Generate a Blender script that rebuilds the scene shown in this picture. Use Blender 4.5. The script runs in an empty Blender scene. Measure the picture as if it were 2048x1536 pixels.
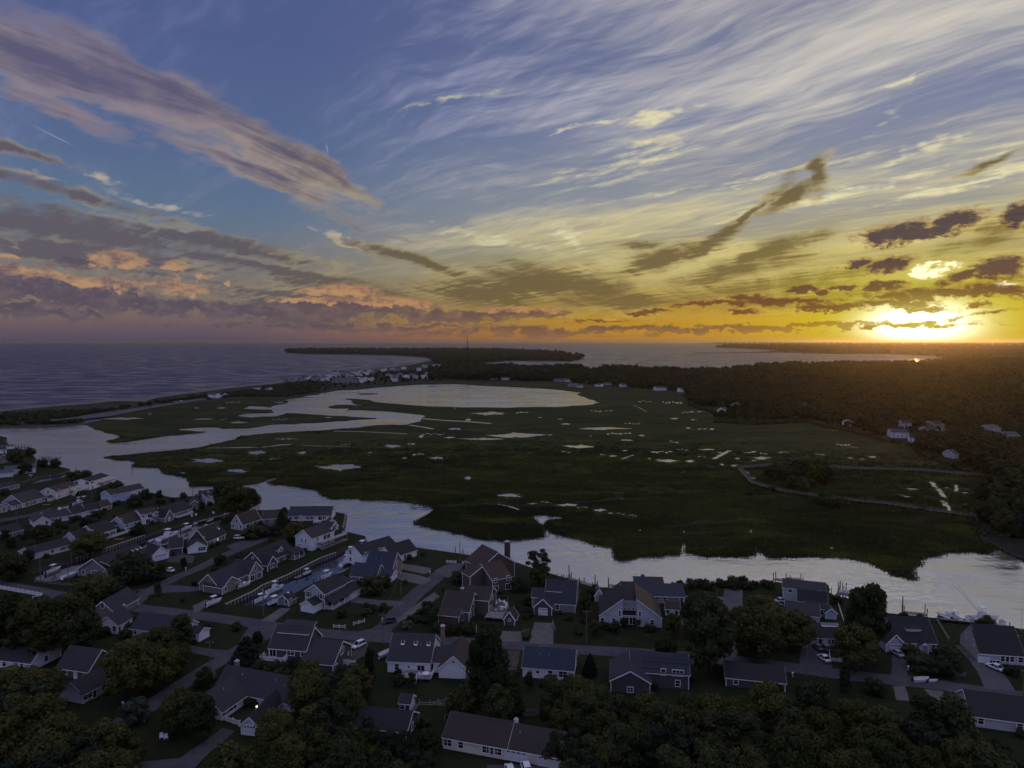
import bpy, bmesh, math, random
import numpy as np
from mathutils import Vector, Matrix
from mathutils.geometry import delaunay_2d_cdt
random.seed(7)
rng = np.random.default_rng(11)
SC = bpy.context.scene
COL = SC.collection

# ---------------------------------------------------------------- camera
CAM_H = 88.0
LENS = 25.0
FPX = LENS / 36.0 * 2048.0
PITCH = math.atan((768 - 682.5) / FPX)
cam_data = bpy.data.cameras.new('camera')
cam_data.lens = LENS
cam_data.sensor_width = 36.0
cam_data.clip_start = 0.5
cam_data.clip_end = 200000
cam = bpy.data.objects.new('camera', cam_data)
cam.location = (0, 0, CAM_H)
cam.rotation_euler = (math.pi / 2 - PITCH, 0, 0)
COL.objects.link(cam)
SC.camera = cam
SC.view_settings.view_transform = 'Standard'
SC.view_settings.look = 'None'
SC.view_settings.exposure = 0.0
SC.view_settings.gamma = 1.0
SC.cycles.max_bounces = 4
SC.cycles.diffuse_bounces = 1
SC.cycles.glossy_bounces = 2
SC.cycles.transparent_max_bounces = 8
SC.cycles.transmission_bounces = 2
SC.cycles.volume_bounces = 0
SC.cycles.use_denoising = True
SC.cycles.caustics_reflective = False
SC.cycles.caustics_refractive = False
SC.cycles.use_adaptive_sampling = True
SC.cycles.adaptive_threshold = 0.012
SC.cycles.adaptive_min_samples = 6

def pixdir(px, py):
    """world direction of a point of the 2048 x 1536 photograph"""
    x = (px - 1024) / FPX
    u = (768 - py) / FPX
    c, s = math.cos(PITCH), math.sin(PITCH)
    return Vector((x, c + s * u, -s + c * u))

def at(px, py, z=0.0):
    d = pixdir(px, py)
    t = (z - CAM_H) / d.z
    return Vector((d.x * t, d.y * t, z))

def lin(r, g, b):
    f = lambda v: (v / 255 / 12.92) if v <= 10 else ((v / 255 + 0.055) / 1.055) ** 2.4
    return (f(r), f(g), f(b), 1.0)
# ---------------------------------------------------------------- node expression helper
class G:
    """builds node graphs from expressions"""
    def __init__(self, nt):
        self.nt = nt
    def put(self, sock, v):
        if isinstance(v, E):
            self.nt.links.new(v.s, sock)
        elif isinstance(v, (tuple, list)):
            n = len(sock.default_value)
            sock.default_value = tuple(v)[:n] if len(v) >= n else tuple(v) + (1.0,) * (n - len(v))
        else:
            try:
                sock.default_value = v
            except TypeError:
                sock.default_value = (v, v, v, 1.0)[:len(sock.default_value)]
    def m(self, op, a, b=None, c=None, clamp=False):
        n = self.nt.nodes.new('ShaderNodeMath'); n.operation = op; n.use_clamp = clamp
        self.put(n.inputs[0], a)
        if b is not None: self.put(n.inputs[1], b)
        if c is not None: self.put(n.inputs[2], c)
        return E(self, n.outputs[0])
    def v(self, op, a, b=None, c=None, out=0):
        n = self.nt.nodes.new('ShaderNodeVectorMath'); n.operation = op
        self.put(n.inputs[0], a)
        if b is not None: self.put(n.inputs[1], b)
        if c is not None: self.put(n.inputs[2], c)
        return E(self, n.outputs[out])
    def sep(self, a):
        n = self.nt.nodes.new('ShaderNodeSeparateXYZ'); self.put(n.inputs[0], a)
        return [E(self, n.outputs[i]) for i in range(3)]
    def xyz(self, x, y, z=0.0):
        n = self.nt.nodes.new('ShaderNodeCombineXYZ')
        for i, q in enumerate((x, y, z)): self.put(n.inputs[i], q)
        return E(self, n.outputs[0])
    def noise(self, vec, scale=1.0, detail=3.0, rough=0.55, dist=0.0, typ='FBM', dim='3D'):
        n = self.nt.nodes.new('ShaderNodeTexNoise'); n.noise_type = typ
        n.noise_dimensions = dim
        self.put(n.inputs['Vector'], vec); n.inputs['Scale'].default_value = scale
        n.inputs['Detail'].default_value = detail; n.inputs['Roughness'].default_value = rough
        n.inputs['Distortion'].default_value = dist
        return E(self, n.outputs[0])
    def voro(self, vec, scale=1.0, feature='F1', out='Distance', rand=1.0):
        n = self.nt.nodes.new('ShaderNodeTexVoronoi'); n.feature = feature
        self.put(n.inputs['Vector'], vec); n.inputs['Scale'].default_value = scale
        n.inputs['Randomness'].default_value = rand
        return E(self, n.outputs[out])
    def step(self, x, a, b, lo=0.0, hi=1.0, kind='SMOOTHSTEP'):
        n = self.nt.nodes.new('ShaderNodeMapRange'); n.interpolation_type = kind; n.clamp = True
        self.put(n.inputs['Value'], x)
        n.inputs['From Min'].default_value = a; n.inputs['From Max'].default_value = b
        self.put(n.inputs['To Min'], lo); self.put(n.inputs['To Max'], hi)
        return E(self, n.outputs[0])
    def mix(self, f, a, b, blend='MIX'):
        n = self.nt.nodes.new('ShaderNodeMix'); n.data_type = 'RGBA'; n.blend_type = blend
        n.clamp_factor = True
        self.put(n.inputs[0], f); self.put(n.inputs[6], a); self.put(n.inputs[7], b)
        return E(self, n.outputs[2])
    def ramp(self, f, stops, interp='LINEAR'):
        n = self.nt.nodes.new('ShaderNodeValToRGB'); cr = n.color_ramp; cr.interpolation = interp
        self.put(n.inputs[0], f)
        while len(cr.elements) < len(stops): cr.elements.new(0.5)
        for e, (p, c) in zip(cr.elements, stops):
            e.position = p; e.color = c if len(c) == 4 else tuple(c) + (1,)
        return E(self, n.outputs[0])
    def mapping(self, vec, loc=(0, 0, 0), rot=(0, 0, 0), scale=(1, 1, 1), typ='POINT'):
        n = self.nt.nodes.new('ShaderNodeMapping'); n.vector_type = typ
        self.put(n.inputs[0], vec)
        if typ == 'TEXTURE' or typ == 'POINT':
            n.inputs[1].default_value = loc
        n.inputs['Rotation'].default_value = rot; n.inputs['Scale'].default_value = scale
        return E(self, n.outputs[0])
class E:
    def __init__(self, g, s): self.g, self.s = g, s
    def __add__(self, o): return self.g.m('ADD', self, o)
    __radd__ = __add__
    def __sub__(self, o): return self.g.m('SUBTRACT', self, o)
    def __rsub__(self, o): return self.g.m('SUBTRACT', o, self)
    def __mul__(self, o): return self.g.m('MULTIPLY', self, o)
    __rmul__ = __mul__
    def __truediv__(self, o): return self.g.m('DIVIDE', self, o)
    def max(self, o): return self.g.m('MAXIMUM', self, o)
    def min(self, o): return self.g.m('MINIMUM', self, o)
    def sq(self): return self.g.m('MULTIPLY', self, self)
    def sat(self): return self.g.m('ADD', self, 0.0, clamp=True)

# ---------------------------------------------------------------- sky
SUN_PX = (1838, 652)
sd = pixdir(*SUN_PX).normalized()
SUN_AZ = math.atan2(sd.x, sd.y)
SUN_EL = math.asin(sd.z)

def skypos(px, py):
    d = pixdir(px, py)
    return math.atan2(d.x, d.y), d.z / math.hypot(d.x, d.y)

world = bpy.data.worlds.new('World')
SC.world = world
world.use_nodes = True
wt = world.node_tree
wt.nodes.clear()
g = G(wt)
tc = wt.nodes.new('ShaderNodeTexCoord')
D = E(g, tc.outputs['Generated'])
dx, dy, dz = g.sep(D)
az = g.m('ARCTAN2', dx, dy)
hyp = g.m('SQRT', dx.sq() + dy.sq() + 1e-6)
te = (dz / hyp).max(0.0)
P = g.xyz(az, te, 1.0)

cosang = g.v('DOT_PRODUCT', D, tuple(sd), out=1)
# horizontal closeness to the sun, wrap-safe
caz = g.v('DOT_PRODUCT', D, (math.sin(SUN_AZ), math.cos(SUN_AZ), 0.0), out=1) / hyp

# clear air: physical sky, graded by altitude and by the distance from the sun
nish = wt.nodes.new('ShaderNodeTexSky')
nish.sky_type = 'NISHITA'; nish.sun_disc = False
nish.sun_elevation = SUN_EL; nish.sun_rotation = SUN_AZ
nish.altitude = 90; nish.air_density = 1.0; nish.dust_density = 2.5; nish.ozone_density = 2.0
NI = E(g, nish.outputs[0])
away = g.ramp(te * 1.25, [(0.0, lin(84, 76, 102)), (0.022, lin(112, 93, 98)), (0.06, lin(132, 116, 104)), (0.125, lin(120, 120, 122)),
                          (0.20, lin(98, 118, 144)), (0.30, lin(88, 108, 146)), (0.48, lin(82, 96, 144)), (0.80, lin(80, 94, 142))])
sunw = g.ramp(te * 1.25, [(0.0, lin(172, 104, 24)), (0.03, lin(176, 130, 26)), (0.07, lin(160, 134, 56)), (0.14, lin(164, 154, 112)),
                          (0.23, lin(150, 154, 158)), (0.36, lin(124, 134, 164)), (0.56, lin(100, 110, 148)), (0.85, lin(80, 94, 142))])
side = g.step(caz + g.step(te, 0.0, 0.35, 0.0, -0.06), 0.60, 0.985)
base = g.mix(side, away, sunw)
base = g.mix(0.08, base, g.mix(1.0, NI, (0.055, 0.055, 0.06, 1), 'MULTIPLY'))

# --- cloud noises, all in azimuth / altitude or on a flat layer overhead
def pn(sx, sy, detail, rough=0.6, off=0.0, warp=None):
    v = g.v('MULTIPLY_ADD', P if warp is None else warp, (sx, sy, 0.0), (off, off * 0.7, 0.0))
    return g.noise(v, 1.0, detail, rough, dim='2D')
puffb = pn(12.0, 26.0, 3.0, 0.55, 3.3)
edge = pn(9.0, 24.0, 5.0, 0.66, 7.1)
puff = pn(34.0, 60.0, 6.0, 0.68, 1.9)
tiny = pn(85.0, 170.0, 4.0, 0.65, 4.6)
w1 = g.xyz((puffb - 0.5) * 0.14, (edge - 0.5) * 0.03, 0.0)
w2 = g.xyz((puff - 0.5) * 0.09 + (puffb - 0.5) * 0.07, (puff - 0.5) * 0.030 + (edge - 0.5) * 0.022, 0.0)
PW = g.v('ADD', P, w1)
PS = g.v('MULTIPLY_ADD', w1, (0.35, 0.5, 0.0), P)
PC = g.v('ADD', P, w2)
PD = g.v('MULTIPLY_ADD', w2, (0.45, 0.7, 0.0), P)

inv = g.m('DIVIDE', 1.0, te + 0.075)
U = (dx / hyp) * inv
V = (dy / hyp) * inv
UV = g.xyz(U, V, 0.0)
warp = g.noise(UV, 0.8, 3.0, 0.55, dim='2D') - 0.5
def streaks(az_deg, along, across, detail, rough, off, w=0.5):
    a = math.radians(az_deg)
    al = g.v('DOT_PRODUCT', UV, (math.sin(a), math.cos(a), 0), out=1)
    ac = g.v('DOT_PRODUCT', UV, (math.cos(a), -math.sin(a), 0), out=1)
    return g.noise(g.xyz(al * along + off, ac * across + warp * w + off * 1.7, 0.0), 1.0, detail, rough, dim='2D')
c1 = streaks(-50, 0.42, 1.5, 5, 0.6, 3.1, 1.6)
fine = streaks(-46, 1.5, 9.0, 4, 0.68, 2.2, 3.5)
bandtex = streaks(24, 0.6, 5.0, 5, 0.62, 6.3, 1.8)
ripple = streaks(64, 14.0, 1.6, 2, 0.5, 1.7, 6.0)
def field(blobs, P):
    """1 in the middle of the nearest blob, 0 at its rim, negative outside.
    a blob is an ellipse in azimuth / altitude: centre, radii in photo pixels, clockwise fall in degrees, weight"""
    r = None
    for b in blobs:
        px, py, rx, ry, rot = b[:5]
        w = b[5] if len(b) > 5 else 1.0
        a0, t0 = skypos(px, py)
        sx = rx / FPX * math.cos(a0) ** 2
        sy = ry / FPX * math.cos(a0)
        c, n = math.cos(math.radians(rot)), -math.sin(math.radians(rot))
        va, vb = (c / sx, n / sx), (-n / sy, c / sy)
        p = g.v('DOT_PRODUCT', P, (va[0], va[1], -(va[0] * a0 + va[1] * t0)), out=1)
        q = g.v('DOT_PRODUCT', P, (vb[0], vb[1], -(vb[0] * a0 + vb[1] * t0)), out=1)
        d = g.m('MULTIPLY_ADD', q, q, g.m('MULTIPLY_ADD', p, p, 1.0 - w))
        r = d if r is None else g.m('MINIMUM', d, r)
    return 1.0 - g.m('SQRT', r)

# --- high cirrus; thin to the left, a bright veil on the sun's side, brightened out of view overhead to light walls and ground
right_fill_w = g.step(az, -0.45, 0.35).max(g.step(dy / hyp, 0.30, -0.25))   # unseen veil added behind the camera to light the walls facing it
over = g.step(te, 0.75, 1.3)  # out-of-view veil overhead, thickened as extra light for walls and ground
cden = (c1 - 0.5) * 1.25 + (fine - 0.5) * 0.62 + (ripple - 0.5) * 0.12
veil = g.step(cden + right_fill_w.max(over) * 0.34 + over * 0.40 + g.step(te, 0.08, 0.24, 0.12, 0.0), 0.02, 0.68) * g.step(te, 0.04, 0.13, 0.12, 1.0)
veil = veil * g.step(right_fill_w.max(over), 0.0, 0.55, 0.30, 1.0)
cir_col = g.mix(side, lin(180, 182, 226), lin(214, 206, 190))  # away-side veil made brighter and bluer to lift the white walls
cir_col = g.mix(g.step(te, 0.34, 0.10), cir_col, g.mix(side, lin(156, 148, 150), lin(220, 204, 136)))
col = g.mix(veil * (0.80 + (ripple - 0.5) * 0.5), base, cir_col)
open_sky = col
wsp = field([(1150, 255, 160, 7, -9), (1300, 235, 60, 14, -16), (1345, 283, 70, 18, -14, .9), (1250, 330, 240, 50, -14, .65), (1700, 385, 480, 15, -10, .9), (1500, 355, 400, 10, -7, .85),
             (1960, 362, 300, 15, -12), (1745, 245, 62, 22, -42, .85), (1840, 290, 130, 20, -28, .85), (1845, 160, 60, 12, -32, .8), (1160, 475, 50, 40, -60, .8), (960, 475, 200, 16, 12, .7),
             (730, 488, 110, 9, 17), (890, 200, 150, 9, -13, .75), (320, 410, 120, 10, 12, .8), (220, 360, 40, 12, 15, .8), (60, 350, 130, 9, 10, .8)], PW)
wm = g.step(wsp + (fine - 0.5) * 1.7 + (ripple - 0.5) * 1.0 + (tiny - 0.5) * 0.7 + (c1 - 0.5) * 0.8 - 0.05, -0.05, 1.1) * g.step(wsp, -0.35, 0.35)
col = g.mix(wm * 0.95, col, g.mix(side, lin(176, 166, 150), lin(232, 222, 178)))

# --- the broad grey-violet band of altocumulus
big = field([(300, 190, 330, 72, 26), (560, 318, 230, 54, 24), (60, 110, 260, 62, 22), (110, 200, 200, 40, 27, .9), (700, 368, 90, 26, 28, .95), (480, 330, 330, 40, 22, .85)], PW)
bden = big + (edge - 0.5) * 0.7 + (bandtex - 0.5) * 1.1 + (ripple - 0.5) * 0.16
bm = g.step(bden, -0.10, 0.55)
bshade = g.step((bandtex - 0.5) * 2.6 + (edge - 0.5) * 0.9 + big * 0.30 + (ripple - 0.5) * 0.35, -0.22, 0.75)
bcol = g.mix(bshade, g.mix(g.step(az, -0.5, -0.2), lin(140, 128, 138), lin(166, 152, 130)), g.mix(g.step(az, -0.5, -0.15), lin(92, 88, 116), lin(98, 88, 98)))
col = g.mix(bm * 0.94, col, bcol)

# --- low grey sheets
sheet = field([(120, 455, 420, 44, 5), (430, 485, 240, 22, 9), (560, 540, 330, 13, 9), (200, 512, 330, 40, 6, .95), (120, 380, 320, 18, 12, .85), (40, 300, 120, 12, 16, .8),
               (840, 522, 150, 15, 15), (700, 575, 190, 24, 9, .9), (1070, 560, 180, 46, 2), (1180, 575, 130, 30, 8), (970, 590, 200, 34, 4, .9), (1250, 600, 260, 30, 0, .8), (560, 590, 400, 30, 4, .7),
               (1330, 515, 120, 24, -16), (1440, 472, 100, 17, -24), (1540, 500, 140, 24, -14), (1480, 538, 170, 26, -12, .95), (1280, 490, 60, 12, 0, .85), (1390, 505, 60, 14, -30, .9),
               (1700, 592, 420, 24, -4, .9), (1960, 475, 130, 40, -22, .8), (1540, 572, 300, 24, -6, .85), (1990, 324, 80, 8, -18, .85), (1700, 545, 160, 16, -8, .8),
               (1585, 392, 80, 22, -34), (1634, 345, 24, 44, 6, .95), (1500, 436, 70, 10, -38, .95), (1560, 380, 60, 26, -40, .7)], PS)
sden = sheet + (edge - 0.5) * 1.15 + (bandtex - 0.5) * 0.9 + (fine - 0.5) * 1.1 + (ripple - 0.5) * 0.5
sm = g.step(sden, -0.25, 0.62)
shc = g.mix(side, g.mix(g.step(az, -0.45, -0.05), lin(94, 88, 98), lin(98, 89, 74)), lin(108, 92, 60))
shc = g.mix(g.step(sden, 0.65, 0.0) * g.step(edge, 0.35, 0.7), shc, g.mix(side, lin(170, 156, 122), lin(214, 190, 110)))
col = g.mix(sm * 0.94, col, shc)

# --- sun glow in the hazy air
gx, gy = (az - SUN_AZ), (te - math.tan(SUN_EL))
gl2 = gx.sq() * 1.0 + gy.sq() * 4.2
glow_w = g.m('EXPONENT', gl2 * -26.0)
glow_n = g.m('EXPONENT', gl2 * -62.0)
core = g.m('EXPONENT', gl2 * -460.0)
lowband = g.m('EXPONENT', te.sq() * -260.0) * g.m('EXPONENT', gx.sq() * -5.0)
def addc(c, f, rgb):
    return g.mix(f, c, rgb, 'ADD')
col = addc(col, lowband * 0.5, (0.26, 0.12, 0.0, 1))
col = addc(col, glow_w, (0.16, 0.12, 0.0, 1))
col = g.mix(glow_n * 0.85, col, (0.56, 0.58, 0.01, 1))
col = g.mix(1.0, col, g.mix(core, (0, 0, 0, 1), (3.0, 3.0, 2.7, 1)), 'ADD')
gap = g.step(field([(1886, 540, 48, 18, -8), (2010, 566, 60, 6, -6, .9), (1760, 612, 70, 5, 4, .9)], PC) + (puff - 0.5) * 1.2 + (tiny - 0.5) * 1.0, 0.05, 0.6)
col = g.mix(gap, col, (1.3, 1.2, 0.7, 1))

# --- cumulus and low stratus in front of everything
def cum(blobs, k=0.62, lo=0.0, hi=0.28, Q=None):
    f = field(blobs, Q or PC) + (puff - 0.5) * (2 * k) + (edge - 0.5) * 0.6 + (tiny - 0.5) * 0.7
    return g.step(f, lo, hi), f
strat_b = [(140, 592, 330, 28, 4), (330, 612, 260, 20, 2), (40, 622, 220, 15, 4), (560, 628, 200, 24, 2), (700, 612, 180, 20, 3), (900, 634, 150, 15, 2), (1010, 630, 130, 10, -2),
           (90, 562, 170, 22, 6), (690, 590, 80, 14, 2), (200, 524, 100, 11, 4, .95), (1150, 662, 420, 8, -1), (1560, 656, 380, 8, -1.2), (700, 655, 500, 7, 0, .8)]
s_m, s_f = cum(strat_b, 0.42, -0.12, 0.42)
scol = g.mix(g.step(az, -0.5, 0.25), lin(84, 76, 92), lin(110, 82, 64))
scol = g.mix(g.step(az, 0.2, 0.5), scol, lin(168, 120, 24))
scol = g.mix(g.step(puff, 0.42, 0.66) * 0.55, scol, g.mix(g.step(az, -0.4, 0.2), lin(118, 102, 104), lin(156, 112, 72)))
col = g.mix(s_m * g.step(az, 0.25, 0.6, 0.92, 0.7), col, scol)
heap_b = [(235, 519, 66, 22, 0), (352, 530, 34, 12, 2), (60, 548, 150, 17, 5), (220, 568, 110, 13, 3), (345, 575, 85, 14, 4), (345, 556, 18, 9, 0), (402, 553, 17, 9, 0), (450, 565, 10, 7, 0),
          (690, 582, 90, 16, 0), (800, 604, 110, 11, 6), (680, 602, 120, 7, 3), (1010, 620, 75, 8, -4), (20, 508, 20, 8, 0, .9), (590, 596, 26, 6, 0, .9), (1090, 621, 26, 7, 0)]
h_m, h_f = cum(heap_b, 0.26, -0.06, 0.42, PD)
hlit = g.step(puff + (edge - 0.5) * 0.5, 0.26, 0.62)
hcol = g.mix(hlit, g.mix(g.step(az, -0.5, 0.0), lin(112, 94, 100), lin(116, 88, 78)), g.mix(g.step(az, -0.5, 0.1), lin(180, 142, 108), lin(188, 138, 90)))
col = g.mix(h_m * 0.94, col, hcol)
dark_b = [(1790, 468, 85, 26, -12), (1900, 444, 80, 25, -14), (1850, 465, 130, 16, -14), (1780, 530, 75, 19, -4), (1715, 528, 40, 12, 0), (2000, 535, 80, 28, -8), (1930, 552, 60, 12, -20), (1890, 588, 200, 15, 2), (1990, 580, 110, 17, 3), (1770, 572, 70, 13, 0),
          (2040, 425, 50, 22, -25), (1440, 608, 110, 8, 0), (1560, 603, 140, 9, 0), (1670, 612, 90, 8, 2), (1490, 622, 40, 6, 0), (1300, 622, 60, 6, 0), (1500, 594, 60, 8, 0, .95), (1610, 575, 30, 9, 0, .95), (1680, 575, 40, 10, 0, .95), (1640, 580, 16, 8, 0, .95),
          (1780, 606, 110, 11, 2), (1830, 618, 90, 7, 2), (1205, 640, 80, 3, 0, .9), (1820, 652, 130, 6, -1), (1860, 647, 35, 7, -8), (1960, 628, 80, 6, -10, .8), (1950, 610, 30, 8, 0, .9)]
d_m, d_f = cum(dark_b, 0.58, -0.16, 0.50, PD)
dcol = g.mix(g.step(d_f + (tiny - 0.5) * 0.6, -0.05, 0.55), lin(176, 132, 58), g.mix(g.step(te, 0.03, 0.12), lin(116, 76, 40), lin(78, 64, 68)))
dcol = addc(dcol, g.m('EXPONENT', gl2 * -230.0), (0.30, 0.30, 0.0, 1))
col = g.mix(d_m * 0.95, col, dcol)
tr = field([(108, 272, 56, 2.2, 24), (654, 297, 2.6, 13, -12)], P)
col = g.mix(g.step(tr, 0.0, 0.8) * 0.32, col, lin(184, 176, 186))
# haze right above the horizon
col = g.mix(g.m('EXPONENT', te * -90.0) * 0.45, col, g.mix(g.step(az, 0.0, 0.5), g.mix(g.step(az, -0.45, 0.15), lin(90, 82, 98), lin(164, 112, 70)), lin(200, 176, 20)))
# the low clouds all lie within this part of the sky; elsewhere only the open sky with its cirrus and the added veil is worked out
inside = g.m('LESS_THAN', g.m('ABSOLUTE', az), 1.25) * g.m('LESS_THAN', te, 0.72)
def background(c):
    n = wt.nodes.new('ShaderNodeBackground'); g.put(n.inputs[0], c); n.inputs[1].default_value = 1.0
    return n
mx = wt.nodes.new('ShaderNodeMixShader')
g.put(mx.inputs[0], inside)
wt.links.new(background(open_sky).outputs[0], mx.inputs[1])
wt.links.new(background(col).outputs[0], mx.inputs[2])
wo = wt.nodes.new('ShaderNodeOutputWorld')
wt.links.new(mx.outputs[0], wo.inputs[0])
world.cycles.sampling_method = 'MANUAL'
world.cycles.sample_map_resolution = 512

# ---------------------------------------------------------------- the setting sun
sun_l = bpy.data.lights.new('sun', 'SUN')
sun_l.energy = 0.17
sun_l.angle = math.radians(0.6)
sun_l.color = (1.0, 0.46, 0.10)
sun_o = bpy.data.objects.new('sun', sun_l)
sun_o.rotation_euler = (-sd).to_track_quat('-Z', 'Y').to_euler()
sun_o.location = (0, 0, 300)
COL.objects.link(sun_o)
# ---------------------------------------------------------------- materials
MAT = {}
def new_mat(name):
    m = bpy.data.materials.new(name); m.use_nodes = True
    nt = m.node_tree; b = nt.nodes['Principled BSDF']
    MAT[name] = m
    return m, G(nt), b
def simple(name, c, rough=0.8, var=0.25, scale=1.2, spec=0.3, metal=0.0, emit=None, es=0.0, bump=0.0, coords='Object'):
    """plain material with mottled wear"""
    m, g, b = new_mat(name)
    c = tuple(c)[:3]
    if var:
        t = g.nt.nodes.new('ShaderNodeTexCoord')
        n = g.noise(E(g, t.outputs[coords]), scale, 3, 0.6)
        g.put(b.inputs['Base Color'], g.mix(g.step(n, 0.3, 0.72), tuple(x * (1 - var) for x in c), tuple(min(1, x * (1 + var)) for x in c)))
        if bump:
            bn = g.nt.nodes.new('ShaderNodeBump'); bn.inputs['Strength'].default_value = bump; bn.inputs['Distance'].default_value = 0.1
            g.put(bn.inputs['Height'], n); g.nt.links.new(bn.outputs[0], b.inputs['Normal'])
    else:
        b.inputs['Base Color'].default_value = c + (1,)
    b.inputs['Roughness'].default_value = rough
    b.inputs['Specular IOR Level'].default_value = spec
    b.inputs['Metallic'].default_value = metal
    if emit:
        b.inputs['Emission Color'].default_value = tuple(emit) + (1,); b.inputs['Emission Strength'].default_value = es
    return m
def worldpos(g):
    n = g.nt.nodes.new('ShaderNodeNewGeometry')
    return E(g, n.outputs['Position'])

def water_mat(name, base, rough, scale, strength, ior=1.33):
    m, g, b = new_mat(name)
    p = worldpos(g)
    b.inputs['Base Color'].default_value = base + (1,)
    b.inputs['IOR'].default_value = ior
    big = g.noise(g.v('MULTIPLY', p, (0.004, 0.010, 0.0)), 1.0, 3, 0.6)
    slick = g.noise(g.v('MULTIPLY', p, (0.012, 0.03, 0.0)), 1.0, 3, 0.6, 0.6)
    g.put(b.inputs['Roughness'], g.step(slick, 0.35, 0.65, rough * 0.6, rough * 1.5))
    w1 = g.noise(g.v('MULTIPLY', p, (0.22 * scale, 0.30 * scale, 0.0)), 1.0, 3, 0.6)
    w2 = g.noise(g.v('MULTIPLY', p, (0.035 * scale, 0.07 * scale, 0.0)), 1.0, 3, 0.6)
    h = (w1 * 0.35 + w2) * g.step(big + slick * 0.5, 0.5, 0.95, 0.25, 1.25)
    bn = g.nt.nodes.new('ShaderNodeBump'); bn.inputs['Strength'].default_value = strength; bn.inputs['Distance'].default_value = 1.2
    g.put(bn.inputs['Height'], h)
    g.nt.links.new(bn.outputs[0], b.inputs['Normal'])
    return m
water_mat('sea_water', (0.012, 0.012, 0.055), 0.36, 2.2, 0.35, 1.33)
water_mat('calm_water', (0.034, 0.026, 0.028), 0.19, 1.0, 0.7, 9.0)
water_mat('canal_water', (0.016, 0.016, 0.024), 0.08, 1.0, 0.15, 2.0)
water_mat('pond_water', (0.03, 0.027, 0.018), 0.20, 1.2, 0.15, 6.0)

def marsh_tone(g, p):
    """bands and swirls of the different marsh grasses"""
    w = g.noise(g.v('MULTIPLY', p, (0.007, 0.016, 0.0)), 1.0, 4, 0.6, 1.2)
    m = g.noise(g.v('MULTIPLY', p, (0.022, 0.045, 0.0)), 1.0, 4, 0.65, 0.8)
    f = g.noise(g.v('MULTIPLY', p, (0.12, 0.2, 0.0)), 1.0, 3, 0.6)
    c = g.mix(g.step(w, 0.36, 0.62), (0.030, 0.038, 0.013, 1), (0.066, 0.072, 0.021, 1))
    c = g.mix(g.step(m, 0.50, 0.70) * 0.8, c, (0.130, 0.118, 0.030, 1))
    c = g.mix(g.step(m, 0.46, 0.30) * 0.7, c, (0.026, 0.031, 0.013, 1))
    return g.mix(g.step(f, 0.35, 0.7) * 0.5, g.mix(0.3, c, (0, 0, 0, 1)), c)
def ground_mat(name, a, b_, c_, s1, s2, stretch=(1, 1), rough=0.95, bump=0.3):
    m, g, b = new_mat(name)
    p = worldpos(g)
    q = g.v('MULTIPLY', p, (stretch[0], stretch[1], 0.0))
    n1 = g.noise(q, s1, 5, 0.62, 0.6)
    n2 = g.noise(p, s2, 4, 0.65)
    n3 = g.noise(p, s2 * 9, 2, 0.6)
    col = g.mix(g.step(n1, 0.36, 0.62), a, b_)
    col = g.mix(g.step(n2, 0.50, 0.72), col, c_)
    col = g.mix(g.step(n3, 0.3, 0.75) * 0.6, g.mix(0.35, col, (0, 0, 0, 1)), col)
    if name == 'marsh':
        col = g.mix(1.0, marsh_tone(g, p), (0.68, 0.70, 0.46, 1), 'MULTIPLY')
        # narrow muddy creeks and old mowing ditches winding through the grass
        ck = g.m('ABSOLUTE', g.noise(g.v('MULTIPLY', p, (0.006, 0.013, 0.0)), 1.0, 3, 0.5, 0.8) - 0.5)
        col = g.mix(g.step(ck, 0.010, 0.003) * 0.8, col, (0.016, 0.015, 0.010, 1))
        ck = g.m('ABSOLUTE', g.noise(g.v('MULTIPLY', p, (0.0025, 0.011, 0.0)), 1.0, 4, 0.55, 0.4) - 0.47)
        col = g.mix(g.step(ck, 0.008, 0.002) * 0.7, col, (0.014, 0.013, 0.009, 1))
    g.put(b.inputs['Base Color'], col)
    b.inputs['Roughness'].default_value = rough
    b.inputs['Specular IOR Level'].default_value = 0.1
    bn = g.nt.nodes.new('ShaderNodeBump'); bn.inputs['Strength'].default_value = bump; bn.inputs['Distance'].default_value = 0.5
    g.put(bn.inputs['Height'], n3 + n2)
    g.nt.links.new(bn.outputs[0], b.inputs['Normal'])
    return m
ground_mat('marsh', (0.042, 0.048, 0.016), (0.074, 0.072, 0.022), (0.028, 0.032, 0.014), 0.02, 0.05, (0.35, 1.0))
ground_mat('lawn', (0.019, 0.030, 0.010), (0.029, 0.037, 0.013), (0.040, 0.038, 0.018), 0.05, 0.16)
ground_mat('soil', (0.030, 0.028, 0.018), (0.042, 0.038, 0.022), (0.024, 0.026, 0.016), 0.03, 0.12)
ground_mat('dune', (0.045, 0.044, 0.026), (0.070, 0.064, 0.040), (0.030, 0.034, 0.020), 0.03, 0.08)
ground_mat('sand', (0.20, 0.18, 0.16), (0.26, 0.23, 0.20), (0.17, 0.15, 0.13), 0.03, 0.2)
ground_mat('asphalt', (0.092, 0.090, 0.104), (0.115, 0.112, 0.126), (0.080, 0.078, 0.090), 0.10, 0.35, rough=0.85, bump=0.1)
ground_mat('old_asphalt', (0.125, 0.122, 0.134), (0.150, 0.146, 0.154), (0.105, 0.102, 0.112), 0.12, 0.4, rough=0.85, bump=0.1)
ground_mat('shell_gravel', (0.17, 0.16, 0.155), (0.21, 0.195, 0.185), (0.13, 0.12, 0.115), 0.2, 0.6)
ground_mat('mud', (0.10, 0.085, 0.075), (0.13, 0.11, 0.095), (0.08, 0.07, 0.06), 0.1, 0.4)
ground_mat('wet_mud', (0.030, 0.026, 0.020), (0.042, 0.036, 0.026), (0.024, 0.022, 0.016), 0.1, 0.4)
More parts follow.
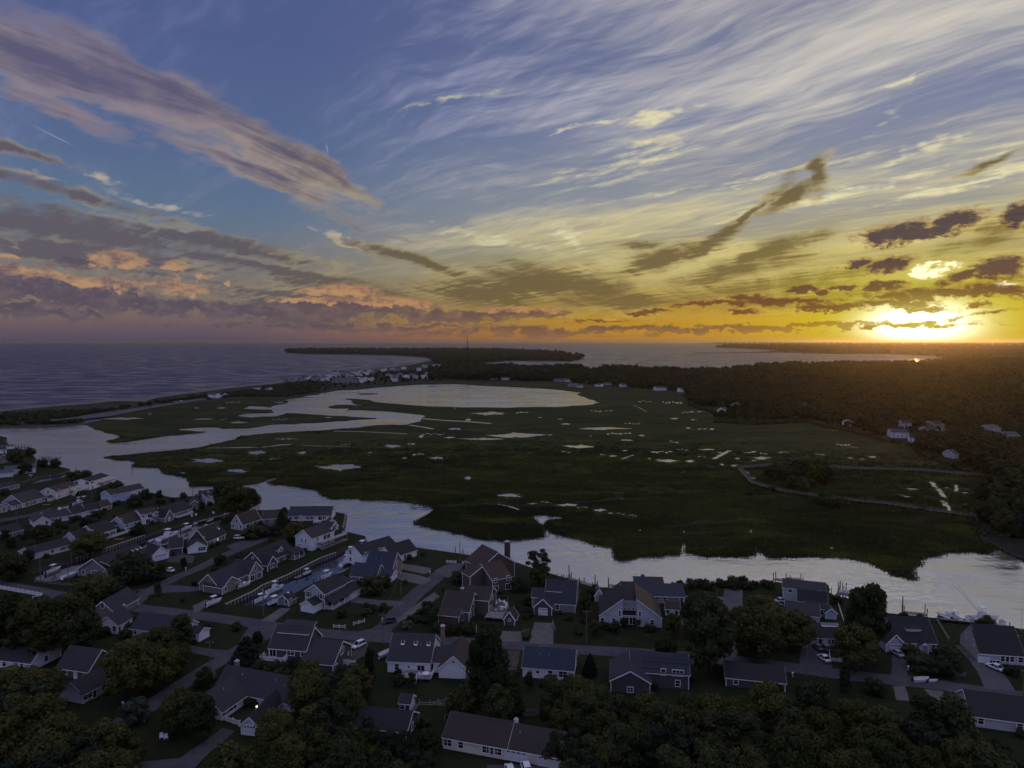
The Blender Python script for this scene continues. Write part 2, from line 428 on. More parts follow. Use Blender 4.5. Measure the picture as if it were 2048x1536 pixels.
simple('bulkhead', (0.11, 0.095, 0.08), 0.9, 0.35, 0.9)
simple('rock', (0.16, 0.15, 0.14), 0.9, 0.4, 0.8)

# ---------------------------------------------------------------- mesh helpers
def mesh_obj(name, verts, faces, mats, parent=None, fmat=None, smooth=False):
    me = bpy.data.meshes.new(name)
    me.from_pydata([tuple(v) for v in verts], [], faces)
    for m in (mats if isinstance(mats, (list, tuple)) else [mats]):
        me.materials.append(MAT[m] if isinstance(m, str) else m)
    if fmat is not None:
        me.polygons.foreach_set('material_index', fmat)
    if smooth:
        me.polygons.foreach_set('use_smooth', [True] * len(me.polygons))
    me.update()
    o = bpy.data.objects.new(name, me)
    COL.objects.link(o)
    if parent is not None: o.parent = parent
    return o
def tag(o, label=None, cat=None, group=None, kind=None):
    if label: o['label'] = label
    if cat: o['category'] = cat
    if group: o['group'] = group
    if kind: o['kind'] = kind
    return o
def empty(name, loc, rz=0.0):
    o = bpy.data.objects.new(name, None); o.location = loc; o.rotation_euler = (0, 0, rz)
    o.empty_display_size = 0.5
    COL.objects.link(o)
    return o
def rough_line(pts, amp=0.07, minlen=6.0, closed=True, seed=1):
    """break a traced shoreline into uneven short pieces (world points)"""
    r = random.Random(seed)
    out = []
    n = len(pts)
    def rec(a, b, lim):
        L = (b - a).length
        if L < lim:
            out.append(a); return
        m = (a + b) / 2 + Vector((-(b - a).y, (b - a).x, 0)) * r.uniform(-amp, amp)
        rec(a, m, lim); rec(m, b, lim)
    for i in range(n if closed else n - 1):
        a, b = pts[i], pts[(i + 1) % n]
        lim = max(minlen, 0.012 * min(a.length, b.length))
        rec(a, b, lim)
    if not closed: out.append(pts[-1])
    return out
def sheet(name, pts, mat, z_bottom=None, side=None, parent=None):
    """flat polygon of world points, with walls down to z_bottom"""
    n0 = len(pts)
    if sum(pts[i].x * pts[(i + 1) % n0].y - pts[(i + 1) % n0].x * pts[i].y for i in range(n0)) < 0:
        pts = list(reversed(pts))
    o0 = pts[0]
    vc, _, fc, _, _, _ = delaunay_2d_cdt([Vector((p.x - o0.x, p.y - o0.y)) for p in pts], [], [list(range(n0))], 1, 1e-4, False)
    z = pts[0].z
    V = [(v.x + o0.x, v.y + o0.y, z) for v in vc]
    va = np.array([(v.x, v.y) for v in vc])
    cen = np.array([va[list(f)].mean(0) for f in fc]) + np.array([o0.x, o0.y])
    ok = in_poly(cen, pts)
    F = [tuple(f) for f, q in zip(fc, ok) if q]
    fm = [0] * len(F)
    if z_bottom is not None:
        n = len(pts)
        area = sum(pts[i].x * pts[(i + 1) % n].y - pts[(i + 1) % n].x * pts[i].y for i in range(n))
        k = len(V)
        V += [tuple(p) for p in pts] + [(p.x, p.y, z_bottom) for p in pts]
        for i in range(n):
            j = (i + 1) % n
            F.append((k + i, k + i + n, k + j + n, k + j) if area > 0 else (k + j, k + j + n, k + i + n, k + i))
            fm.append(1)
    return mesh_obj(name, V, F, [mat, side or mat], parent, fm)
def px(pts, z): return [at(a, b, z) for a, b in pts]
def in_poly(P, poly):
    """P (n,2) array; poly list of world points"""
    x, y = P[:, 0], P[:, 1]
    res = np.zeros(len(P), bool)
    n = len(poly)
    for i in range(n):
        a, b = poly[i], poly[(i + 1) % n]
        c = ((a.y > y) != (b.y > y))
        with np.errstate(divide='ignore', invalid='ignore'):
            xi = (b.x - a.x) * (y - a.y) / (b.y - a.y if b.y != a.y else 1e-9) + a.x
        res ^= c & (x < xi)
    return res
def smooth_line(pts, n=6):
    """Catmull-Rom through world points"""
    out = []
    P = [pts[0]] + list(pts) + [pts[-1]]
    for i in range(1, len(P) - 2):
        for k in range(n):
            t = k / n
            a, b, c, d = P[i - 1], P[i], P[i + 1], P[i + 2]
            out.append(0.5 * ((2 * b) + (c - a) * t + (2 * a - 5 * b + 4 * c - d) * t * t + (3 * b - a - 3 * c + d) * t ** 3))
    out.append(pts[-1])
    return out
def ribbon(name, line, width, mat, z=None, jitter=0.0, parent=None, seed=3):
    r = random.Random(seed)
    L, R = [], []
    for i, p in enumerate(line):
        t = (line[min(i + 1, len(line) - 1)] - line[max(i - 1, 0)]); t.z = 0
        t.normalize(); nrm = Vector((-t.y, t.x, 0))
        w = width[i] if isinstance(width, (list, tuple)) else width
        L.append(p + nrm * (w / 2 + r.uniform(-jitter, jitter))); R.append(p - nrm * (w / 2 + r.uniform(-jitter, jitter)))
    V = [tuple(v) for v in L + R]; n = len(line)
    return mesh_obj(name, V, [(i, i + n, i + n + 1, i + 1) for i in range(n - 1)], mat, parent)

# ---------------------------------------------------------------- water, reaching the true horizon
N = 96
def disc(name, r0, r1, mat, z):
    V, F = [], []
    rings = [r0] + [r1]
    a0, a1 = -math.pi, math.pi
    for i in range(N):
        a = a0 + (a1 - a0) * i / N
        V.append((r1 * math.sin(a), r1 * math.cos(a), z))
    V.append((0, 0, z))
    F = [(i, N, (i + 1) % N) for i in range(N)]
    o = mesh_obj(name, V, F, mat)
    return o
tag(disc('water', 0, 34000, 'sea_water', 0.0), kind='structure')
Z_M, Z_G, Z_F = 0.55, 1.5, 2.0
# sheltered, calmer water of the river and lagoon, a sheet just above the sea
river_px = [(-500, 856), (0, 857), (137, 851), (240, 838), (420, 812), (560, 797), (620, 775), (760, 765), (1010, 765), (1230, 785), (1230, 830), (1000, 900), (1200, 1050), (1400, 1070), (2060, 1060), (2500, 1090),
            (2600, 1330), (2000, 1290), (1500, 1240), (1000, 1200), (600, 1230), (350, 1230), (0, 1190), (-500, 1180)]
tag(sheet('river', px(river_px, 0.02), 'calm_water'), kind='structure')

for q in ([(-300, 1000), (43, 958), (130, 938), (140, 950), (43, 980), (-300, 1040)], [(-300, 1095), (30, 1028), (225, 986), (240, 996), (160, 1020), (0, 1060), (-300, 1130)],
          [(50, 1140), (85, 1130), (290, 1064), (448, 1022), (494, 1010), (520, 1003), (520, 1025), (447, 1045), (385, 1080), (200, 1135), (170, 1156), (70, 1165)], [(440, 1212), (526, 1164), (639, 1112), (700, 1085), (728, 1076), (745, 1090), (735, 1110), (690, 1150), (572, 1200), (560, 1218), (480, 1218)]):
    tag(sheet('canal', px(q, 0.04), 'canal_water'), kind='structure')

# ---------------------------------------------------------------- marsh
marsh_px = [(164, 848), (190, 858), (225, 866), (250, 874), (232, 880), (216, 881), (228, 884), (300, 874), (410, 863), (380, 861), (350, 860), (360, 856), (400, 853), (437, 853), (444, 856), (500, 855), (541, 848), (620, 845), (753, 836),
    (691, 832), (613, 828), (570, 826), (556, 832), (500, 835), (474, 832), (490, 826), (548, 824), (540, 819), (500, 818), (482, 817), (495, 811), (543, 814), (571, 806), (574, 798), (637, 788), (681, 780), (725, 778), (760, 774), (835, 769), (907, 768), (1013, 773), (1081, 776), (1166, 785), (1156, 789),
    (1190, 800), (1199, 804), (1177, 810), (1115, 814), (910, 814), (808, 809), (739, 800), (691, 797), (702, 803), (725, 810), (695, 819), (808, 825), (842, 828), (852, 832), (842, 838), (845, 841), (814, 849), (671, 859), (640, 862), (635, 870), (630, 862), (581, 865), (485, 872), (479, 877), (414, 893), (342, 902), (256, 910), (212, 914),
    (263, 918), (285, 923), (270, 926), (273, 932), (328, 935), (332, 940), (333, 945), (383, 961), (393, 962), (385, 969), (479, 968), (513, 964), (547, 953), (600, 935), (619, 930), (622, 933), (563, 953), (541, 964), (602, 971), (643, 978), (647, 985), (667, 995), (719, 992), (773, 974), (776, 976), (721, 997), (808, 998), (872, 1010), (880, 1018), (845, 1040), (836, 1046), (870, 1053), (900, 1056),
    (970, 1076), (1000, 1078), (1085, 1069), (1082, 1053), (1064, 1038), (1052, 1027), (1076, 1027), (1131, 1031), (1152, 1038), (1105, 1040), (1095, 1049), (1111, 1063), (1164, 1075), (1228, 1090), (1235, 1100), (1238, 1117), (1266, 1113), (1351, 1106), (1351, 1088), (1363, 1074), (1385, 1090), (1380, 1100),
    (1413, 1110), (1440, 1109), (1499, 1109), (1502, 1092), (1508, 1068), (1514, 1090), (1532, 1105), (1541, 1111), (1663, 1108), (1722, 1116), (1765, 1130), (1800, 1148), (1820, 1153), (1813, 1137), (1835, 1122), (1876, 1105), (1880, 1101), (1937, 1100), (1941, 1098), (1968, 1104), (1980, 1100), (1986, 1087), (2005, 1098), (2048, 1116), (2300, 1160),
    (2900, 1150), (2900, 735), (1700, 735), (1000, 745), (700, 762), (570, 777), (400, 795), (250, 822)]
marsh_pts = rough_line(px(marsh_px, Z_M), 0.10, 3.0, True, 5)
tag(sheet('marsh', marsh_pts, 'marsh', -0.3, 'soil'), kind='structure')
isl = rough_line(px([(657, 814), (674, 809.5), (700, 809.5), (719, 810.5), (691, 816), (668, 816)], Z_M), 0.12, 4.0, True, 6)
tag(sheet('marsh_islet', isl, 'marsh', -0.3, 'soil'), kind='structure')
isl = rough_line(px([(716, 787), (740, 786.5), (757, 786.5), (740, 788.4), (722, 788.4)], Z_M), 0.12, 4.0, True, 6)
tag(sheet('marsh_islet', isl, 'marsh', -0.3, 'soil'), kind='structure')

# tidal pools and ditches: centre, half-width, half-height in photo pixels
pools = [(982, 827, 27, 4), (1042, 826, 10, 1.5), (1132, 848, 12, 1.5), (936, 840, 6, 3), (910, 858, 13, 2.5), (1030, 871, 48, 5), (961, 878, 38, 2.5), (866, 868, 22, 1.5), (842, 873, 5, 3), (900, 875, 10, 1.5), (573, 878, 22, 2.5),
    (784, 892, 18, 3), (823, 888, 8, 2.5), (604, 905, 8, 3), (515, 905, 16, 5), (548, 917, 9, 2), (837, 909, 13, 2.5), (874, 916, 13, 3), (809, 916, 6, 2), (681, 934, 38, 6), (936, 956, 8, 3), (1021, 991, 24, 4.5), (251, 837, 36, 2.5), (410, 921, 33, 6), (473, 941, 23, 4.5), (366, 946, 5, 1.5), (477, 845, 18, 2),
    (407, 838, 20, 1.2), (449, 838, 8, 1.5), (557, 839, 14, 1.5), (656, 835, 8, 1.2), (466, 805, 14, 1.2), (393, 816, 5, 1.2), (442, 816, 8, 1.5), (559, 805, 10, 1.2), (300, 828, 4, 1), (1289, 802, 13, 1.5), (1345, 805, 20, 2.5), (1191, 822, 10, 1.5), (1217, 822, 8, 1.5), (1374, 825, 10, 2), (1403, 824, 8, 2), (1347, 837, 11, 1.5),
    (1390, 840, 8, 1.5), (1202, 857, 41, 3), (1236, 867, 22, 2), (1284, 871, 6, 2), (1253, 880, 14, 1.5), (1349, 884, 9, 2), (1155, 893, 28, 4), (1133, 904, 10, 1.5), (1325, 904, 22, 2.5), (1415, 899, 15, 1.5), (1332, 921, 24, 3.5), (1381, 922, 10, 2.5), (1523, 916, 13, 4), (1499, 904, 12, 2), (1528, 908, 8, 2), (1475, 917, 7, 1.5),
    (1444, 929, 6, 2), (1468, 931, 8, 2), (1376, 856, 6, 1.5), (1403, 857, 8, 1.5), (1424, 858, 6, 2), (1639, 910, 10, 1.2), (1567, 904, 9, 1.5), (1225, 912, 8, 1.5), (1205, 909, 6, 1), (1263, 848, 14, 1.2), (1684, 890, 12, 2), (1745, 914, 8, 2), (1701, 916, 5, 1.2), (1725, 918, 8, 1), (1826, 978, 14, 1.5), (1808, 974, 10, 1), (1816, 993, 8, 1.2),
    (1930, 985, 6, 1.5), (1894, 975, 5, 1.5), (1930, 1008, 4, 1.5), (1997, 1001, 8, 1.2), (2022, 1003, 6, 1), (1090, 1004, 10, 2), (1064, 1007, 10, 1.5), (1135, 1010, 20, 3), (1165, 1014, 12, 2), (1199, 1020, 13, 3), (1222, 1026, 6, 1.5), (1241, 1027, 8, 1.5), (1266, 1031, 9, 1.8), (1890, 1003, 7, 12),
    (1404, 912, 8, 1.4), (1440, 905, 6, 1.2), (1300, 917, 5, 1.5), (1508, 921, 6, 1.6), (1180, 872, 4, .8), (1120, 838, 5, .8), (1080, 835, 4, .8), (1250, 901, 5, 1), (1362, 899, 8, 1), (1100, 870, 5, .8), (740, 905, 6, 1), (690, 888, 9, 1), (1503, 1062, 3, 4), (1664, 1096, 4, 3), (1913, 1099, 6, 2), (1975, 1081, 6, 5), (1281, 1060, 3, 1), (1368, 1063, 1.5, 3)]
rp = random.Random(21)
k = 0
for (cx, cy, rx, ry) in pools:
    n = 54 if rx > 10 else 26
    a = [rp.uniform(0, 6.28) for _ in range(4)]
    def rad(t): return 1 + 0.24 * math.sin(2 * t + a[0]) + 0.20 * math.sin(3 * t + a[1]) + 0.14 * math.sin(5 * t + a[2]) + 0.12 * math.sin(9 * t + a[3]) + 0.08 * math.sin(17 * t + a[1] * 2) + rp.uniform(-.16, .16)
    def pool(cx, cy, rx, ry):
        pts = [(cx + rx * rad(t) * math.cos(t), cy + max(ry, 0.55) * rad(t + 1) * math.sin(t)) for t in [6.2832 * i / n for i in range(n)]]
        tag(sheet('tidal_pool', px(pts, Z_M + 0.02), 'pond_water'), kind='structure')
        if rx > 5:
            rim = [(cx + (u - cx) * rp.uniform(1.02, 1.14) , cy + (v - cy) * rp.uniform(1.05, 1.5)) for u, v in pts]
            tag(sheet('mud_rim', px(rim, Z_M + 0.012), 'wet_mud'), kind='structure')
    if 8 <= rx <= 24 and ry < 3 and rp.random() < .6:      # a broken string of slivers
        x = cx - rx
        while x < cx + rx:
            w = rp.uniform(1.2, 4.5)
            pool(x + w, cy + rp.uniform(-1.6, 1.6), w, ry * rp.uniform(.3, .7)); x += 2 * w + rp.uniform(.3, 3)
    else:
        pool(cx, cy, rx * .92, ry * .78)
ditches = [([(845, 837), (880, 840), (930, 843), (982, 847)], 2.6), ([(818, 850), (845, 854), (866, 858)], 2.0), ([(667, 862), (740, 864), (814, 868)], 1.6), ([(414, 896), (480, 895), (530, 894), (560, 890), (582, 889)], 2.6), ([(1268, 810), (1280, 816), (1292, 823)], 2.2),
    ([(1460, 901), (1450, 906), (1440, 911), (1427, 918)], 2.4), ([(1267, 910), (1255, 914), (1244, 918)], 1.2), ([(1684, 890), (1700, 893), (1716, 896)], 1.4), ([(1912, 970), (1913, 976), (1911, 983)], 1.5), ([(1863, 964), (1872, 975), (1884, 988), (1888, 994)], 2.4), ([(1895, 1010), (1900, 1022)], 2.0), ([(997, 1008), (1015, 1012), (1037, 1019)], 2.0),
    ([(619, 932), (650, 933)], 2.0), ([(582, 889), (640, 892), (700, 893)], 0.9), ([(905, 812), (910, 818)], 1.0)]
ck = random.Random(33)
for i in range(34):
    x, y = ck.uniform(420, 1850), ck.uniform(825, 1060)
    y_lo = 1095 if x > 1250 else 1040
    y = min(y, y_lo - 30)
    pts = [(x, y)]; s_ = ck.choice((-1, 1))
    for k_ in range(ck.randint(3, 6)):
        x += s_ * ck.uniform(8, 26) * (1 + (y - 820) / 300); y += ck.uniform(-2.2, 2.6) * (1 + (y - 820) / 160); pts.append((x, y))
    ditches.append((pts, ck.uniform(.35, .8)))
for pts, w in ditches:
    line = rough_line(smooth_line(px(pts, Z_M + 0.025), 4), 0.05, 2.0, False, 9)
    # the width is given in photo rows; turn it into metres on the ground
    ws = []
    for p in line:
        d = math.hypot(p.x, p.y)
        ws.append(max(1.0, w * d * d / (FPX * CAM_H) * 0.55 if abs(line[-1].x - line[0].x) > abs(line[-1].y - line[0].y) * 0.4 else w * d / FPX * 0.75))
    tag(ribbon('tidal_ditch', line, ws, 'pond_water' if w >= .9 else 'wet_mud', jitter=0.4), kind='structure')
for (cx, cy, rx, ry) in [(1238, 990, 11, 6), (1240, 998, 8, 3), (1800, 989, 18, 3), (1836, 964, 14, 2), (1928, 977, 10, 3), (1475, 1019, 9, 1.5), (1360, 952, 12, 1.5), (1368, 944, 8, 2), (1262, 948, 5, 1), (2005, 994, 16, 1.5), (1044, 962, 4, 1.2)]:
    pts = [(cx + rx * (1 + rp.uniform(-.3, .3)) * math.cos(t), cy + ry * (1 + rp.uniform(-.3, .3)) * math.sin(t)) for t in [6.2832 * i / 18 for i in range(18)]]
    tag(sheet('mud_patch', px(pts, Z_M + 0.015), 'mud'), kind='structure')

# ---------------------------------------------------------------- neighbourhood ground with its canals
A_px = [(-300, 864), (0, 872), (14, 875), (8, 882), (20, 890), (38, 897), (58, 902), (66, 910), (72, 918), (64, 927), (82, 932), (105, 929), (122, 934), (140, 938), (120, 946), (80, 952), (45, 962), (-300, 1010)]
B_px = [(-300, 1030), (43, 972), (125, 955), (150, 948), (185, 952), (215, 962), (240, 972), (250, 985), (225, 990), (150, 1003), (30, 1034), (-300, 1105)]
D_px = [(-300, 1122), (0, 1051), (30, 1046), (160, 1012), (228, 1000), (262, 985), (300, 985), (345, 995), (385, 992), (400, 982), (440, 975), (490, 978), (523, 996), (494, 1011), (448, 1026), (390, 1040), (345, 1052), (290, 1070), (240, 1087), (150, 1117), (85, 1135), (62, 1142), (70, 1160), (100, 1163), (170, 1150),
    (200, 1127), (285, 1100), (340, 1087), (385, 1074), (420, 1058), (447, 1040), (459, 1027), (480, 1021), (522, 1020), (575, 1020), (660, 1022), (690, 1027), (683, 1057), (692, 1063), (731, 1072), (728, 1080), (700, 1090), (672, 1105), (639, 1117), (577, 1149), (526, 1170), (506, 1183), (450, 1209), (500, 1210), (545, 1214), (567, 1207), (572, 1196), (631, 1164), (690, 1142), (718, 1122), (738, 1102), (752, 1088), (790, 1084), (835, 1095), (933, 1109),
    (980, 1115), (1035, 1125), (1105, 1148), (1187, 1174), (1236, 1176), (1320, 1171), (1400, 1170), (1457, 1167), (1550, 1166), (1637, 1175), (1680, 1196), (1720, 1212), (1777, 1226), (1871, 1236), (1921, 1242), (1980, 1249), (2048, 1258), (2500, 1300), (2900, 1800), (1024, 2600), (-900, 1900)]
for nm, P_, s_ in (('ground', D_px, 1), ('ground', B_px, 2), ('ground', A_px, 3)):
    tag(sheet(nm, rough_line(px(P_, Z_G), 0.02, 5.0, True, s_), 'lawn', -0.4, 'bulkhead'), kind='structure')

# ---------------------------------------------------------------- barrier beach, forest floor and far land
bar_px = [(-400, 842), (0, 820), (103, 810), (171, 805), (308, 793), (444, 776), (568, 762), (657, 747), (739, 737), (790, 732), (835, 725), (859, 719), (855, 716), (794, 711), (705, 709), (602, 708), (568, 704.5), (578, 701.5), (640, 700), (860, 700), (1000, 701), (1110, 707), (1170, 716.5), (1143, 723), (1080, 722), (1013, 721.5), (995, 724), (934, 728),
    (920, 731), (1000, 733), (1068, 735), (1239, 741), (1376, 744), (1478, 739), (1513, 732), (1657, 728), (1807, 729), (1943, 723), (2048, 720), (2900, 720), (2900, 1160), (2300, 1150), (2048, 1114), (2005, 1096), (1988, 1085), (1962, 1072), (1945, 1048), (1954, 1031), (1957, 1013), (1980, 967), (1963, 950), (1902, 922), (1844, 905), (1827, 885), (1769, 878),
    (1708, 861), (1650, 851), (1615, 841), (1513, 846), (1427, 841), (1444, 831), (1376, 807), (1369, 786), (1308, 780), (1205, 774), (1113, 766), (1013, 766), (907, 763), (835, 765), (725, 774), (681, 777), (637, 785), (567, 796), (478, 795), (393, 803), (273, 820), (181, 833), (164, 847), (137, 850), (0, 854), (-400, 868)]
bar_pts = rough_line(px(bar_px, 1.2), 0.05, 8.0, True, 12)
tag(sheet('land', bar_pts, 'soil', -0.4, 'sand'), kind='structure')
farl_px = [(1387, 687.4), (1500, 686.6), (2900, 686.6), (2900, 716), (2060, 716), (1990, 716), (1871, 711), (1759, 707.5), (1657, 707.5), (1561, 705), (1384, 707), (1384, 706.2), (1500, 704.6), (1560, 701), (1480, 697), (1428, 694.5), (1470, 692), (1600, 690.4), (1450, 688.6)]
tag(sheet('far_land', px(farl_px, 1.0), 'soil', -0.4, 'soil'), kind='structure')
tag(sheet('far_land', px([(1875, 715), (1900, 713), (1943, 716), (1990, 718), (1943, 721), (1890, 720)], 1.3), 'soil', -0.4, 'soil'), kind='structure')
for q in ([(1330, 710.6), (1420, 710), (1420, 710.6)], [(1270, 699.5), (1340, 699), (1350, 699.6)]):
    tag(sheet('sandbar', px(q, 0.4), 'mud', -0.4, 'mud'), kind='structure')
# low coast on the horizon
V, F = [], []
# beach sand along the sea
beach = smooth_line(px([(-200, 832), (0, 820.5), (103, 810.5), (171, 805.5), (240, 799), (308, 793.5), (444, 776.5), (568, 762.5), (657, 747.5), (739, 737.5), (790, 732.5), (835, 725.5), (857, 719.5)], 1.23), 5)
tag(ribbon('beach', [p + Vector((0, -10, 0)) for p in beach], [26 if i < 32 else 34 for i in range(len(beach))], 'sand', jitter=3.0), kind='structure')
tag(sheet('beach', px([(158, 808), (240, 800), (300, 794.5), (325, 793.5), (300, 799), (292, 803), (230, 802.5), (180, 806)], 1.25), 'sand'), kind='structure')
dune_pts = rough_line(px([(-400, 846), (0, 823), (103, 813), (180, 808), (300, 804), (330, 797), (444, 780), (560, 766), (600, 768), (600, 786), (567, 795), (478, 794), (393, 802), (273, 819), (181, 832), (160, 845), (0, 851), (-400, 862)], 1.24), 0.06, 6, True, 4)
tag(sheet('dune', dune_pts, 'dune'), kind='structure')
tag(sheet('parking_lot', px([(96, 840), (150, 833), (219, 824), (300, 812), (359, 802.5), (410, 796.5), (412, 798.5), (359, 807), (290, 819), (219, 832.5), (150, 840), (120, 842)], 1.29), 'old_asphalt'), kind='structure')

# ---------------------------------------------------------------- streets and drives
def road(pts, w, mat='asphalt', dz=0.012, name='road', jit=0.12):
    return tag(ribbon(name, smooth_line(px(pts, Z_G + dz), 6), w, mat, jitter=jit), kind='structure')
road([(-250, 1120), (-100, 1148), (0, 1169), (80, 1183), (160, 1199), (230, 1209), (300, 1219), (400, 1231), (500, 1245), (600, 1261), (700, 1271), (800, 1278), (950, 1285), (1117, 1297), (1250, 1304), (1350, 1311), (1500, 1324), (1648, 1344), (1750, 1356), (1850, 1366), (1945, 1380), (2040, 1392), (2300, 1425)], 6.0)
road([(258, 1211), (275, 1196), (300, 1181), (350, 1156), (400, 1135), (450, 1110), (510, 1085), (540, 1071), (552, 1052)], 5.0, dz=0.016)
road([(742, 1272), (775, 1250), (800, 1220), (830, 1190), (860, 1165), (888, 1143), (910, 1130)], 6.0, dz=0.016)
tag(sheet('road', px([(868, 1142), (895, 1128), (925, 1126), (936, 1133), (925, 1146), (895, 1155)], Z_G + 0.02), 'old_asphalt'), kind='structure')
road([(580, 1262), (530, 1270), (492, 1291), (450, 1316), (400, 1346), (350, 1378), (300, 1412), (250, 1440), (210, 1470)], 5.2, dz=0.016)
tag(sheet('road', px([(500, 1250), (560, 1256), (640, 1268), (560, 1272), (505, 1288), (470, 1304), (480, 1280)], Z_G + 0.020), 'asphalt'), kind='structure')
tag(sheet('road', px([(215, 1206), (250, 1195), (290, 1182), (296, 1196), (282, 1208), (300, 1217), (250, 1214)], Z_G + 0.022), 'asphalt'), kind='structure')
tag(sheet('road', px([(690, 1268), (750, 1256), (780, 1238), (800, 1240), (782, 1262), (795, 1276), (740, 1278)], Z_G + 0.022), 'asphalt'), kind='structure')
road([(1467, 1176), (1465, 1215), (1461, 1250), (1455, 1290), (1445, 1318)], 6.2, 'old_asphalt', 0.016)
def drive(pts, mat='old_asphalt', dz=0.024):
    return tag(sheet('driveway', rough_line(px(pts, Z_G + dz), 0.02, 2.0, True, 8), mat), kind='structure')
drive([(700, 1193), (760, 1200), (812, 1203), (800, 1213), (755, 1211), (700, 1204)])
drive([(780, 1131), (800, 1126), (861, 1136), (862, 1143), (850, 1148), (800, 1138)], 'shell_gravel')
drive([(783, 1142), (800, 1143), (845, 1152), (862, 1158), (848, 1170), (800, 1160), (788, 1150)], 'shell_gravel')
drive([(868, 1184), (880, 1193), (850, 1212), (815, 1236), (790, 1246), (795, 1236), (835, 1207)], 'shell_gravel')
drive([(1005, 1262), (1045, 1263), (1044, 1283), (998, 1282)], 'shell_gravel')
drive([(1069, 1244), (1106, 1246), (1107, 1289), (1058, 1287)], 'shell_gravel')
drive([(1013, 1300), (1040, 1302), (1033, 1340), (1008, 1340)], 'mud')
drive([(1910, 1290), (1935, 1292), (1960, 1322), (1992, 1326), (2010, 1350), (2032, 1384), (1968, 1376), (1953, 1340)], 'old_asphalt')
drive([(1785, 1298), (1806, 1300), (1816, 1352), (1782, 1352)], 'asphalt')
drive([(1785, 1372), (1810, 1372), (1818, 1402), (1793, 1400)], 'shell_gravel')
drive([(1848, 1378), (1886, 1382), (1894, 1408), (1870, 1415)], 'shell_gravel')
drive([(1604, 1293), (1660, 1295), (1664, 1340), (1598, 1334)], 'asphalt')
drive([(698, 1282), (738, 1284), (730, 1310), (705, 1324), (690, 1310)], 'mud')
drive([(452, 1092), (480, 1082), (512, 1080), (508, 1092), (470, 1104)], 'asphalt')
drive([(530, 1047), (560, 1046), (562, 1060), (535, 1062)], 'asphalt')
drive([(1364, 1190), (1448, 1194), (1448, 1200), (1366, 1197)], 'shell_gravel')
drive([(1362, 1240), (1452, 1248), (1452, 1257), (1362, 1250)], 'asphalt')
drive([(445, 1456), (470, 1462), (425, 1500), (380, 1545), (250, 1545), (255, 1525), (360, 1516)], 'asphalt')
drive([(330, 1100), (390, 1112), (385, 1126), (335, 1124)], 'mud')
drive([(205, 1132), (270, 1140), (300, 1150), (270, 1165), (200, 1155)], 'soil')
drive([(378, 1290), (425, 1298), (470, 1302), (440, 1318), (380, 1304)], 'asphalt')
drive([(385, 1212), (410, 1200), (432, 1200), (400, 1222), (388, 1226)], 'shell_gravel')
drive([(520, 1242), (560, 1216), (582, 1217), (548, 1244)], 'shell_gravel')
drive([(268, 1180), (345, 1170), (398, 1174), (396, 1182), (300, 1188)], 'asphalt')
drive([(690, 1440), (820, 1428), (830, 1440), (760, 1470), (690, 1470)], 'asphalt')
drive([(975, 1530), (1120, 1530), (1120, 1600), (960, 1600)], 'asphalt')
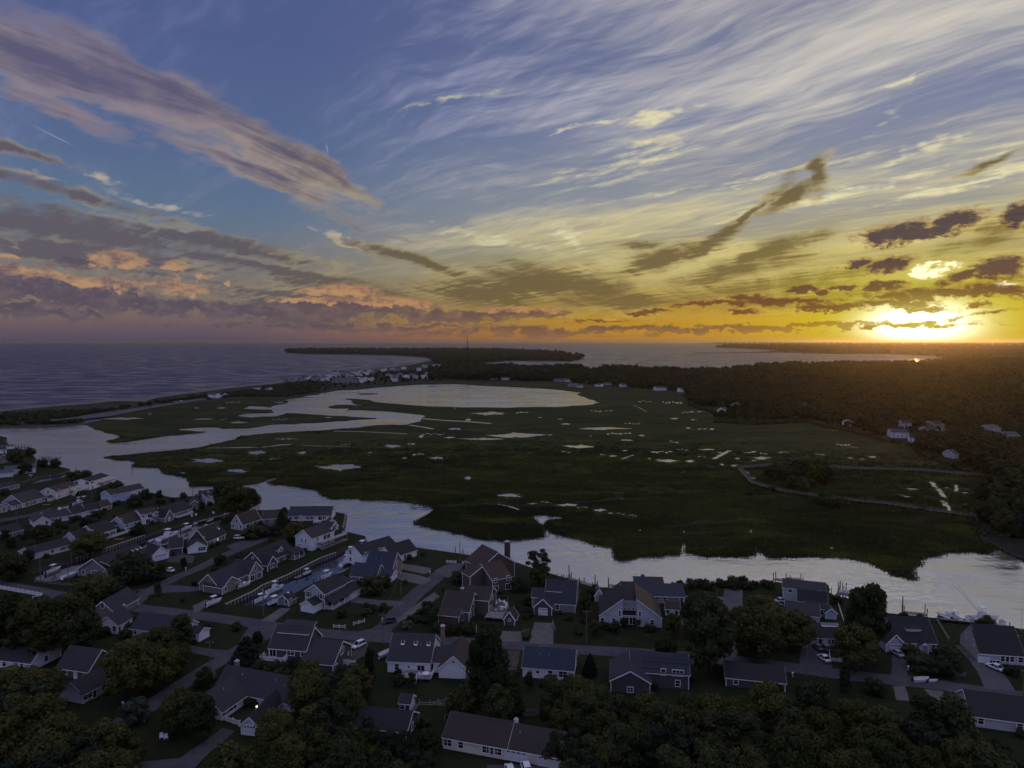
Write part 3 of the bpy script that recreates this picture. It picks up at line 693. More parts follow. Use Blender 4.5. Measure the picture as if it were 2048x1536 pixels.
# ---------------------------------------------------------------- shape collector
class MB:
    def __init__(self): self.V, self.F, self.M = [], [], []
    def add(self, V, F, m=0):
        k = len(self.V)
        self.V += [tuple(v) for v in V]; self.F += [tuple(i + k for i in f) for f in F]; self.M += [m] * len(F)
        return self
    def box(self, x0, y0, z0, x1, y1, z1, m=0):
        V = [(x0, y0, z0), (x1, y0, z0), (x1, y1, z0), (x0, y1, z0), (x0, y0, z1), (x1, y0, z1), (x1, y1, z1), (x0, y1, z1)]
        return self.add(V, [(0, 3, 2, 1), (4, 5, 6, 7), (0, 1, 5, 4), (1, 2, 6, 5), (2, 3, 7, 6), (3, 0, 4, 7)], m)
    def bar(self, a, b, w, h=None, m=0):
        """beam of square or w x h section between two points"""
        a, b = Vector(a), Vector(b); h = h or w
        d = (b - a).normalized()
        s = d.cross(Vector((0, 0, 1)))
        s = s.normalized() if s.length > 1e-4 else Vector((1, 0, 0))
        u = s.cross(d).normalized()
        V = [p + s * (i * w / 2) + u * (j * h / 2) for p in (a, b) for i, j in ((-1, -1), (1, -1), (1, 1), (-1, 1))]
        return self.add(V, [(0, 1, 2, 3), (7, 6, 5, 4), (0, 4, 5, 1), (1, 5, 6, 2), (2, 6, 7, 3), (3, 7, 4, 0)], m)
    def tube(self, pts, rads, n=6, m=0, cap=True):
        pts = [Vector(p) for p in pts]
        if not isinstance(rads, (list, tuple)): rads = [rads] * len(pts)
        V, F = [], []
        for i, p in enumerate(pts):
            d = (pts[min(i + 1, len(pts) - 1)] - pts[max(i - 1, 0)]).normalized()
            s = d.cross(Vector((0, 0, 1)))
            s = s.normalized() if s.length > 1e-3 else Vector((1, 0, 0))
            u = s.cross(d)
            for k in range(n):
                a = 6.28318 * k / n
                V.append(p + (s * math.cos(a) + u * math.sin(a)) * rads[i])
        for i in range(len(pts) - 1):
            for k in range(n):
                F.append((i * n + k, (i + 1) * n + k, (i + 1) * n + (k + 1) % n, i * n + (k + 1) % n))
        if cap:
            F.append(tuple(range(n))); F.append(tuple(reversed(range((len(pts) - 1) * n, len(pts) * n))))
        return self.add(V, F, m)
    def prism(self, poly, off, m=0):
        """planar polygon swept by a vector"""
        n = len(poly); off = Vector(off)
        V = [Vector(p) for p in poly] + [Vector(p) + off for p in poly]
        F = [tuple(reversed(range(n))), tuple(range(n, 2 * n))] + [(i, (i + 1) % n, (i + 1) % n + n, i + n) for i in range(n)]
        return self.add(V, F, m)
    def loft(self, rings, m=0, closed=True, cap=True):
        n = len(rings[0]); V = [p for r in rings for p in r]; F = []
        for i in range(len(rings) - 1):
            for k in range(n if closed else n - 1):
                j = (k + 1) % n
                F.append((i * n + k, i * n + j, (i + 1) * n + j, (i + 1) * n + k))
        if cap:
            F.append(tuple(reversed(range(n)))); F.append(tuple(range((len(rings) - 1) * n, len(rings) * n)))
        return self.add(V, F, m)
    def xf(self, M):
        self.V = [tuple(M @ Vector(v)) for v in self.V]; return self
    def mesh(self, name, mats, smooth=False):
        me = bpy.data.meshes.new(name)
        me.from_pydata(self.V, [], self.F)
        for m in (mats if isinstance(mats, (list, tuple)) else [mats]): me.materials.append(MAT[m])
        me.polygons.foreach_set('material_index', self.M)
        if smooth: me.polygons.foreach_set('use_smooth', [True] * len(me.polygons))
        me.update()
        return me
    def build(self, name, mats, parent=None, smooth=False):
        return place(self.mesh(name, mats, smooth), name, parent)
def place(me, name, parent=None, loc=(0, 0, 0), rz=0.0, scale=None):
    o = bpy.data.objects.new(name, me)
    o.location = loc; o.rotation_euler = (0, 0, rz)
    if scale: o.scale = scale
    COL.objects.link(o)
    if parent is not None: o.parent = parent
    return o
KIDS = {}
def copy_tree(o, parent=None):
    c = o.copy(); COL.objects.link(c); c.parent = parent
    for ch in o.children: copy_tree(ch, c)
    return c

# ---------------------------------------------------------------- house materials
def wall_mat(name, c, var=0.12):
    """boards or shingles laid in courses"""
    m, g, b = new_mat(name)
    p = worldpos(g)
    x, y, z = g.sep(p)
    course = g.m('FRACT', z * 7.0)
    n = g.noise(g.v('MULTIPLY', p, (2.2, 2.2, 7.0)), 1.0, 3, 0.7)
    w = g.noise(p, 0.35, 3, 0.6)
    f = g.step(n, 0.25, 0.75) * 0.6 + g.step(w, 0.3, 0.7) * 0.4
    col = g.mix(f, tuple(q * (1 - var) for q in c), tuple(min(1, q * (1 + var)) for q in c))
    g.put(b.inputs['Base Color'], col)
    b.inputs['Roughness'].default_value = 0.85
    b.inputs['Specular IOR Level'].default_value = 0.2
    bn = g.nt.nodes.new('ShaderNodeBump'); bn.inputs['Strength'].default_value = 0.5; bn.inputs['Distance'].default_value = 0.02
    g.put(bn.inputs['Height'], course); g.nt.links.new(bn.outputs[0], b.inputs['Normal'])
def roof_mat(name, c, var=0.22, rough=0.75):
    m, g, b = new_mat(name)
    p = worldpos(g)
    n = g.noise(g.v('MULTIPLY', p, (3.0, 3.0, 6.0)), 1.0, 3, 0.75)
    w = g.noise(p, 0.25, 4, 0.65)
    f = g.step(n, 0.25, 0.75) * 0.65 + g.step(w, 0.3, 0.7) * 0.35
    g.put(b.inputs['Base Color'], g.mix(f, tuple(q * (1 - var) for q in c), tuple(q * (1 + var) for q in c)))
    b.inputs['Roughness'].default_value = rough
    b.inputs['Specular IOR Level'].default_value = 0.35
    bn = g.nt.nodes.new('ShaderNodeBump'); bn.inputs['Strength'].default_value = 0.4; bn.inputs['Distance'].default_value = 0.03
    g.put(bn.inputs['Height'], g.m('FRACT', g.sep(p)[2] * 9.0) + n); g.nt.links.new(bn.outputs[0], b.inputs['Normal'])
for n_, c_ in dict(white_wall=(0.84, 0.84, 0.86), grey_white_wall=(0.68, 0.69, 0.73), pale_grey_wall=(0.46, 0.47, 0.51), grey_shingle=(0.24, 0.235, 0.245), dark_shingle=(0.095, 0.09, 0.095), tan_wall=(0.42, 0.38, 0.33), weathered_wall=(0.24, 0.20, 0.17),
                   brown_wall=(0.12, 0.09, 0.075), yellow_wall=(0.52, 0.48, 0.26), blue_wall=(0.44, 0.50, 0.66), stone_wall=(0.40, 0.37, 0.34), cream_wall=(0.72, 0.68, 0.60)).items():
    wall_mat(n_, c_)
for n_, c_ in dict(grey_roof=(0.036, 0.036, 0.042), dark_roof=(0.020, 0.020, 0.024), slate_roof=(0.030, 0.033, 0.046), blue_roof=(0.030, 0.034, 0.060), brown_roof=(0.042, 0.031, 0.027), red_brown_roof=(0.060, 0.036, 0.028), pale_roof=(0.075, 0.075, 0.088), green_roof=(0.05, 0.13, 0.12)).items():
    roof_mat(n_, c_)
simple('white_trim', (0.88, 0.88, 0.90), 0.6, 0.06, 0.8)
simple('grey_deck', (0.24, 0.22, 0.21), 0.85, 0.25, 1.5)
simple('brick', (0.11, 0.065, 0.052), 0.9, 0.35, 3.0)
simple('old_brick', (0.24, 0.18, 0.15), 0.9, 0.35, 3.0)
simple('glass', (0.012, 0.013, 0.017), 0.12, 0.0, spec=0.3)
simple('skylight_glass', (0.10, 0.11, 0.13), 0.05, 0.0, spec=0.9)
simple('solar_cell', (0.012, 0.014, 0.03), 0.4, 0.3, 1.0, spec=0.3)
simple('garage_door', (0.72, 0.73, 0.78), 0.5, 0.05, 1.0)
simple('door_white', (0.70, 0.70, 0.74), 0.5, 0.05)
simple('door_dark', (0.05, 0.04, 0.06), 0.5, 0.1)
simple('grey_door', (0.16, 0.13, 0.14), 0.6, 0.1)
simple('shutter', (0.03, 0.035, 0.05), 0.6, 0.1)
simple('lit_window', (0.3, 0.25, 0.2), 0.3, 0.0, emit=(1.0, 0.62, 0.28), es=0.55)
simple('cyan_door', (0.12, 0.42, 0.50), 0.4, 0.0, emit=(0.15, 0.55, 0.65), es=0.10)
simple('vent_metal', (0.6, 0.6, 0.62), 0.4, 0.1, metal=0.4)

# ---------------------------------------------------------------- window and door meshes shared by every house
_cache = {}
def frame_mesh(w, h, kind):
    key = ('frame', round(w, 2), round(h, 2), kind)
    if key in _cache: return _cache[key]
    t = 0.16 if kind != 'door' else 0.12
    mb = MB()
    mb.box(-w / 2 - t, -0.07, -t, -w / 2, 0.03, h + t); mb.box(w / 2, -0.07, -t, w / 2 + t, 0.03, h + t)
    mb.box(-w / 2, -0.07, h, w / 2, 0.03, h + t); mb.box(-w / 2, -0.09, -t, w / 2, 0.03, 0)
    n = max(1, round(w / 0.85)) if kind in ('win', 'slide') else 1
    for i in range(1, n):
        x = -w / 2 + w * i / n
        mb.box(x - 0.05, -0.06, 0, x + 0.05, 0.02, h)
    if kind == 'win' and h > 0.9:
        mb.box(-w / 2, -0.055, h * 0.5 - 0.03, w / 2, 0.015, h * 0.5 + 0.03)
    _cache[key] = mb.mesh('window_frame', 'white_trim')
    return _cache[key]
def pane_mesh(w, h, mat):
    key = ('pane', round(w, 2), round(h, 2), mat)
    if key not in _cache: _cache[key] = MB().box(-w / 2, -0.03, 0, w / 2, 0.02, h).mesh('pane', mat)
    return _cache[key]
def garage_mesh(w, h, mat):
    key = ('garage', round(w, 2), round(h, 2), mat)
    if key not in _cache:
        mb = MB()
        for i in range(4):
            mb.box(-w / 2, -0.05 - 0.01 * (i % 2), h * i / 4 + 0.012, w / 2, 0.02, h * (i + 1) / 4 - 0.012)
        for i in range(4):
            x = -w / 2 + w * (i + 0.5) / 4
            mb.box(x - w * 0.085, -0.072, h * 0.80, x + w * 0.085, -0.02, h * 0.93, 1)
        _cache[key] = mb.mesh('garage_door', [mat, 'glass'])
    return _cache[key]
def shutter_mesh(h):
    key = ('shutter', round(h, 2))
    if key not in _cache: _cache[key] = MB().box(-0.2, -0.05, 0, 0.2, 0.02, h).mesh('shutter', 'shutter')
    return _cache[key]

class House:
    """a house in its own frame: x along the wall that faces the camera, y away from it, z up"""
    def __init__(self, label, p0, p1, depth, h, rh, ridge='x', wall='white_wall', roof='grey_roof', feats=None, name='house', cat='house', group=None, z=None, trim='white_trim', over=0.35, gdoor='garage_door', shut=False, L=None, zb=0.0):
        z = Z_G if z is None else z
        a, b = at(*p0, z), at(*p1, z)
        if L: b = a + (b - a).normalized() * L
        d = b - a
        self.rz = math.atan2(d.y, d.x)
        self.L = d.length
        self.root = tag(empty(name, a + Vector((0, 0, zb)), self.rz), label, cat, group)
        self.wall, self.roof, self.trim, self.gdoor, self.shut, self.over = wall, roof, trim, gdoor, shut, over
        self.D = depth
        self.vol(0, 0, self.L, depth, h, rh, ridge, feats=feats)
    def part(self, mb, name, mats, parent=None):
        return mb.build(name, mats, parent or self.root)
    def vol(self, x0, y0, L, D, h, rh, ridge='x', z0=0.0, wall=None, roof=None, feats=None, over=None, trim=True, front_rh=None, shed_to=1):
        wall, roof = wall or self.wall, roof or self.roof
        o = self.over if over is None else over
        x1, y1 = x0 + L, y0 + D
        zt = z0 + h
        mb = MB()
        base = [(x0, y0), (x1, y0), (x1, y1), (x0, y1)]
        V = [(x, y, z0 - (0.2 if z0 == 0 else 0)) for x, y in base]
        t = 0.16
        rf = MB(); tr = MB()
        if ridge in ('x', 'y'):
            V += [(x, y, zt) for x, y in base]
            if ridge == 'x':
                ym = (y0 + y1) / 2
                V += [(x0, ym, zt + rh), (x1, ym, zt + rh)]
                F = [(0, 1, 5, 4), (1, 2, 6, 9, 5), (2, 3, 7, 6), (3, 0, 4, 8, 7)]
                s = rh / (D / 2)
                for sg, ye in ((-1, y0), (1, y1)):
                    e = (ye + sg * o, zt - s * o)
                    a, b, c, d = (x0 - o, e[0], e[1] + .02), (x1 + o, e[0], e[1] + .02), (x1 + o, ym, zt + rh + .02), (x0 - o, ym, zt + rh + .02)
                    rf.prism([a, b, c, d] if sg < 0 else [b, a, d, c], (0, 0, t))
                    if trim:
                        for xx in (x0 - o + .02, x1 + o - .02):
                            tr.bar((xx, e[0], e[1] - .06), (xx, ym, zt + rh - .06), 0.12, 0.30)
                        tr.bar((x0 - o, e[0] - sg * .02, e[1] - .06), (x1 + o, e[0] - sg * .02, e[1] - .06), 0.08, 0.22)
            else:
                xm = (x0 + x1) / 2
                V += [(xm, y0, zt + rh), (xm, y1, zt + rh)]
                F = [(0, 1, 5, 8, 4), (1, 2, 6, 5), (2, 3, 7, 9, 6), (3, 0, 4, 7)]
                s = rh / (L / 2)
                for sg, xe in ((-1, x0), (1, x1)):
                    e = (xe + sg * o, zt - s * o)
                    a, b, c, d = (e[0], y0 - o, e[1] + .02), (e[0], y1 + o, e[1] + .02), (xm, y1 + o, zt + rh + .02), (xm, y0 - o, zt + rh + .02)
                    rf.prism([b, a, d, c] if sg < 0 else [a, b, c, d], (0, 0, t))
                    if trim:
                        for yy in (y0 - o + .02, y1 + o - .02):
                            tr.bar((e[0], yy, e[1] - .06), (xm, yy, zt + rh - .06), 0.12, 0.30)
                        tr.bar((e[0] - sg * .02, y0 - o, e[1] - .06), (e[0] - sg * .02, y1 + o, e[1] - .06), 0.08, 0.22)
        elif ridge == 'hip':
            V += [(x, y, zt) for x, y in base]
            F = [(0, 1, 5, 4), (1, 2, 6, 5), (2, 3, 7, 6), (3, 0, 4, 7)]
            k = min(L, D) / 2
            q = [(x0 - o, y0 - o, zt - .1), (x1 + o, y0 - o, zt - .1), (x1 + o, y1 + o, zt - .1), (x0 - o, y1 + o, zt - .1)]
            r = [(x0 + k, (y0 + y1) / 2, zt + rh), (x1 - k, (y0 + y1) / 2, zt + rh)] if L >= D else [((x0 + x1) / 2, y0 + k, zt + rh), ((x0 + x1) / 2, y1 - k, zt + rh)]
            Fh = [(0, 1, 5, 4), (1, 2, 5), (2, 3, 4, 5), (3, 0, 4), (3, 2, 1, 0)] if L >= D else [(0, 1, 4), (1, 2, 5, 4), (2, 3, 5), (3, 0, 4, 5), (3, 2, 1, 0)]
            rf.add(q + r, Fh)
            for i in range(4):
                a, b = Vector(q[i]), Vector(q[(i + 1) % 4])
                tr.bar(a - Vector((0, 0, .1)), b - Vector((0, 0, .1)), 0.06, 0.18)
        elif ridge == 'side':   # one slope falling sideways: rh = (rise at x0, rise at x1)
            r0, r1 = rh
            V += [(x0, y0, zt + r0), (x1, y0, zt + r1), (x1, y1, zt + r1), (x0, y1, zt + r0)]
            F = [(0, 1, 5, 4), (1, 2, 6, 5), (2, 3, 7, 6), (3, 0, 4, 7)]
            rf.prism([(x0 - .2, y0 - o, zt + r0), (x1 + .2, y0 - o, zt + r1), (x1 + .2, y1 + o, zt + r1), (x0 - .2, y1 + o, zt + r0)], (0, 0, .16))
            for yy in (y0 - o + .02, y1 + o - .02): tr.bar((x0 - .2, yy, zt + r0 - .08), (x1 + .2, yy, zt + r1 - .08), .1, .26)
        else:  # 'shed': one slope, eave towards the camera (rh > 0 rises to the back); 'flat'
            r0, r1 = (0.0, rh)
            V += [(x0, y0, zt + r0), (x1, y0, zt + r0), (x1, y1, zt + r1), (x0, y1, zt + r1)]
            F = [(0, 1, 5, 4), (1, 2, 6, 5), (2, 3, 7, 6), (3, 0, 4, 7)]
            s = (r1 - r0) / D
            rf.prism([(x0 - o, y0 - o, zt - s * o + .02), (x1 + o, y0 - o, zt - s * o + .02), (x1 + o, y1 + (o if ridge == 'flat' else 0), zt + r1 + (s * o if ridge == 'flat' else 0) + .02), (x0 - o, y1 + (o if ridge == 'flat' else 0), zt + r1 + .02)], (0, 0, 0.14))
            if trim:
                tr.bar((x0 - o, y0 - o + .02, zt - s * o - .05), (x1 + o, y0 - o + .02, zt - s * o - .05), 0.08, 0.2)
                for xx in (x0 - o + .02, x1 + o - .02): tr.bar((xx, y0 - o, zt - s * o - .05), (xx, y1, zt + r1 - .05), 0.08, 0.2)
        mb.add(V, F)
        if trim and h > 1.2:
            for (x, y) in base:
                tr.box(x - .09, y - .09, z0, x + .09, y + .09, zt - .02)
        self.part(mb, 'wall', wall)
        self.part(rf, 'roof', roof)
        if tr.V: self.part(tr, 'trim', self.trim)
        if feats: self.features(x0, y0, L, D, z0, h, feats)
        self.last = (x0, y0, L, D, z0, h, rh, ridge)
        return self
    def features(self, x0, y0, L, D, z0, h, feats):
        for face, rows in feats.items():
            if isinstance(rows, str): rows = [rows]
            W = L if face in 'fb' else D
            for r, pat in enumerate(rows):
                n = len(pat)
                for i, ch in enumerate(pat):
                    if ch in '. ': continue
                    u = W * (i + 0.5) / n
                    self.opening(face, x0, y0, L, D, u, z0 + r * 2.65, ch)
    def opening(self, face, x0, y0, L, D, u, z, ch):
        off = 0.02
        if face == 'f': loc, rz = (x0 + u, y0 - off, z), 0
        elif face == 'b': loc, rz = (x0 + L - u, y0 + D + off, z), math.pi
        elif face == 'r': loc, rz = (x0 + L + off, y0 + u, z), math.pi / 2
        else: loc, rz = (x0 - off, y0 + D - u, z), -math.pi / 2
        loc = Vector(loc)
        spec = {'w': (1.05, 1.45, 0.8), 'W': (2.0, 1.45, 0.8), 'B': (2.6, 1.4, 0.8), 's': (0.7, 0.7, 1.3), 'o': (0.55, 0.55, 1.4), 'P': (2.6, 1.9, 0.3), 't': (0.6, 1.6, 0.5), 'q': (1.6, 0.6, 0.25), 'Q': (2.6, 0.6, 0.2), 'v': (0.6, 0.55, 0.25), 'L': (0.9, 1.3, 0.9), 'm': (1.3, 1.2, 0.25)}
        if ch in spec:
            w, hh, sill = spec[ch]
            f = place(frame_mesh(w, hh, 'win'), 'window', self.root, loc + Vector((0, 0, sill)), rz)
            place(pane_mesh(w, hh, 'lit_window' if ch == 'L' else 'glass'), 'pane', f)
            if self.shut and ch == 'w':
                for s in (-1, 1): place(shutter_mesh(hh), 'shutter', f, (s * (w / 2 + 0.36), 0, 0))
        elif ch in 'DdC':
            f = place(frame_mesh(0.95, 2.05, 'door'), 'door', self.root, loc + Vector((0, 0, 0.12)), rz)
            place(pane_mesh(0.95, 2.05, {'D': 'door_white', 'd': 'door_dark', 'C': 'cyan_door'}[ch]), 'door_panel', f)
        elif ch == 'S':
            f = place(frame_mesh(1.9, 2.05, 'slide'), 'sliding_door', self.root, loc + Vector((0, 0, 0.12)), rz)
            place(pane_mesh(1.9, 2.05, 'glass'), 'pane', f)
        elif ch in 'GgH':
            w = {'G': 2.7, 'g': 2.4, 'H': 4.6}[ch]
            f = place(frame_mesh(w, 2.15, 'door'), 'garage_door', self.root, loc + Vector((0, 0, 0.05)), rz)
            place(garage_mesh(w, 2.15, self.gdoor), 'door_panel', f)
    def roof_z(self, x, y, v=None):
        x0, y0, L, D, z0, h, rh, ridge = v or self.last
        if ridge == 'x': return z0 + h + rh * (1 - abs(y - y0 - D / 2) / (D / 2))
        if ridge == 'y': return z0 + h + rh * (1 - abs(x - x0 - L / 2) / (L / 2))
        return z0 + h + rh * (y - y0) / D
    def chimney(self, x, y, w=0.8, top=None, mat='brick', up=1.2, cap=True):
        zt = top or self.roof_z(x, y) + up
        mb = MB().box(x - w / 2, y - w / 2, 0 if mat != 'white_trim' else zt - 2.2, x + w / 2, y + w / 2, zt)
        c = self.part(mb, 'chimney', mat)
        if cap: MB().box(x - w / 2 - .08, y - w / 2 - .08, zt, x + w / 2 + .08, y + w / 2 + .08, zt + 0.14).box(x - w / 4, y - w / 4, zt + .14, x + w / 4, y + w / 4, zt + .45).build('chimney_cap', 'vent_metal', c)
        return self
    def skylight(self, x, y, w=0.8, l=1.2, mat='skylight_glass'):
        x0, y0, L, D, z0, h, rh, ridge = self.last
        e = 0.05
        if ridge == 'x':
            dy = l / 2 * 0.8
            za, zb = self.roof_z(x, y - dy) + .2, self.roof_z(x, y + dy) + .2
            fr = MB().prism([(x - w / 2, y - dy, za), (x + w / 2, y - dy, za), (x + w / 2, y + dy, zb), (x - w / 2, y + dy, zb)], (0, 0, .10))
            gl = MB().prism([(x - w / 2 + .08, y - dy + .08, za + .10), (x + w / 2 - .08, y - dy + .08, za + .10), (x + w / 2 - .08, y + dy - .08, zb + .08), (x - w / 2 + .08, y + dy - .08, zb + .08)], (0, 0, .04))
        else:
            dx = l / 2 * 0.8
            za, zb = self.roof_z(x - dx, y) + .2, self.roof_z(x + dx, y) + .2
            fr = MB().prism([(x - dx, y - w / 2, za), (x + dx, y - w / 2, zb), (x + dx, y + w / 2, zb), (x - dx, y + w / 2, za)], (0, 0, .10))
            gl = MB().prism([(x - dx + .08, y - w / 2 + .08, za + .12), (x + dx - .08, y - w / 2 + .08, zb + .12), (x + dx - .08, y + w / 2 - .08, zb + .12), (x - dx + .08, y + w / 2 - .08, za + .12)], (0, 0, .04))
        f = self.part(fr, 'skylight', 'white_trim')
        gl.build('pane', mat, f)
        return self
    def vents(self, pts):
        for x, y in pts:
            z = self.roof_z(x, y) + 0.1
            self.part(MB().tube([(x, y, z), (x, y, z + .55)], 0.09, 6), 'roof_vent', 'vent_metal')
        return self
    def deck(self, x0, y0, L, D, z, rails='flr', rail_mat='white_trim', steps=None, mat='grey_deck', pickets=True):
        mb = MB()
        n = max(3, int(D / 0.45))
        for i in range(n):
            mb.box(x0, y0 + D * i / n + .01, z - .12, x0 + L, y0 + D * (i + 1) / n - .01, z - (0.002 if i % 2 else 0))
        mb.box(x0 + .06, y0 + .06, z - .32, x0 + L - .06, y0 + D - .06, z - .125)
        d = self.part(mb, 'deck', mat)
        for i in range(max(2, int(L / 2.4) + 1)):
            x = x0 + .1 + (L - .2) * i / max(1, int(L / 2.4))
            if z > 0.5: MB().box(x - .07, y0 + .03, -.1, x + .07, y0 + .17, z - .3).build('deck_post', mat, d)
        segs = {'f': ((x0, y0), (x0 + L, y0)), 'r': ((x0 + L, y0), (x0 + L, y0 + D)), 'l': ((x0, y0 + D), (x0, y0)), 'b': ((x0, y0 + D), (x0 + L, y0 + D))}
        for f in rails:
            (ax, ay), (bx, by) = segs[f]
            rail((ax, ay, z), (bx, by, z), d, rail_mat, pickets)
        if steps:
            sx, sy, sw, sdir = steps
            st = MB(); nst = max(2, int(z / 0.19))
            for i in range(nst):
                zz = z * (1 - (i + 1) / (nst + 1))
                if sdir == 'f': st.box(sx, sy - .28 * (i + 1), zz - .18, sx + sw, sy - .28 * i, zz)
                elif sdir == 'r': st.box(sx + .28 * i, sy, zz - .18, sx + .28 * (i + 1), sy + sw, zz)
                else: st.box(sx - .28 * (i + 1), sy, zz - .18, sx - .28 * i, sy + sw, zz)
            st.build('steps', mat, d)
            e = .28 * nst
            for k in (0, sw):
                if sdir == 'f': a, b = (sx + k, sy, z), (sx + k, sy - e, 0.1)
                elif sdir == 'r': a, b = (sx, sy + k, z), (sx + e, sy + k, 0.1)
                else: a, b = (sx, sy + k, z), (sx - e, sy + k, 0.1)
                rail(a, b, d, rail_mat, pickets)
        return self
    def porch(self, x0, y0, L, D, h, rh, z=0.4, roof=None, rails='fr', posts=3):
        self.deck(x0, y0, L, D, z, rails)
        for i in range(posts):
            x = x0 + .12 + (L - .24) * i / max(1, posts - 1)
            self.part(MB().box(x - .09, y0 + .05, z, x + .09, y0 + .23, h), 'porch_post', 'white_trim')
        o = .25
        self.part(MB().prism([(x0 - o, y0 - o, h), (x0 + L + o, y0 - o, h), (x0 + L + o, y0 + D, h + rh), (x0 - o, y0 + D, h + rh)], (0, 0, .16)), 'porch_roof', roof or self.roof)
        return self
    def portico(self, x, w=1.8, d=1.4, h=2.5, rh=0.8):
        for s in (-1, 1): self.part(MB().box(x + s * w / 2 - .1, -d, 0, x + s * w / 2 + .1, -d + .2, h), 'porch_post', 'white_trim')
        mb = MB()
        mb.prism([(x - w / 2 - .25, -d - .15, h), (x + w / 2 + .25, -d - .15, h), (x, -d - .15, h + rh)], (0, .12, 0), 1)
        for s in (-1, 1):
            a = [(x + s * (w / 2 + .3), -d - .2, h - .02), (x + s * (w / 2 + .3), 0.3, h - .02), (x, 1.2, h + rh + .05), (x, -d - .2, h + rh + .05)]
            mb.prism(a if s > 0 else list(reversed(a)), (0, 0, .12), 0)
        self.part(mb, 'portico_roof', [self.roof, 'white_trim'])
        self.part(MB().box(x - w / 2, -d - .3, -.05, x + w / 2, 0, .2).box(x - w / 2, -d - .6, -.05, x + w / 2, -d - .3, .1), 'porch_step', 'grey_deck')
        return self
    def bump(self, x, y, w, d, h, mat='white_trim', name='air_conditioner', z=0):
        self.part(MB().box(x - w / 2, y - d / 2, z, x + w / 2, y + d / 2, z + h).box(x - w / 2 + .05, y - d / 2 + .05, z + h, x + w / 2 - .05, y + d / 2 - .05, z + h + .05), name, mat)
        return self
def rail(a, b, parent, mat='white_trim', pickets=True, h=1.0, sp=1.8):
    a, b = Vector(a), Vector(b)
    mb = MB()
    up = Vector((0, 0, 1))
    mb.bar(a + up * h, b + up * h, .09, .07); mb.bar(a + up * .12, b + up * .12, .06, .06)
    n = max(1, int((b - a).length / sp))
    for i in range(n + 1):
        p = a + (b - a) * (i / n)
        mb.box(p.x - .06, p.y - .06, p.z, p.x + .06, p.y + .06, p.z + h + .1)
    if pickets:
        m_ = int((b - a).length / 0.22)
        for i in range(1, m_):
            p = a + (b - a) * (i / m_)
            mb.box(p.x - .022, p.y - .022, p.z + .14, p.x + .022, p.y + .022, p.z + h - .03)
    return mb.build('railing', mat, parent)
# ---------------------------------------------------------------- houses round the canals
H = House
HG = 'houses of the canal village'
def h(label, p0, p1, depth, ht, rh, ridge='x', wall='white_wall', roof='grey_roof', feats=None, **k):
    k.setdefault('group', HG)
    return H(label, p0, p1, depth, ht, rh, ridge, wall, roof, feats, **k)
h('white cottage at the tip of the inlet beside the long wooden pier', (-16, 909), (13, 906), 8, 3.0, 2.0, 'x', 'white_wall', 'slate_roof', {'f': 'w.w'})
h('low white boathouse roof on the sandy inlet shore', (6, 899), (29, 897), 5, 2.2, 0.8, 'x', 'white_wall', 'pale_roof', {'f': 'd.'}, name='boathouse', cat='boathouse')
h('weathered shingle cottage with one gable window facing the inlet shrubs', (-5, 928), (21, 926), 12, 3.4, 2.8, 'y', 'weathered_wall', 'slate_roof', {'f': 's'})
h('pale grey low house with two roof levels by the first canal', (-8, 956), (26, 953), 8, 2.8, 1.4, 'x', 'grey_white_wall', 'pale_roof', {'f': ['.D']}).vol(5, 8.1, 16, 9, 3.2, 2.0, 'x', feats={'f': 'wWw', 'r': 'w'})
h('grey ranch with a row of wide windows behind the first canal', (-14, 988), (38, 977), 9, 2.6, 1.8, 'x', 'grey_shingle', 'dark_roof', {'f': '.W.BB'})
h('big grey gabled house with white trim and lean-to garage on the second canal', (45, 1016), (90, 1003), 11.5, 2.7, 4.0, 'x', 'pale_grey_wall', 'grey_roof', {'f': '.PPP..w', 'l': '..'}).vol(-5.5, 1.0, 5.4, 6, 2.3, 1.8, 'x', feats={'f': 'w'})
h('tan gable end house at the edge of the second canal fence', (-22, 1030), (14, 1024), 9, 2.7, 2.3, 'y', 'tan_wall', 'grey_roof', {'f': 'w.w'})
h('cream two-storey house with white railed deck above the second canal', (113, 999), (155, 985), 9.0, 4.4, 2.2, 'x', 'cream_wall', 'brown_roof', {'f': ['w..S', 'w.ww'], 'l': ['w', 'w']}).deck(11.5, -5.5, 8, 5.4, 2.4, 'flr', steps=(11.5, -4.5, 1.2, 'l'))
h('small cream garden shed beside the cream deck house', (97, 1003), (106, 1001), 2.6, 1.9, 0.9, 'x', 'cream_wall', 'brown_roof', {'l': 'd'}, name='shed', cat='shed')
h('bright white two-storey house with upper balcony facing the river mouth', (180, 980), (218, 967), 9.5, 4.8, 1.6, 'x', 'white_wall', 'dark_roof', {'f': ['d.S.', 'B.w.'], 'l': ['', 'W.W']}).deck(8, -2.2, 13, 2.1, 2.6, 'flr')
h('light blue two-storey house with brown roof near the river mouth', (222, 1007), (262, 999), 9, 4.6, 2.0, 'x', 'blue_wall', 'brown_roof', {'f': ['s.', 's.s'], 'r': ['w', 'WW']}).vol(12, 7, 11, 8, 3.4, 2.2, 'x', wall='white_wall', roof='slate_roof', feats={'r': 'W', 'f': '.w'})
h('long pale ranch with cupola and projecting gable on the lawn row', (90, 1048), (143, 1040), 9.5, 2.5, 2.6, 'x', 'grey_white_wall', 'grey_roof', {'f': 'wBww.w'}).vents([(9, 5.2), (13, 5.0)]).vol(-5, -4.5, 6.5, 10, 2.5, 2.2, 'y', feats={'f': '.w'}).bump(7, 4.6, 1.3, 1.1, 0.9, name='cupola', z=5.0)
h('white garage with one door between the ranches', (146, 1039), (171, 1033), 7, 2.7, 2.6, 'x', 'cream_wall', 'dark_roof', {'f': 'H'}, name='garage', cat='garage')
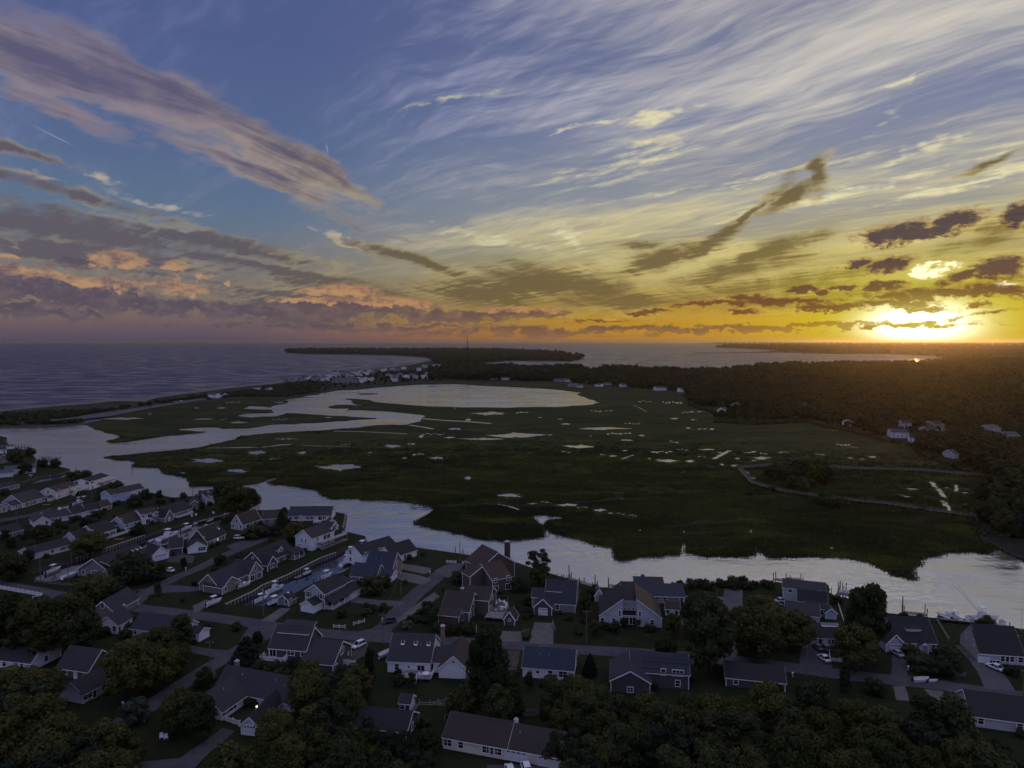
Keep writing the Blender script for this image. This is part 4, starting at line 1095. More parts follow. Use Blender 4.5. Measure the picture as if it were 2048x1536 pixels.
h('cream cottage with bay windows beyond the white garage', (172, 1031), (202, 1026), 7.5, 2.5, 2.8, 'x', 'cream_wall', 'dark_roof', {'f': '.W.w', 'l': ''})
h('small brown-roofed cottage at the end of the ranch row', (203, 1023), (223, 1018), 7.0, 2.3, 2.4, 'x', 'tan_wall', 'brown_roof', {'f': 'w.w'})
h('dim grey cottage on the grass lane at the village edge', (8, 1079), (46, 1069), 8.5, 2.4, 2.4, 'x', 'grey_shingle', 'dark_roof', {'f': '.w..', 'l': 'W'})
h('grey house with twin gables and wide glass doors behind a yellow kayak', (193, 1083), (232, 1071), 10.5, 3.2, 3.4, 'x', 'pale_grey_wall', 'dark_roof', {'f': 'PPP', 'l': ['..', '.W']}).vol(-7, 3.0, 7.1, 7, 2.8, 2.6, 'x', feats={'f': '.d'}).deck(-2, -3.0, 17, 2.9, 0.7, 'fr')
h('low grey house with two white-framed picture windows by the dock canal', (64, 1120), (144, 1099), 8.5, 2.5, 1.9, 'x', 'grey_white_wall', 'dark_roof', {'f': '...w.BB'}).vents([(3, 3), (6, 5)])
h('blue-grey house with brown roof and gable beside the yacht canal', (250, 1059), (283, 1049), 8.5, 2.6, 3.2, 'x', 'blue_wall', 'brown_roof', {'f': 'w.ww', 'l': ['', '.w']}).vol(-2.5, 4, 2.6, 4, 2.2, 1.0, 'x')
h('pale two-storey house with small balcony over the yacht canal', (284, 1050), (316, 1043), 8, 4.8, 1.8, 'x', 'grey_white_wall', 'brown_roof', {'f': ['.S..', 'w.S.w'], 'l': ['', '']}).deck(5, -1.6, 5, 1.5, 2.5, 'flr', rail_mat='grey_deck')
h('long dark-roofed house with white deck rail on the yacht canal', (335, 1041), (384, 1026), 11, 2.6, 3.4, 'x', 'grey_shingle', 'dark_roof', {'f': '.w..w', 'l': ['', 'w']}).vol(-3.4, -2.0, 5, 9, 2.4, 3.2, 'y', feats={'f': 'D'}).deck(3, -3.6, 10, 3.5, 0.9, 'flr').chimney(7, 7, 0.9, up=0.8)
h('dark shingle gable with one window next to the tree point', (377, 1021), (402, 1019), 13, 2.9, 2.2, 'y', 'grey_shingle', 'dark_roof', {'f': 'w'})
h('two-storey shingle house with skylight and brick chimney on the tree point', (413, 1011), (436, 1005), 9, 4.6, 2.2, 'x', 'pale_grey_wall', 'dark_roof', {'f': ['S.w', 'w.W'], 'l': ['', '']}).skylight(4, 3).chimney(-0.5, 4, 0.9, up=1.4)
# along the yacht canal and its street
h('very long dark roofed house with shed dormer and three skylights', (221, 1157), (300, 1124), 14, 2.6, 4.4, 'x', 'grey_shingle', 'dark_roof', {'f': '.w.w.w.w', 'l': 'wWw'}, over=0.7).skylight(16, 4.2).skylight(18, 4.2).skylight(20, 4.2).vol(1.2, 1.2, 5, 5.5, 3.2, 1.6, 'shed', z0=1.6, feats={'l': '', 'f': ''})
h('white gable garage with black door lintel beside two parked cars', (306, 1124), (337, 1116), 7.5, 3.0, 2.4, 'y', 'white_wall', 'dark_roof', {'f': 'H'}, name='garage', cat='garage')
h('low dark house with white gable of three windows by the canal bulkhead', (338, 1110), (365, 1107), 16, 2.6, 1.8, 'x', 'dark_shingle', 'dark_roof', {'f': ''}).vol(7.0, -1.5, 7, 11, 2.5, 2.2, 'y', wall='white_wall', feats={'f': '.B'})
h('dark shingle cape with cyan door, lit window and twin skylights', (414, 1096), (450, 1080), 8.6, 2.9, 4.6, 'x', 'dark_shingle', 'dark_roof', {'f': 'wwCLww', 'l': ['...', '..t']}).skylight(11, 2.2).skylight(9.5, 5.2).chimney(7, 5.2, 1.0, mat='old_brick', up=1.1)
h('grey saltbox with three gable windows on the canal mouth', (485, 1061), (521, 1049), 6.4, 2.9, 4.2, 'x', 'pale_grey_wall', 'brown_roof', {'f': '.SwSw', 'l': ['w.w', '.w.']})
h('brown-roofed two-door grey garage at the street end', (526, 1048), (558, 1046), 7.5, 2.6, 3.0, 'x', 'grey_shingle', 'brown_roof', {'f': 'gg'}, name='garage', cat='garage', gdoor='grey_door')
h('long pale ranch with small portico and white garage door by the river', (577, 1042), (662, 1041), 10, 2.6, 3.2, 'x', 'grey_white_wall', 'slate_roof', {'f': 'w.w.D.ww..Sw.G'}, shut=True).portico(6.2).chimney(11.5, 5.6, 1.1, up=0.7)
h('tiny white shed at the corner of the river lawn', (656, 1054), (672, 1052), 3.4, 2.1, 1.5, 'y', 'white_wall', 'grey_roof', {'f': '.'}, name='shed', cat='shed')
h('white two-storey house with gable garage doors and long upper deck', (624, 1102), (668, 1085), 8.6, 5.4, 3.0, 'x', 'grey_white_wall', 'grey_roof', {'l': ['gg', '.tt.'], 'f': ['..w.w.', '.w.SS.']}).deck(3, -2.6, 16.5, 2.5, 2.7, 'flr').deck(3, -2.8, 17, 2.7, 0.25, '').vol(12.5, 0.4, 4.4, 4.5, 1.9, 1.7, 'y', z0=5.0, feats={'f': 'P'})
h('shingle cape with dormer, gable bay and arched garden porch', (526, 1141), (588, 1114), 9.5, 2.7, 4.0, 'x', 'dark_shingle', 'dark_roof', {'f': '..WW.w.w', 'l': ['', '.s.']}).vol(-0.5, -2.6, 5.2, 5.6, 2.6, 2.6, 'y', feats={'f': 'W'}).vol(10, 1.0, 2.2, 4.0, 2.2, 1.0, 'y', z0=2.9, feats={'f': 's'}).porch(14, -3.6, 6, 3.5, 2.6, 1.3, rails='')
h('grey house with two brown shingle gables and a canopy-covered boat', (437, 1187), (500, 1160), 8.5, 2.7, 3.6, 'x', 'weathered_wall', 'slate_roof', {'f': '.w.S.', 'l': ''}).vol(-0.6, -2.4, 8.2, 8.5, 2.6, 2.6, 'y', feats={'f': 'w.w'}).vol(12.6, -1.8, 6.6, 8.5, 3.2, 3.6, 'y', feats={'f': ['SS', 'w']})
h('two-storey grey house with shuttered gable and white front porch', (649, 1219), (690, 1197), 7.6, 5.2, 2.6, 'x', 'pale_grey_wall', 'dark_roof', {'l': ['w.w', 'w.w'], 'f': ['.Dw', 'wwww']}, shut=True).porch(0, -3.2, 10, 3.1, 2.6, 1.2, rails='flr', posts=4).vol(9.6, -2.6, 6, 8.2, 2.5, 2.2, 'x', wall='white_wall', feats={'f': 'H'}).vol(9.8, 0.5, 5.4, 4, 1.9, 1.0, 'shed', z0=3.0, feats={'f': 'Q'}).vol(-4.2, 1.0, 4.1, 5, 2.6, 1.4, 'x', wall='white_wall').chimney(6, 4.6, 0.8, up=0.6)
h('small shingle boat shed at the head of the canal', (578, 1213), (592, 1206), 4.6, 2.0, 1.5, 'x', 'grey_shingle', 'dark_roof', {'l': '.w', 'f': 'w.'}, name='shed', cat='shed').bump(2.2, 2.2, 0.7, 0.7, 0.6, name='cupola', z=3.1)
h('house with deep blue roofs and brown gables between canal and shell drive', (702, 1164), (752, 1168), 8.0, 2.5, 3.4, 'x', 'weathered_wall', 'blue_roof', {'f': '..w.D.', 'r': ['.W', '']}).vol(2.6, 6.5, 10.5, 9.5, 3.9, 4.4, 'x', feats={'r': ['', '.w.']}).vents([(6, 8.6), (8, 8.4)]).vol(11, 3, 3.2, 5.5, 2.3, 1.4, 'x', wall='white_wall', feats={'r': 'G'})
h('white house with stepped dark roofs and garage wing beside the river lawn', (786, 1128), (833, 1112), 9, 2.7, 3.4, 'x', 'white_wall', 'dark_roof', {'f': '.d.', 'r': ['w.w', '']}).vol(-9, 7.5, 18, 9, 4.4, 2.6, 'x', feats={'f': ['', 'w.w..'], 'l': ['w.', 'w.']}).vol(-4, -1.2, 6, 8, 2.5, 2.0, 'x', feats={'f': '.G'})
h('tall brown board house with red-brown roofs and massive brick chimney', (985, 1186), (1022, 1178), 15, 4.6, 3.6, 'x', 'brown_wall', 'red_brown_roof', {'f': ['S.S', 'w.w'], 'r': ['w.w', 'w.w']}).vol(0.5, 9, 14, 11, 6.2, 4.6, 'y', feats={'f': '', 'r': ['', '']}).chimney(15.2, 15, 1.6, top=12.0, mat='brick').vol(-5.5, 6, 9, 5.5, 5.2, 2.6, 'y', feats={'f': ''})
h('brown shingle house with long brown roofs above a dark hedge', (884, 1238), (938, 1243), 11, 3.2, 4.0, 'x', 'brown_wall', 'brown_roof', {'f': '.w..d.', 'r': ['wSw', '.w.']}).vol(5.4, 6.4, 8, 9, 4.8, 2.6, 'x', feats={'r': ['S.', 'w']}).deck(13.2, 2, 6, 5, 1.1, 'r', rail_mat='grey_deck').chimney(4.2, 8, 1.0, up=1.6, mat='old_brick').vol(-0.2, -2.6, 6.5, 2.6, 2.5, 1.3, 'shed')
h('little brown gable shed with one square window by the patio', (1009, 1250), (1029, 1252), 4.2, 2.2, 2.2, 'y', 'brown_wall', 'brown_roof', {'f': 'o'}, name='shed', cat='shed')
h('shingle house with slate roof, shed dormer and attached gable garage', (1090, 1222), (1150, 1226), 11, 3.0, 5.6, 'x', 'grey_shingle', 'slate_roof', {'f': 's.w...'}).vol(-3.0, -3.6, 5.6, 9.5, 2.7, 2.6, 'y', feats={'f': 'G'}, wall='dark_shingle').vol(-4.6, 3, 4.6, 6, 3.4, 1.8, 'x', feats={'f': 'w'}).vol(0.5, 2.6, 4.4, 4.4, 2.6, 1.2, 'shed', z0=3.2, feats={'f': 'Q'}).chimney(6, 9.5, 0.9, up=0.6)
h('pale contemporary house with twin sloped gables and recessed glass centre', (1199, 1250), (1245, 1252), 15, 3.0, (0.0, 5.6), 'side', 'pale_grey_wall', 'dark_roof', {'f': ['w.w.', '...t']}).vol(7.0, 1.5, 4.0, 13, 2.9, 0.3, 'flat', roof='dark_roof', feats={'f': ['SS']}).vol(11.2, 0, 7.4, 15, 3.0, (5.6, 0.0), 'side', feats={'f': ['..w.', 't...']}).vol(7.0, 4.0, 4.0, 10, 3.2, 2.4, 'shed', z0=3.4, roof='dark_roof', feats={'f': 'vvv'})
h('long low blue-grey house with raised upper storey on the seawall', (1258, 1206), (1368, 1209), 12, 2.7, 2.0, 'x', 'grey_shingle', 'slate_roof', {'f': '....D.WW...w'}).vol(2.5, 7, 9.5, 6, 4.6, 1.0, 'x', feats={'f': ['', 'v.v.v']}).chimney(5.6, 11, 1.2, up=0.9).vents([(13, 5)])
h('tiny gabled outbuilding with two windows among shrubs', (1331, 1231), (1358, 1233), 4.4, 2.4, 1.5, 'x', 'grey_white_wall', 'brown_roof', {'f': 'w.w'}, name='shed', cat='shed')
h('small pale shed with steep roof behind the contemporary house', (1190, 1203), (1205, 1203), 3.6, 2.3, 1.8, 'y', 'pale_grey_wall', 'pale_roof', {'f': ''}, name='shed', cat='shed')
h('two-storey grey waterfront house with dark flat-topped roof and vents', (1566, 1203), (1592, 1206), 8.5, 4.9, 1.5, 'x', 'pale_grey_wall', 'grey_roof', {'f': ['.W.', 'w.w']}, L=13).vents([(3, 4), (6, 4), (8, 4), (12, 4)]).vol(4.4, -5.4, 8.6, 5.5, 2.9, 2.6, 'x', roof='dark_roof', feats={'f': '....'}).vol(6.6, -10, 5.6, 5, 2.6, 1.0, 'x', roof='dark_roof', feats={'f': '.tw'}).vol(0.5, -16.5, 9.5, 8.5, 2.4, 2.2, 'x', roof='grey_roof', feats={'f': ''})
h('blue-grey garden shed with white gable trim by the rope fence', (1651, 1238), (1672, 1239), 4.6, 2.2, 1.3, 'y', 'blue_wall', 'grey_roof', {'f': ''}, name='shed', cat='shed')
h('dark-roofed cottage with white door panels and a ridge skylight', (1635, 1292), (1688, 1294), 8.5, 2.6, 2.4, 'x', 'grey_shingle', 'dark_roof', {'f': 'dD.BB'}).skylight(4.5, 3.6, 4.8, 1.4).vol(-4.2, 0.6, 4.2, 6, 2.3, 1.6, 'x', feats={'f': 'H'})
h('grey cape with white pedimented porch, triple window dormer and garage gable', (1790, 1302), (1872, 1304), 11, 2.7, 5.0, 'x', 'pale_grey_wall', 'dark_roof', {'f': '..B.D.w'}).portico(7.2, 2.0, 1.6).vol(4.0, 2.2, 3.6, 3.5, 1.6, 0.6, 'shed', z0=3.9, feats={'f': 'Q'}).vol(-2.8, -0.8, 5, 6, 2.5, 2.6, 'y', feats={'f': ['G', 's']}).chimney(6.4, 6.8, 1.2, mat='white_trim', up=1.8)
h('shingle cape with stone gable wing, two dormers and white garage door', (1962, 1325), (2046, 1331), 12, 2.8, 5.4, 'x', 'pale_grey_wall', 'dark_roof', {'f': 'G.Q.WW.w', 'l': ['', '.t.']}).vol(0.6, 2.6, 2.6, 3.5, 1.3, 0.5, 'shed', z0=3.6, feats={'f': 'q'}).vol(4.6, 4.4, 6, 3, 1.4, 0.5, 'shed', z0=5.2, feats={'f': 'q.q'}).chimney(8.5, 8, 1.2, mat='white_trim', up=1.8).vol(-0.3, 0, 0.28, 12, 2.8, 5.35, 'x', wall='stone_wall', feats={'l': ['', '.t.t.']}, trim=False, over=0.3)
# the near rows
h('white house with wide grey roof, back deck and three flat skylights', (776, 1344), (860, 1348), 13, 3.2, 4.6, 'x', 'white_wall', 'grey_roof', {'f': ['.w.o.S.', '']}).skylight(3, 4.0, 0.9, 1.2, 'solar_cell').skylight(6.5, 4.0, 0.9, 1.2, 'solar_cell').skylight(10, 4.0, 0.9, 1.2, 'solar_cell').vents([(8, 3.6)]).chimney(13.0, 8, 1.0, top=9.6, mat='old_brick').vol(12.0, 1, 5, 8, 2.9, 2.2, 'x', feats={'f': '.W'}).vol(14.0, -1.8, 7.4, 12, 2.7, 3.3, 'y', roof='brown_roof', feats={'f': ['', 'o']}).deck(5, -4.4, 7.4, 4.3, 0.9, 'fr', steps=(7.2, -4.4, 1.6, 'f'))
h('white cape with violet-blue roof and cluttered back patio', (1046, 1354), (1147, 1362), 8.5, 2.9, 3.4, 'x', 'white_wall', 'blue_roof', {'f': '.D.s..w..W..'}).vents([(4, 2.5), (6.4, 2.5), (4, 4.2)]).chimney(0.3, 7.4, 0.6, up=0.8, mat='white_trim')
h('dark shingle house with solar panels along its roof among trees', (1262, 1372), (1377, 1380), 9.5, 4.0, 3.0, 'x', 'dark_shingle', 'slate_roof', {'f': ['......w.', '....w.B.'], 'r': ['w', 'w']}).vol(-5.0, -3.6, 9.5, 11, 3.0, 2.6, 'y', feats={'f': '.m.'}).chimney(5.8, 8, 0.9, up=0.9)
h('long dark house above white stair deck with roof lights and twin gables', (540, 1332), (612, 1338), 9.5, 5.2, 4.2, 'x', 'dark_shingle', 'grey_roof', {'f': ['..w.w', 'S..W.w'], 'r': ['', 'w']}).vol(1.2, 3.0, 8.2, 5, 2.2, 1.4, 'shed', z0=6.0, feats={'f': 'QQ'}).deck(-1.5, -2.6, 6.5, 2.5, 2.7, 'flr', steps=(5.0, -2.4, 1.2, 'r')).vol(10.4, -2.6, 8.6, 12, 3.2, 3.6, 'x', feats={'r': ['w.s', '.W.'], 'f': ''})
lr = h('L-shaped ranch with grey roofs round a fenced courtyard', (444, 1441), (494, 1406), 9.0, 2.5, 3.2, 'x', 'grey_white_wall', 'grey_roof', {'f': 'WWw.d'}, over=0.6)
lr.vents([(4, 3), (11, 3.4)]).vol(lr.L, -13.5, 9.0, 22.5, 2.5, 3.4, 'y', feats={'l': '...QD..', 'r': ''}).vents([(lr.L + 3, -6), (lr.L + 2.4, -9)]).chimney(lr.L + 5.5, 7.5, 0.9, up=1.6, mat='old_brick')
h('small garage with white door and lamp beside the courtyard fence', (483, 1469), (517, 1472), 12, 2.4, 1.8, 'y', 'grey_white_wall', 'dark_roof', {'f': 'G'}, name='garage', cat='garage')
h('long ranch with brown shingle roof and two pale blue garage doors', (888, 1497), (1012, 1520), 9.5, 2.7, 3.0, 'x', 'cream_wall', 'brown_roof', {'f': 'W.w...BB.'}, shut=False).vol(14.2, 0.2, 10.6, 9, 2.6, 2.8, 'x', feats={'f': 'H.H'}).vents([(16, 3)]).chimney(14.4, 5.4, 0.8, mat='white_trim', up=0.9)
h('little grey shed with blue door and window at the garden fence', (800, 1424), (820, 1426), 3.4, 2.4, 1.2, 'x', 'grey_white_wall', 'slate_roof', {'f': 'wd'}, name='shed', cat='shed')
h('teal-roofed low shed beside a board fence under the tall dense tree', (1004, 1436), (1034, 1437), 3.6, 1.9, 1.1, 'x', 'grey_white_wall', 'green_roof', None, name='shed', cat='shed')
h('dark-roofed house half hidden by trees with a pale gable end', (700, 1473), (812, 1486), 8, 2.6, 2.4, 'x', 'dark_shingle', 'dark_roof', {'r': 'w'})
h('brown shingle cape with brick chimney at the street corner grove', (-8, 1336), (62, 1344), 9.5, 2.6, 4.2, 'x', 'grey_white_wall', 'grey_roof', {'f': '.w.ww.', 'r': ['.w.', '']}, shut=False).chimney(9.6, 5.2, 0.9, up=0.7)
h('dark red shingle cottage with white door under grey roof', (116, 1352), (177, 1361), 8.5, 2.5, 3.8, 'x', 'brown_wall', 'grey_roof', {'f': '.w.D.w'})
h('pale bungalow with yellow side wall beside the dirt path', (167, 1408), (228, 1375), 7.4, 2.5, 2.3, 'x', 'yellow_wall', 'dark_roof', {'f': 'wwd.w.W', 'l': 'w.w'}).vol(-0.12, 0, 0.1, 7.4, 2.45, 2.2, 'x', wall='pale_grey_wall', trim=False)
h('brown gable cottage with one window above the big oak', (184, 1236), (228, 1238), 12, 2.4, 3.2, 'y', 'weathered_wall', 'slate_roof', {'f': ['', '.w.']})
h('grey cottage with white long side and small gable steps', (236, 1268), (266, 1250), 6.6, 2.7, 2.6, 'x', 'white_wall', 'slate_roof', {'f': 'd..w.', 'l': '.ww'}).chimney(8.4, 4, 0.6, up=0.6, mat='old_brick')
h('low house with broad blue-grey roof half covered by trees', (262, 1272), (352, 1284), 9, 2.5, 3.0, 'x', 'grey_white_wall', 'slate_roof', {'f': 'w.w.w'}).vents([(9, 6)])
h('white house corner beside the flowering bush at the bend', (381, 1281), (398, 1284), 4, 2.6, 1.0, 'x', 'white_wall', 'dark_roof', {'f': 'w'})
h('dark wide roof across the near lawn by the street', (1942, 1452), (2140, 1480), 11, 2.6, 3.2, 'x', 'pale_grey_wall', 'dark_roof', {'f': 'w.w.w', 'l': ''})
h('low dark roof hidden in the grove beside the main street', (1452, 1372), (1570, 1384), 8, 2.4, 2.2, 'x', 'dark_shingle', 'dark_roof', {'f': 'w.w'})

# solar panels as single panels on the dark shingle house
for o in list(COL.objects):
    if o.get('label', '').startswith('dark shingle house with solar'):
        me = MB().box(-.5, -.8, 0, .5, .8, .05).mesh('solar_panel', 'solar_cell')
        ang = math.atan2(3.0, 4.75)
        for i in range(12):
            for j in range(2):
                if i < 5 or j == 1:
                    y = 1.3 + j * 1.5
                    p = place(me, 'solar_panel', o, (3.4 + i * 1.06, y, 4.0 + 3.0 * y / 4.75 + .26))
                    p.rotation_euler = (ang, 0, 0)
# ---------------------------------------------------------------- foliage
def leaf_mat(name, dark, mid, light):
    m, g, b = new_mat(name)
    oi = g.nt.nodes.new('ShaderNodeObjectInfo')
    rnd = E(g, oi.outputs['Random'])
    p = worldpos(g)
    n = g.noise(p, 0.55, 2, 0.6)
    n2 = g.noise(p, 3.0, 2, 0.6)
    col = g.mix(g.step(n + (rnd - 0.5) * 0.35, 0.32, 0.66), dark, mid)
    col = g.mix(g.step(n2 + (rnd - 0.5) * 0.2, 0.50, 0.80), col, light)
    col = g.mix(g.step(rnd, 0.60, 1.0) * 0.4, col, g.mix(0.5, col, (0.075, 0.076, 0.020, 1)))
    col = g.mix(g.step(rnd, 0.40, 0.0) * 0.55, col, g.mix(1.0, col, (0.55, 0.72, 0.70, 1), 'MULTIPLY'))
    g.put(b.inputs['Base Color'], col)
    b.inputs['Roughness'].default_value = 0.75
    b.inputs['Specular IOR Level'].default_value = 0.12
    tr = g.nt.nodes.new('ShaderNodeBsdfTranslucent')
    g.put(tr.inputs[0], g.mix(0.5, col, light))
    mx = g.nt.nodes.new('ShaderNodeMixShader'); mx.inputs[0].default_value = 0.22
    out = [q for q in g.nt.nodes if q.type == 'OUTPUT_MATERIAL'][0]
    g.nt.links.new(b.outputs[0], mx.inputs[1]); g.nt.links.new(tr.outputs[0], mx.inputs[2]); g.nt.links.new(mx.outputs[0], out.inputs[0])
leaf_mat('oak_leaves', (0.042, 0.050, 0.017), (0.077, 0.084, 0.025), (0.147, 0.133, 0.036))
leaf_mat('maple_leaves', (0.036, 0.050, 0.022), (0.063, 0.076, 0.028), (0.112, 0.112, 0.036))
leaf_mat('pine_needles', (0.025, 0.036, 0.022), (0.039, 0.053, 0.028), (0.063, 0.073, 0.034))
leaf_mat('dark_needles', (0.020, 0.028, 0.018), (0.031, 0.042, 0.025), (0.048, 0.059, 0.031))
leaf_mat('shrub_leaves', (0.036, 0.045, 0.022), (0.062, 0.070, 0.031), (0.105, 0.104, 0.045))
leaf_mat('pale_leaves', (0.05, 0.065, 0.045), (0.08, 0.095, 0.065), (0.11, 0.12, 0.08))
leaf_mat('bloom', (0.05, 0.055, 0.025), (0.16, 0.15, 0.09), (0.30, 0.27, 0.18))
leaf_mat('forest_leaves', (0.022, 0.030, 0.012), (0.038, 0.046, 0.018), (0.066, 0.066, 0.022))
simple('bark', (0.060, 0.048, 0.038), 0.95, 0.35, 2.0)

def leaf_cloud(centres, radii, count, size, seed, up=0.25, flat=1.0):
    """small bent leaf sprays spread over a set of lumps; returns verts and faces"""
    r = np.random.default_rng(seed)
    centres = np.array(centres); radii = np.array(radii)
    w = radii ** 2; w = w / w.sum()
    idx = r.choice(len(centres), count, p=w)
    d = r.normal(size=(count, 3)); d[:, 2] += up
    d /= np.linalg.norm(d, axis=1)[:, None]
    rad = radii[idx] * (0.78 + 0.30 * r.random(count))
    pos = centres[idx] + d * rad[:, None] * np.array([1, 1, flat])
    # drop sprays buried in another lump
    keep = np.ones(count, bool)
    for c, q in zip(centres, radii):
        dd = (pos - c) / np.array([1, 1, flat])
        keep &= (np.linalg.norm(dd, axis=1) > q * 0.70)
    pos, d = pos[keep], d[keep]
    n = len(pos)
    nrm = d + r.normal(size=(n, 3)) * 0.55
    nrm /= np.linalg.norm(nrm, axis=1)[:, None]
    a = np.cross(nrm, r.normal(size=(n, 3))); a /= np.linalg.norm(a, axis=1)[:, None]
    b = np.cross(nrm, a)
    s = size * (0.6 + 0.8 * r.random(n))[:, None]
    V = np.empty((n, 4, 3))
    V[:, 0] = pos - a * s * 0.6; V[:, 1] = pos - b * s * 0.35 + nrm * s * 0.12
    V[:, 2] = pos + a * s * 0.6; V[:, 3] = pos + b * s * 0.35 + nrm * s * 0.12
    F = np.arange(n * 4).reshape(n, 4)
    return V.reshape(-1, 3), F
def np_mesh(name, V, F, mat):
    me = bpy.data.meshes.new(name)
    me.vertices.add(len(V)); me.vertices.foreach_set('co', np.asarray(V, np.float32).ravel())
    k = F.shape[1]
    me.loops.add(F.size); me.loops.foreach_set('vertex_index', F.astype(np.int32).ravel())
    me.polygons.add(len(F)); me.polygons.foreach_set('loop_start', np.arange(0, F.size, k, dtype=np.int32))
    me.materials.append(MAT[mat])
    me.update(calc_edges=True)
    return me
def lumps(R, Hc, zc, n, seed, spread=0.62, lo=0.30, hi=0.46):
    r = random.Random(seed)
    C, Q = [(0, 0, zc)], [R * 0.62]
    for i in range(n):
        a = 2.399963 * i + r.uniform(-.4, .4)
        t = -0.55 + 1.5 * (i + 0.5) / n
        t = max(-0.6, min(0.95, t + r.uniform(-.12, .12)))
        rr = math.sqrt(max(0.05, 1 - t * t)) * spread * r.uniform(0.85, 1.15)
        C.append((R * rr * math.cos(a), R * rr * math.sin(a), zc + Hc * t * 0.62))
        Q.append(R * r.uniform(lo, hi))
    return C, Q
def core_faces(C, Q, k=0.72):
    """coarse inner bodies so that a crown is not see-through in its middle"""
    V, F = [], []
    ico = [(0, 0, 1), (.894, 0, .447), (.276, .851, .447), (-.724, .526, .447), (-.724, -.526, .447), (.276, -.851, .447), (.724, .526, -.447), (-.276, .851, -.447), (-.894, 0, -.447), (-.276, -.851, -.447), (.724, -.526, -.447), (0, 0, -1)]
    fi = [(0, 1, 2), (0, 2, 3), (0, 3, 4), (0, 4, 5), (0, 5, 1), (1, 6, 2), (2, 7, 3), (3, 8, 4), (4, 9, 5), (5, 10, 1), (2, 6, 7), (3, 7, 8), (4, 8, 9), (5, 9, 10), (1, 10, 6), (11, 7, 6), (11, 8, 7), (11, 9, 8), (11, 10, 9), (11, 6, 10)]
    for c, q in zip(C, Q):
        o = len(V)
        V += [(c[0] + p[0] * q * k, c[1] + p[1] * q * k, c[2] + p[2] * q * k) for p in ico]
        F += [(a + o, b + o, d + o, d + o) for a, b, d in fi]
    return V, F
def join_cloud(VF, core=None):
    V, F = VF
    if core and core[0]:
        o = len(V)
        V = np.vstack([V, np.array(core[0])])
        # triangles kept as quads with a split corner
        CF = np.array(core[1]) + o
        tri = CF[:, :3]
        return V, F, tri
    return V, F, None
def crown_mesh(name, C, Q, count, size, seed, mat, up=0.25, flat=1.0, core=0.72):
    V, F = leaf_cloud(C, Q, count, size, seed, up, flat)
    cv, cf = core_faces(C, Q, core) if core else ([], [])
    me = bpy.data.meshes.new(name)
    allV = np.vstack([V, np.array(cv)]) if cv else V
    nq = len(F); tri = (np.array(cf)[:, :3] + len(V)) if cv else np.zeros((0, 3), int)
    me.vertices.add(len(allV)); me.vertices.foreach_set('co', allV.astype(np.float32).ravel())
    loops = np.concatenate([F.ravel(), tri.ravel()]).astype(np.int32)
    me.loops.add(len(loops)); me.loops.foreach_set('vertex_index', loops)
    starts = np.concatenate([np.arange(nq) * 4, nq * 4 + np.arange(len(tri)) * 3]).astype(np.int32)
    me.polygons.add(len(starts)); me.polygons.foreach_set('loop_start', starts)
    me.materials.append(MAT[mat]); me.update(calc_edges=True)
    return me
def limb_mesh(name, Hh, R, zc, seed, base=0.32, n=6):
    r = random.Random(seed)
    mb = MB()
    k = [(0, 0, -0.3), (r.uniform(-.1, .1), r.uniform(-.1, .1), zc * 0.45), (r.uniform(-.3, .3), r.uniform(-.3, .3), zc), (0, 0, zc + (Hh - zc) * 0.6)]
    mb.tube(k, [base * 1.2, base * 0.85, base * 0.55, base * 0.15], 7)
    for i in range(n):
        a = i * 2.4 + r.uniform(-.4, .4); z0 = zc * r.uniform(0.45, 0.85)
        e = Vector((math.cos(a) * R * .62, math.sin(a) * R * .62, zc + (Hh - zc) * r.uniform(-.1, .5)))
        s = Vector((0, 0, z0)); m_ = s.lerp(e, .5) + Vector((0, 0, .4))
        mb.tube([s, m_, e], [base * .45, base * .3, base * .1], 5)
    return mb.mesh(name, 'bark')

PROTO = {}
def proto(kind, crown, trunk): PROTO.setdefault(kind, []).append((crown, trunk))
# unit trees are 10 m high
for i in range(5):
    R = [4.6, 5.2, 4.2, 5.6, 4.8][i]
    C, Q = lumps(R, 7.4, 6.0, 15 + i, 40 + i)
    proto('oak', crown_mesh('crown', C, Q, 4200, 0.62, 60 + i, 'oak_leaves'), limb_mesh('trunk', 10, R, 4.6, 30 + i))
for i in range(3):
    R = [3.8, 4.3, 3.6][i]
    C, Q = lumps(R, 8.4, 5.8, 17, 140 + i, 0.56)
    proto('maple', crown_mesh('crown', C, Q, 3800, 0.56, 160 + i, 'maple_leaves'), limb_mesh('trunk', 10, R, 4.6, 130 + i))
for i in range(2):   # pitch pine: open pads on a bare stem
    r = random.Random(70 + i); C, Q = [], []
    for k in range(20):
        z = 4.6 + 5.2 * (k / 20) ** 0.85; rr = (1 - ((z - 6.8) / 4.6) ** 2) * 3.9
        a = k * 2.4 + r.uniform(-.4, .4)
        C.append((rr * math.cos(a) * r.uniform(.5, 1.05), rr * math.sin(a) * r.uniform(.5, 1.05), z)); Q.append(r.uniform(.75, 1.25))
    proto('pine', crown_mesh('crown', C, Q, 2600, 0.42, 80 + i, 'pine_needles', 0.3, 0.6, 0.55), limb_mesh('trunk', 10, 2.6, 6.0, 90 + i, 0.22, 9))
for i in range(2):   # spruce / cedar: dense cone
    r = random.Random(170 + i); C, Q = [], []
    for k in range(46):
        t = k / 46; z = 0.9 + 8.9 * t; rr = (1 - t) ** 0.8 * 2.7
        a = k * 2.4
        C.append((rr * math.cos(a) * .8, rr * math.sin(a) * .8, z)); Q.append(0.35 + 1.0 * (1 - t))
    proto('spruce', crown_mesh('crown', C, Q, 3600, 0.50, 180 + i, 'dark_needles', 0.1, 0.8, 0.7), limb_mesh('trunk', 10, 1.2, 4.0, 190 + i, 0.2, 3))
C, Q = [], []
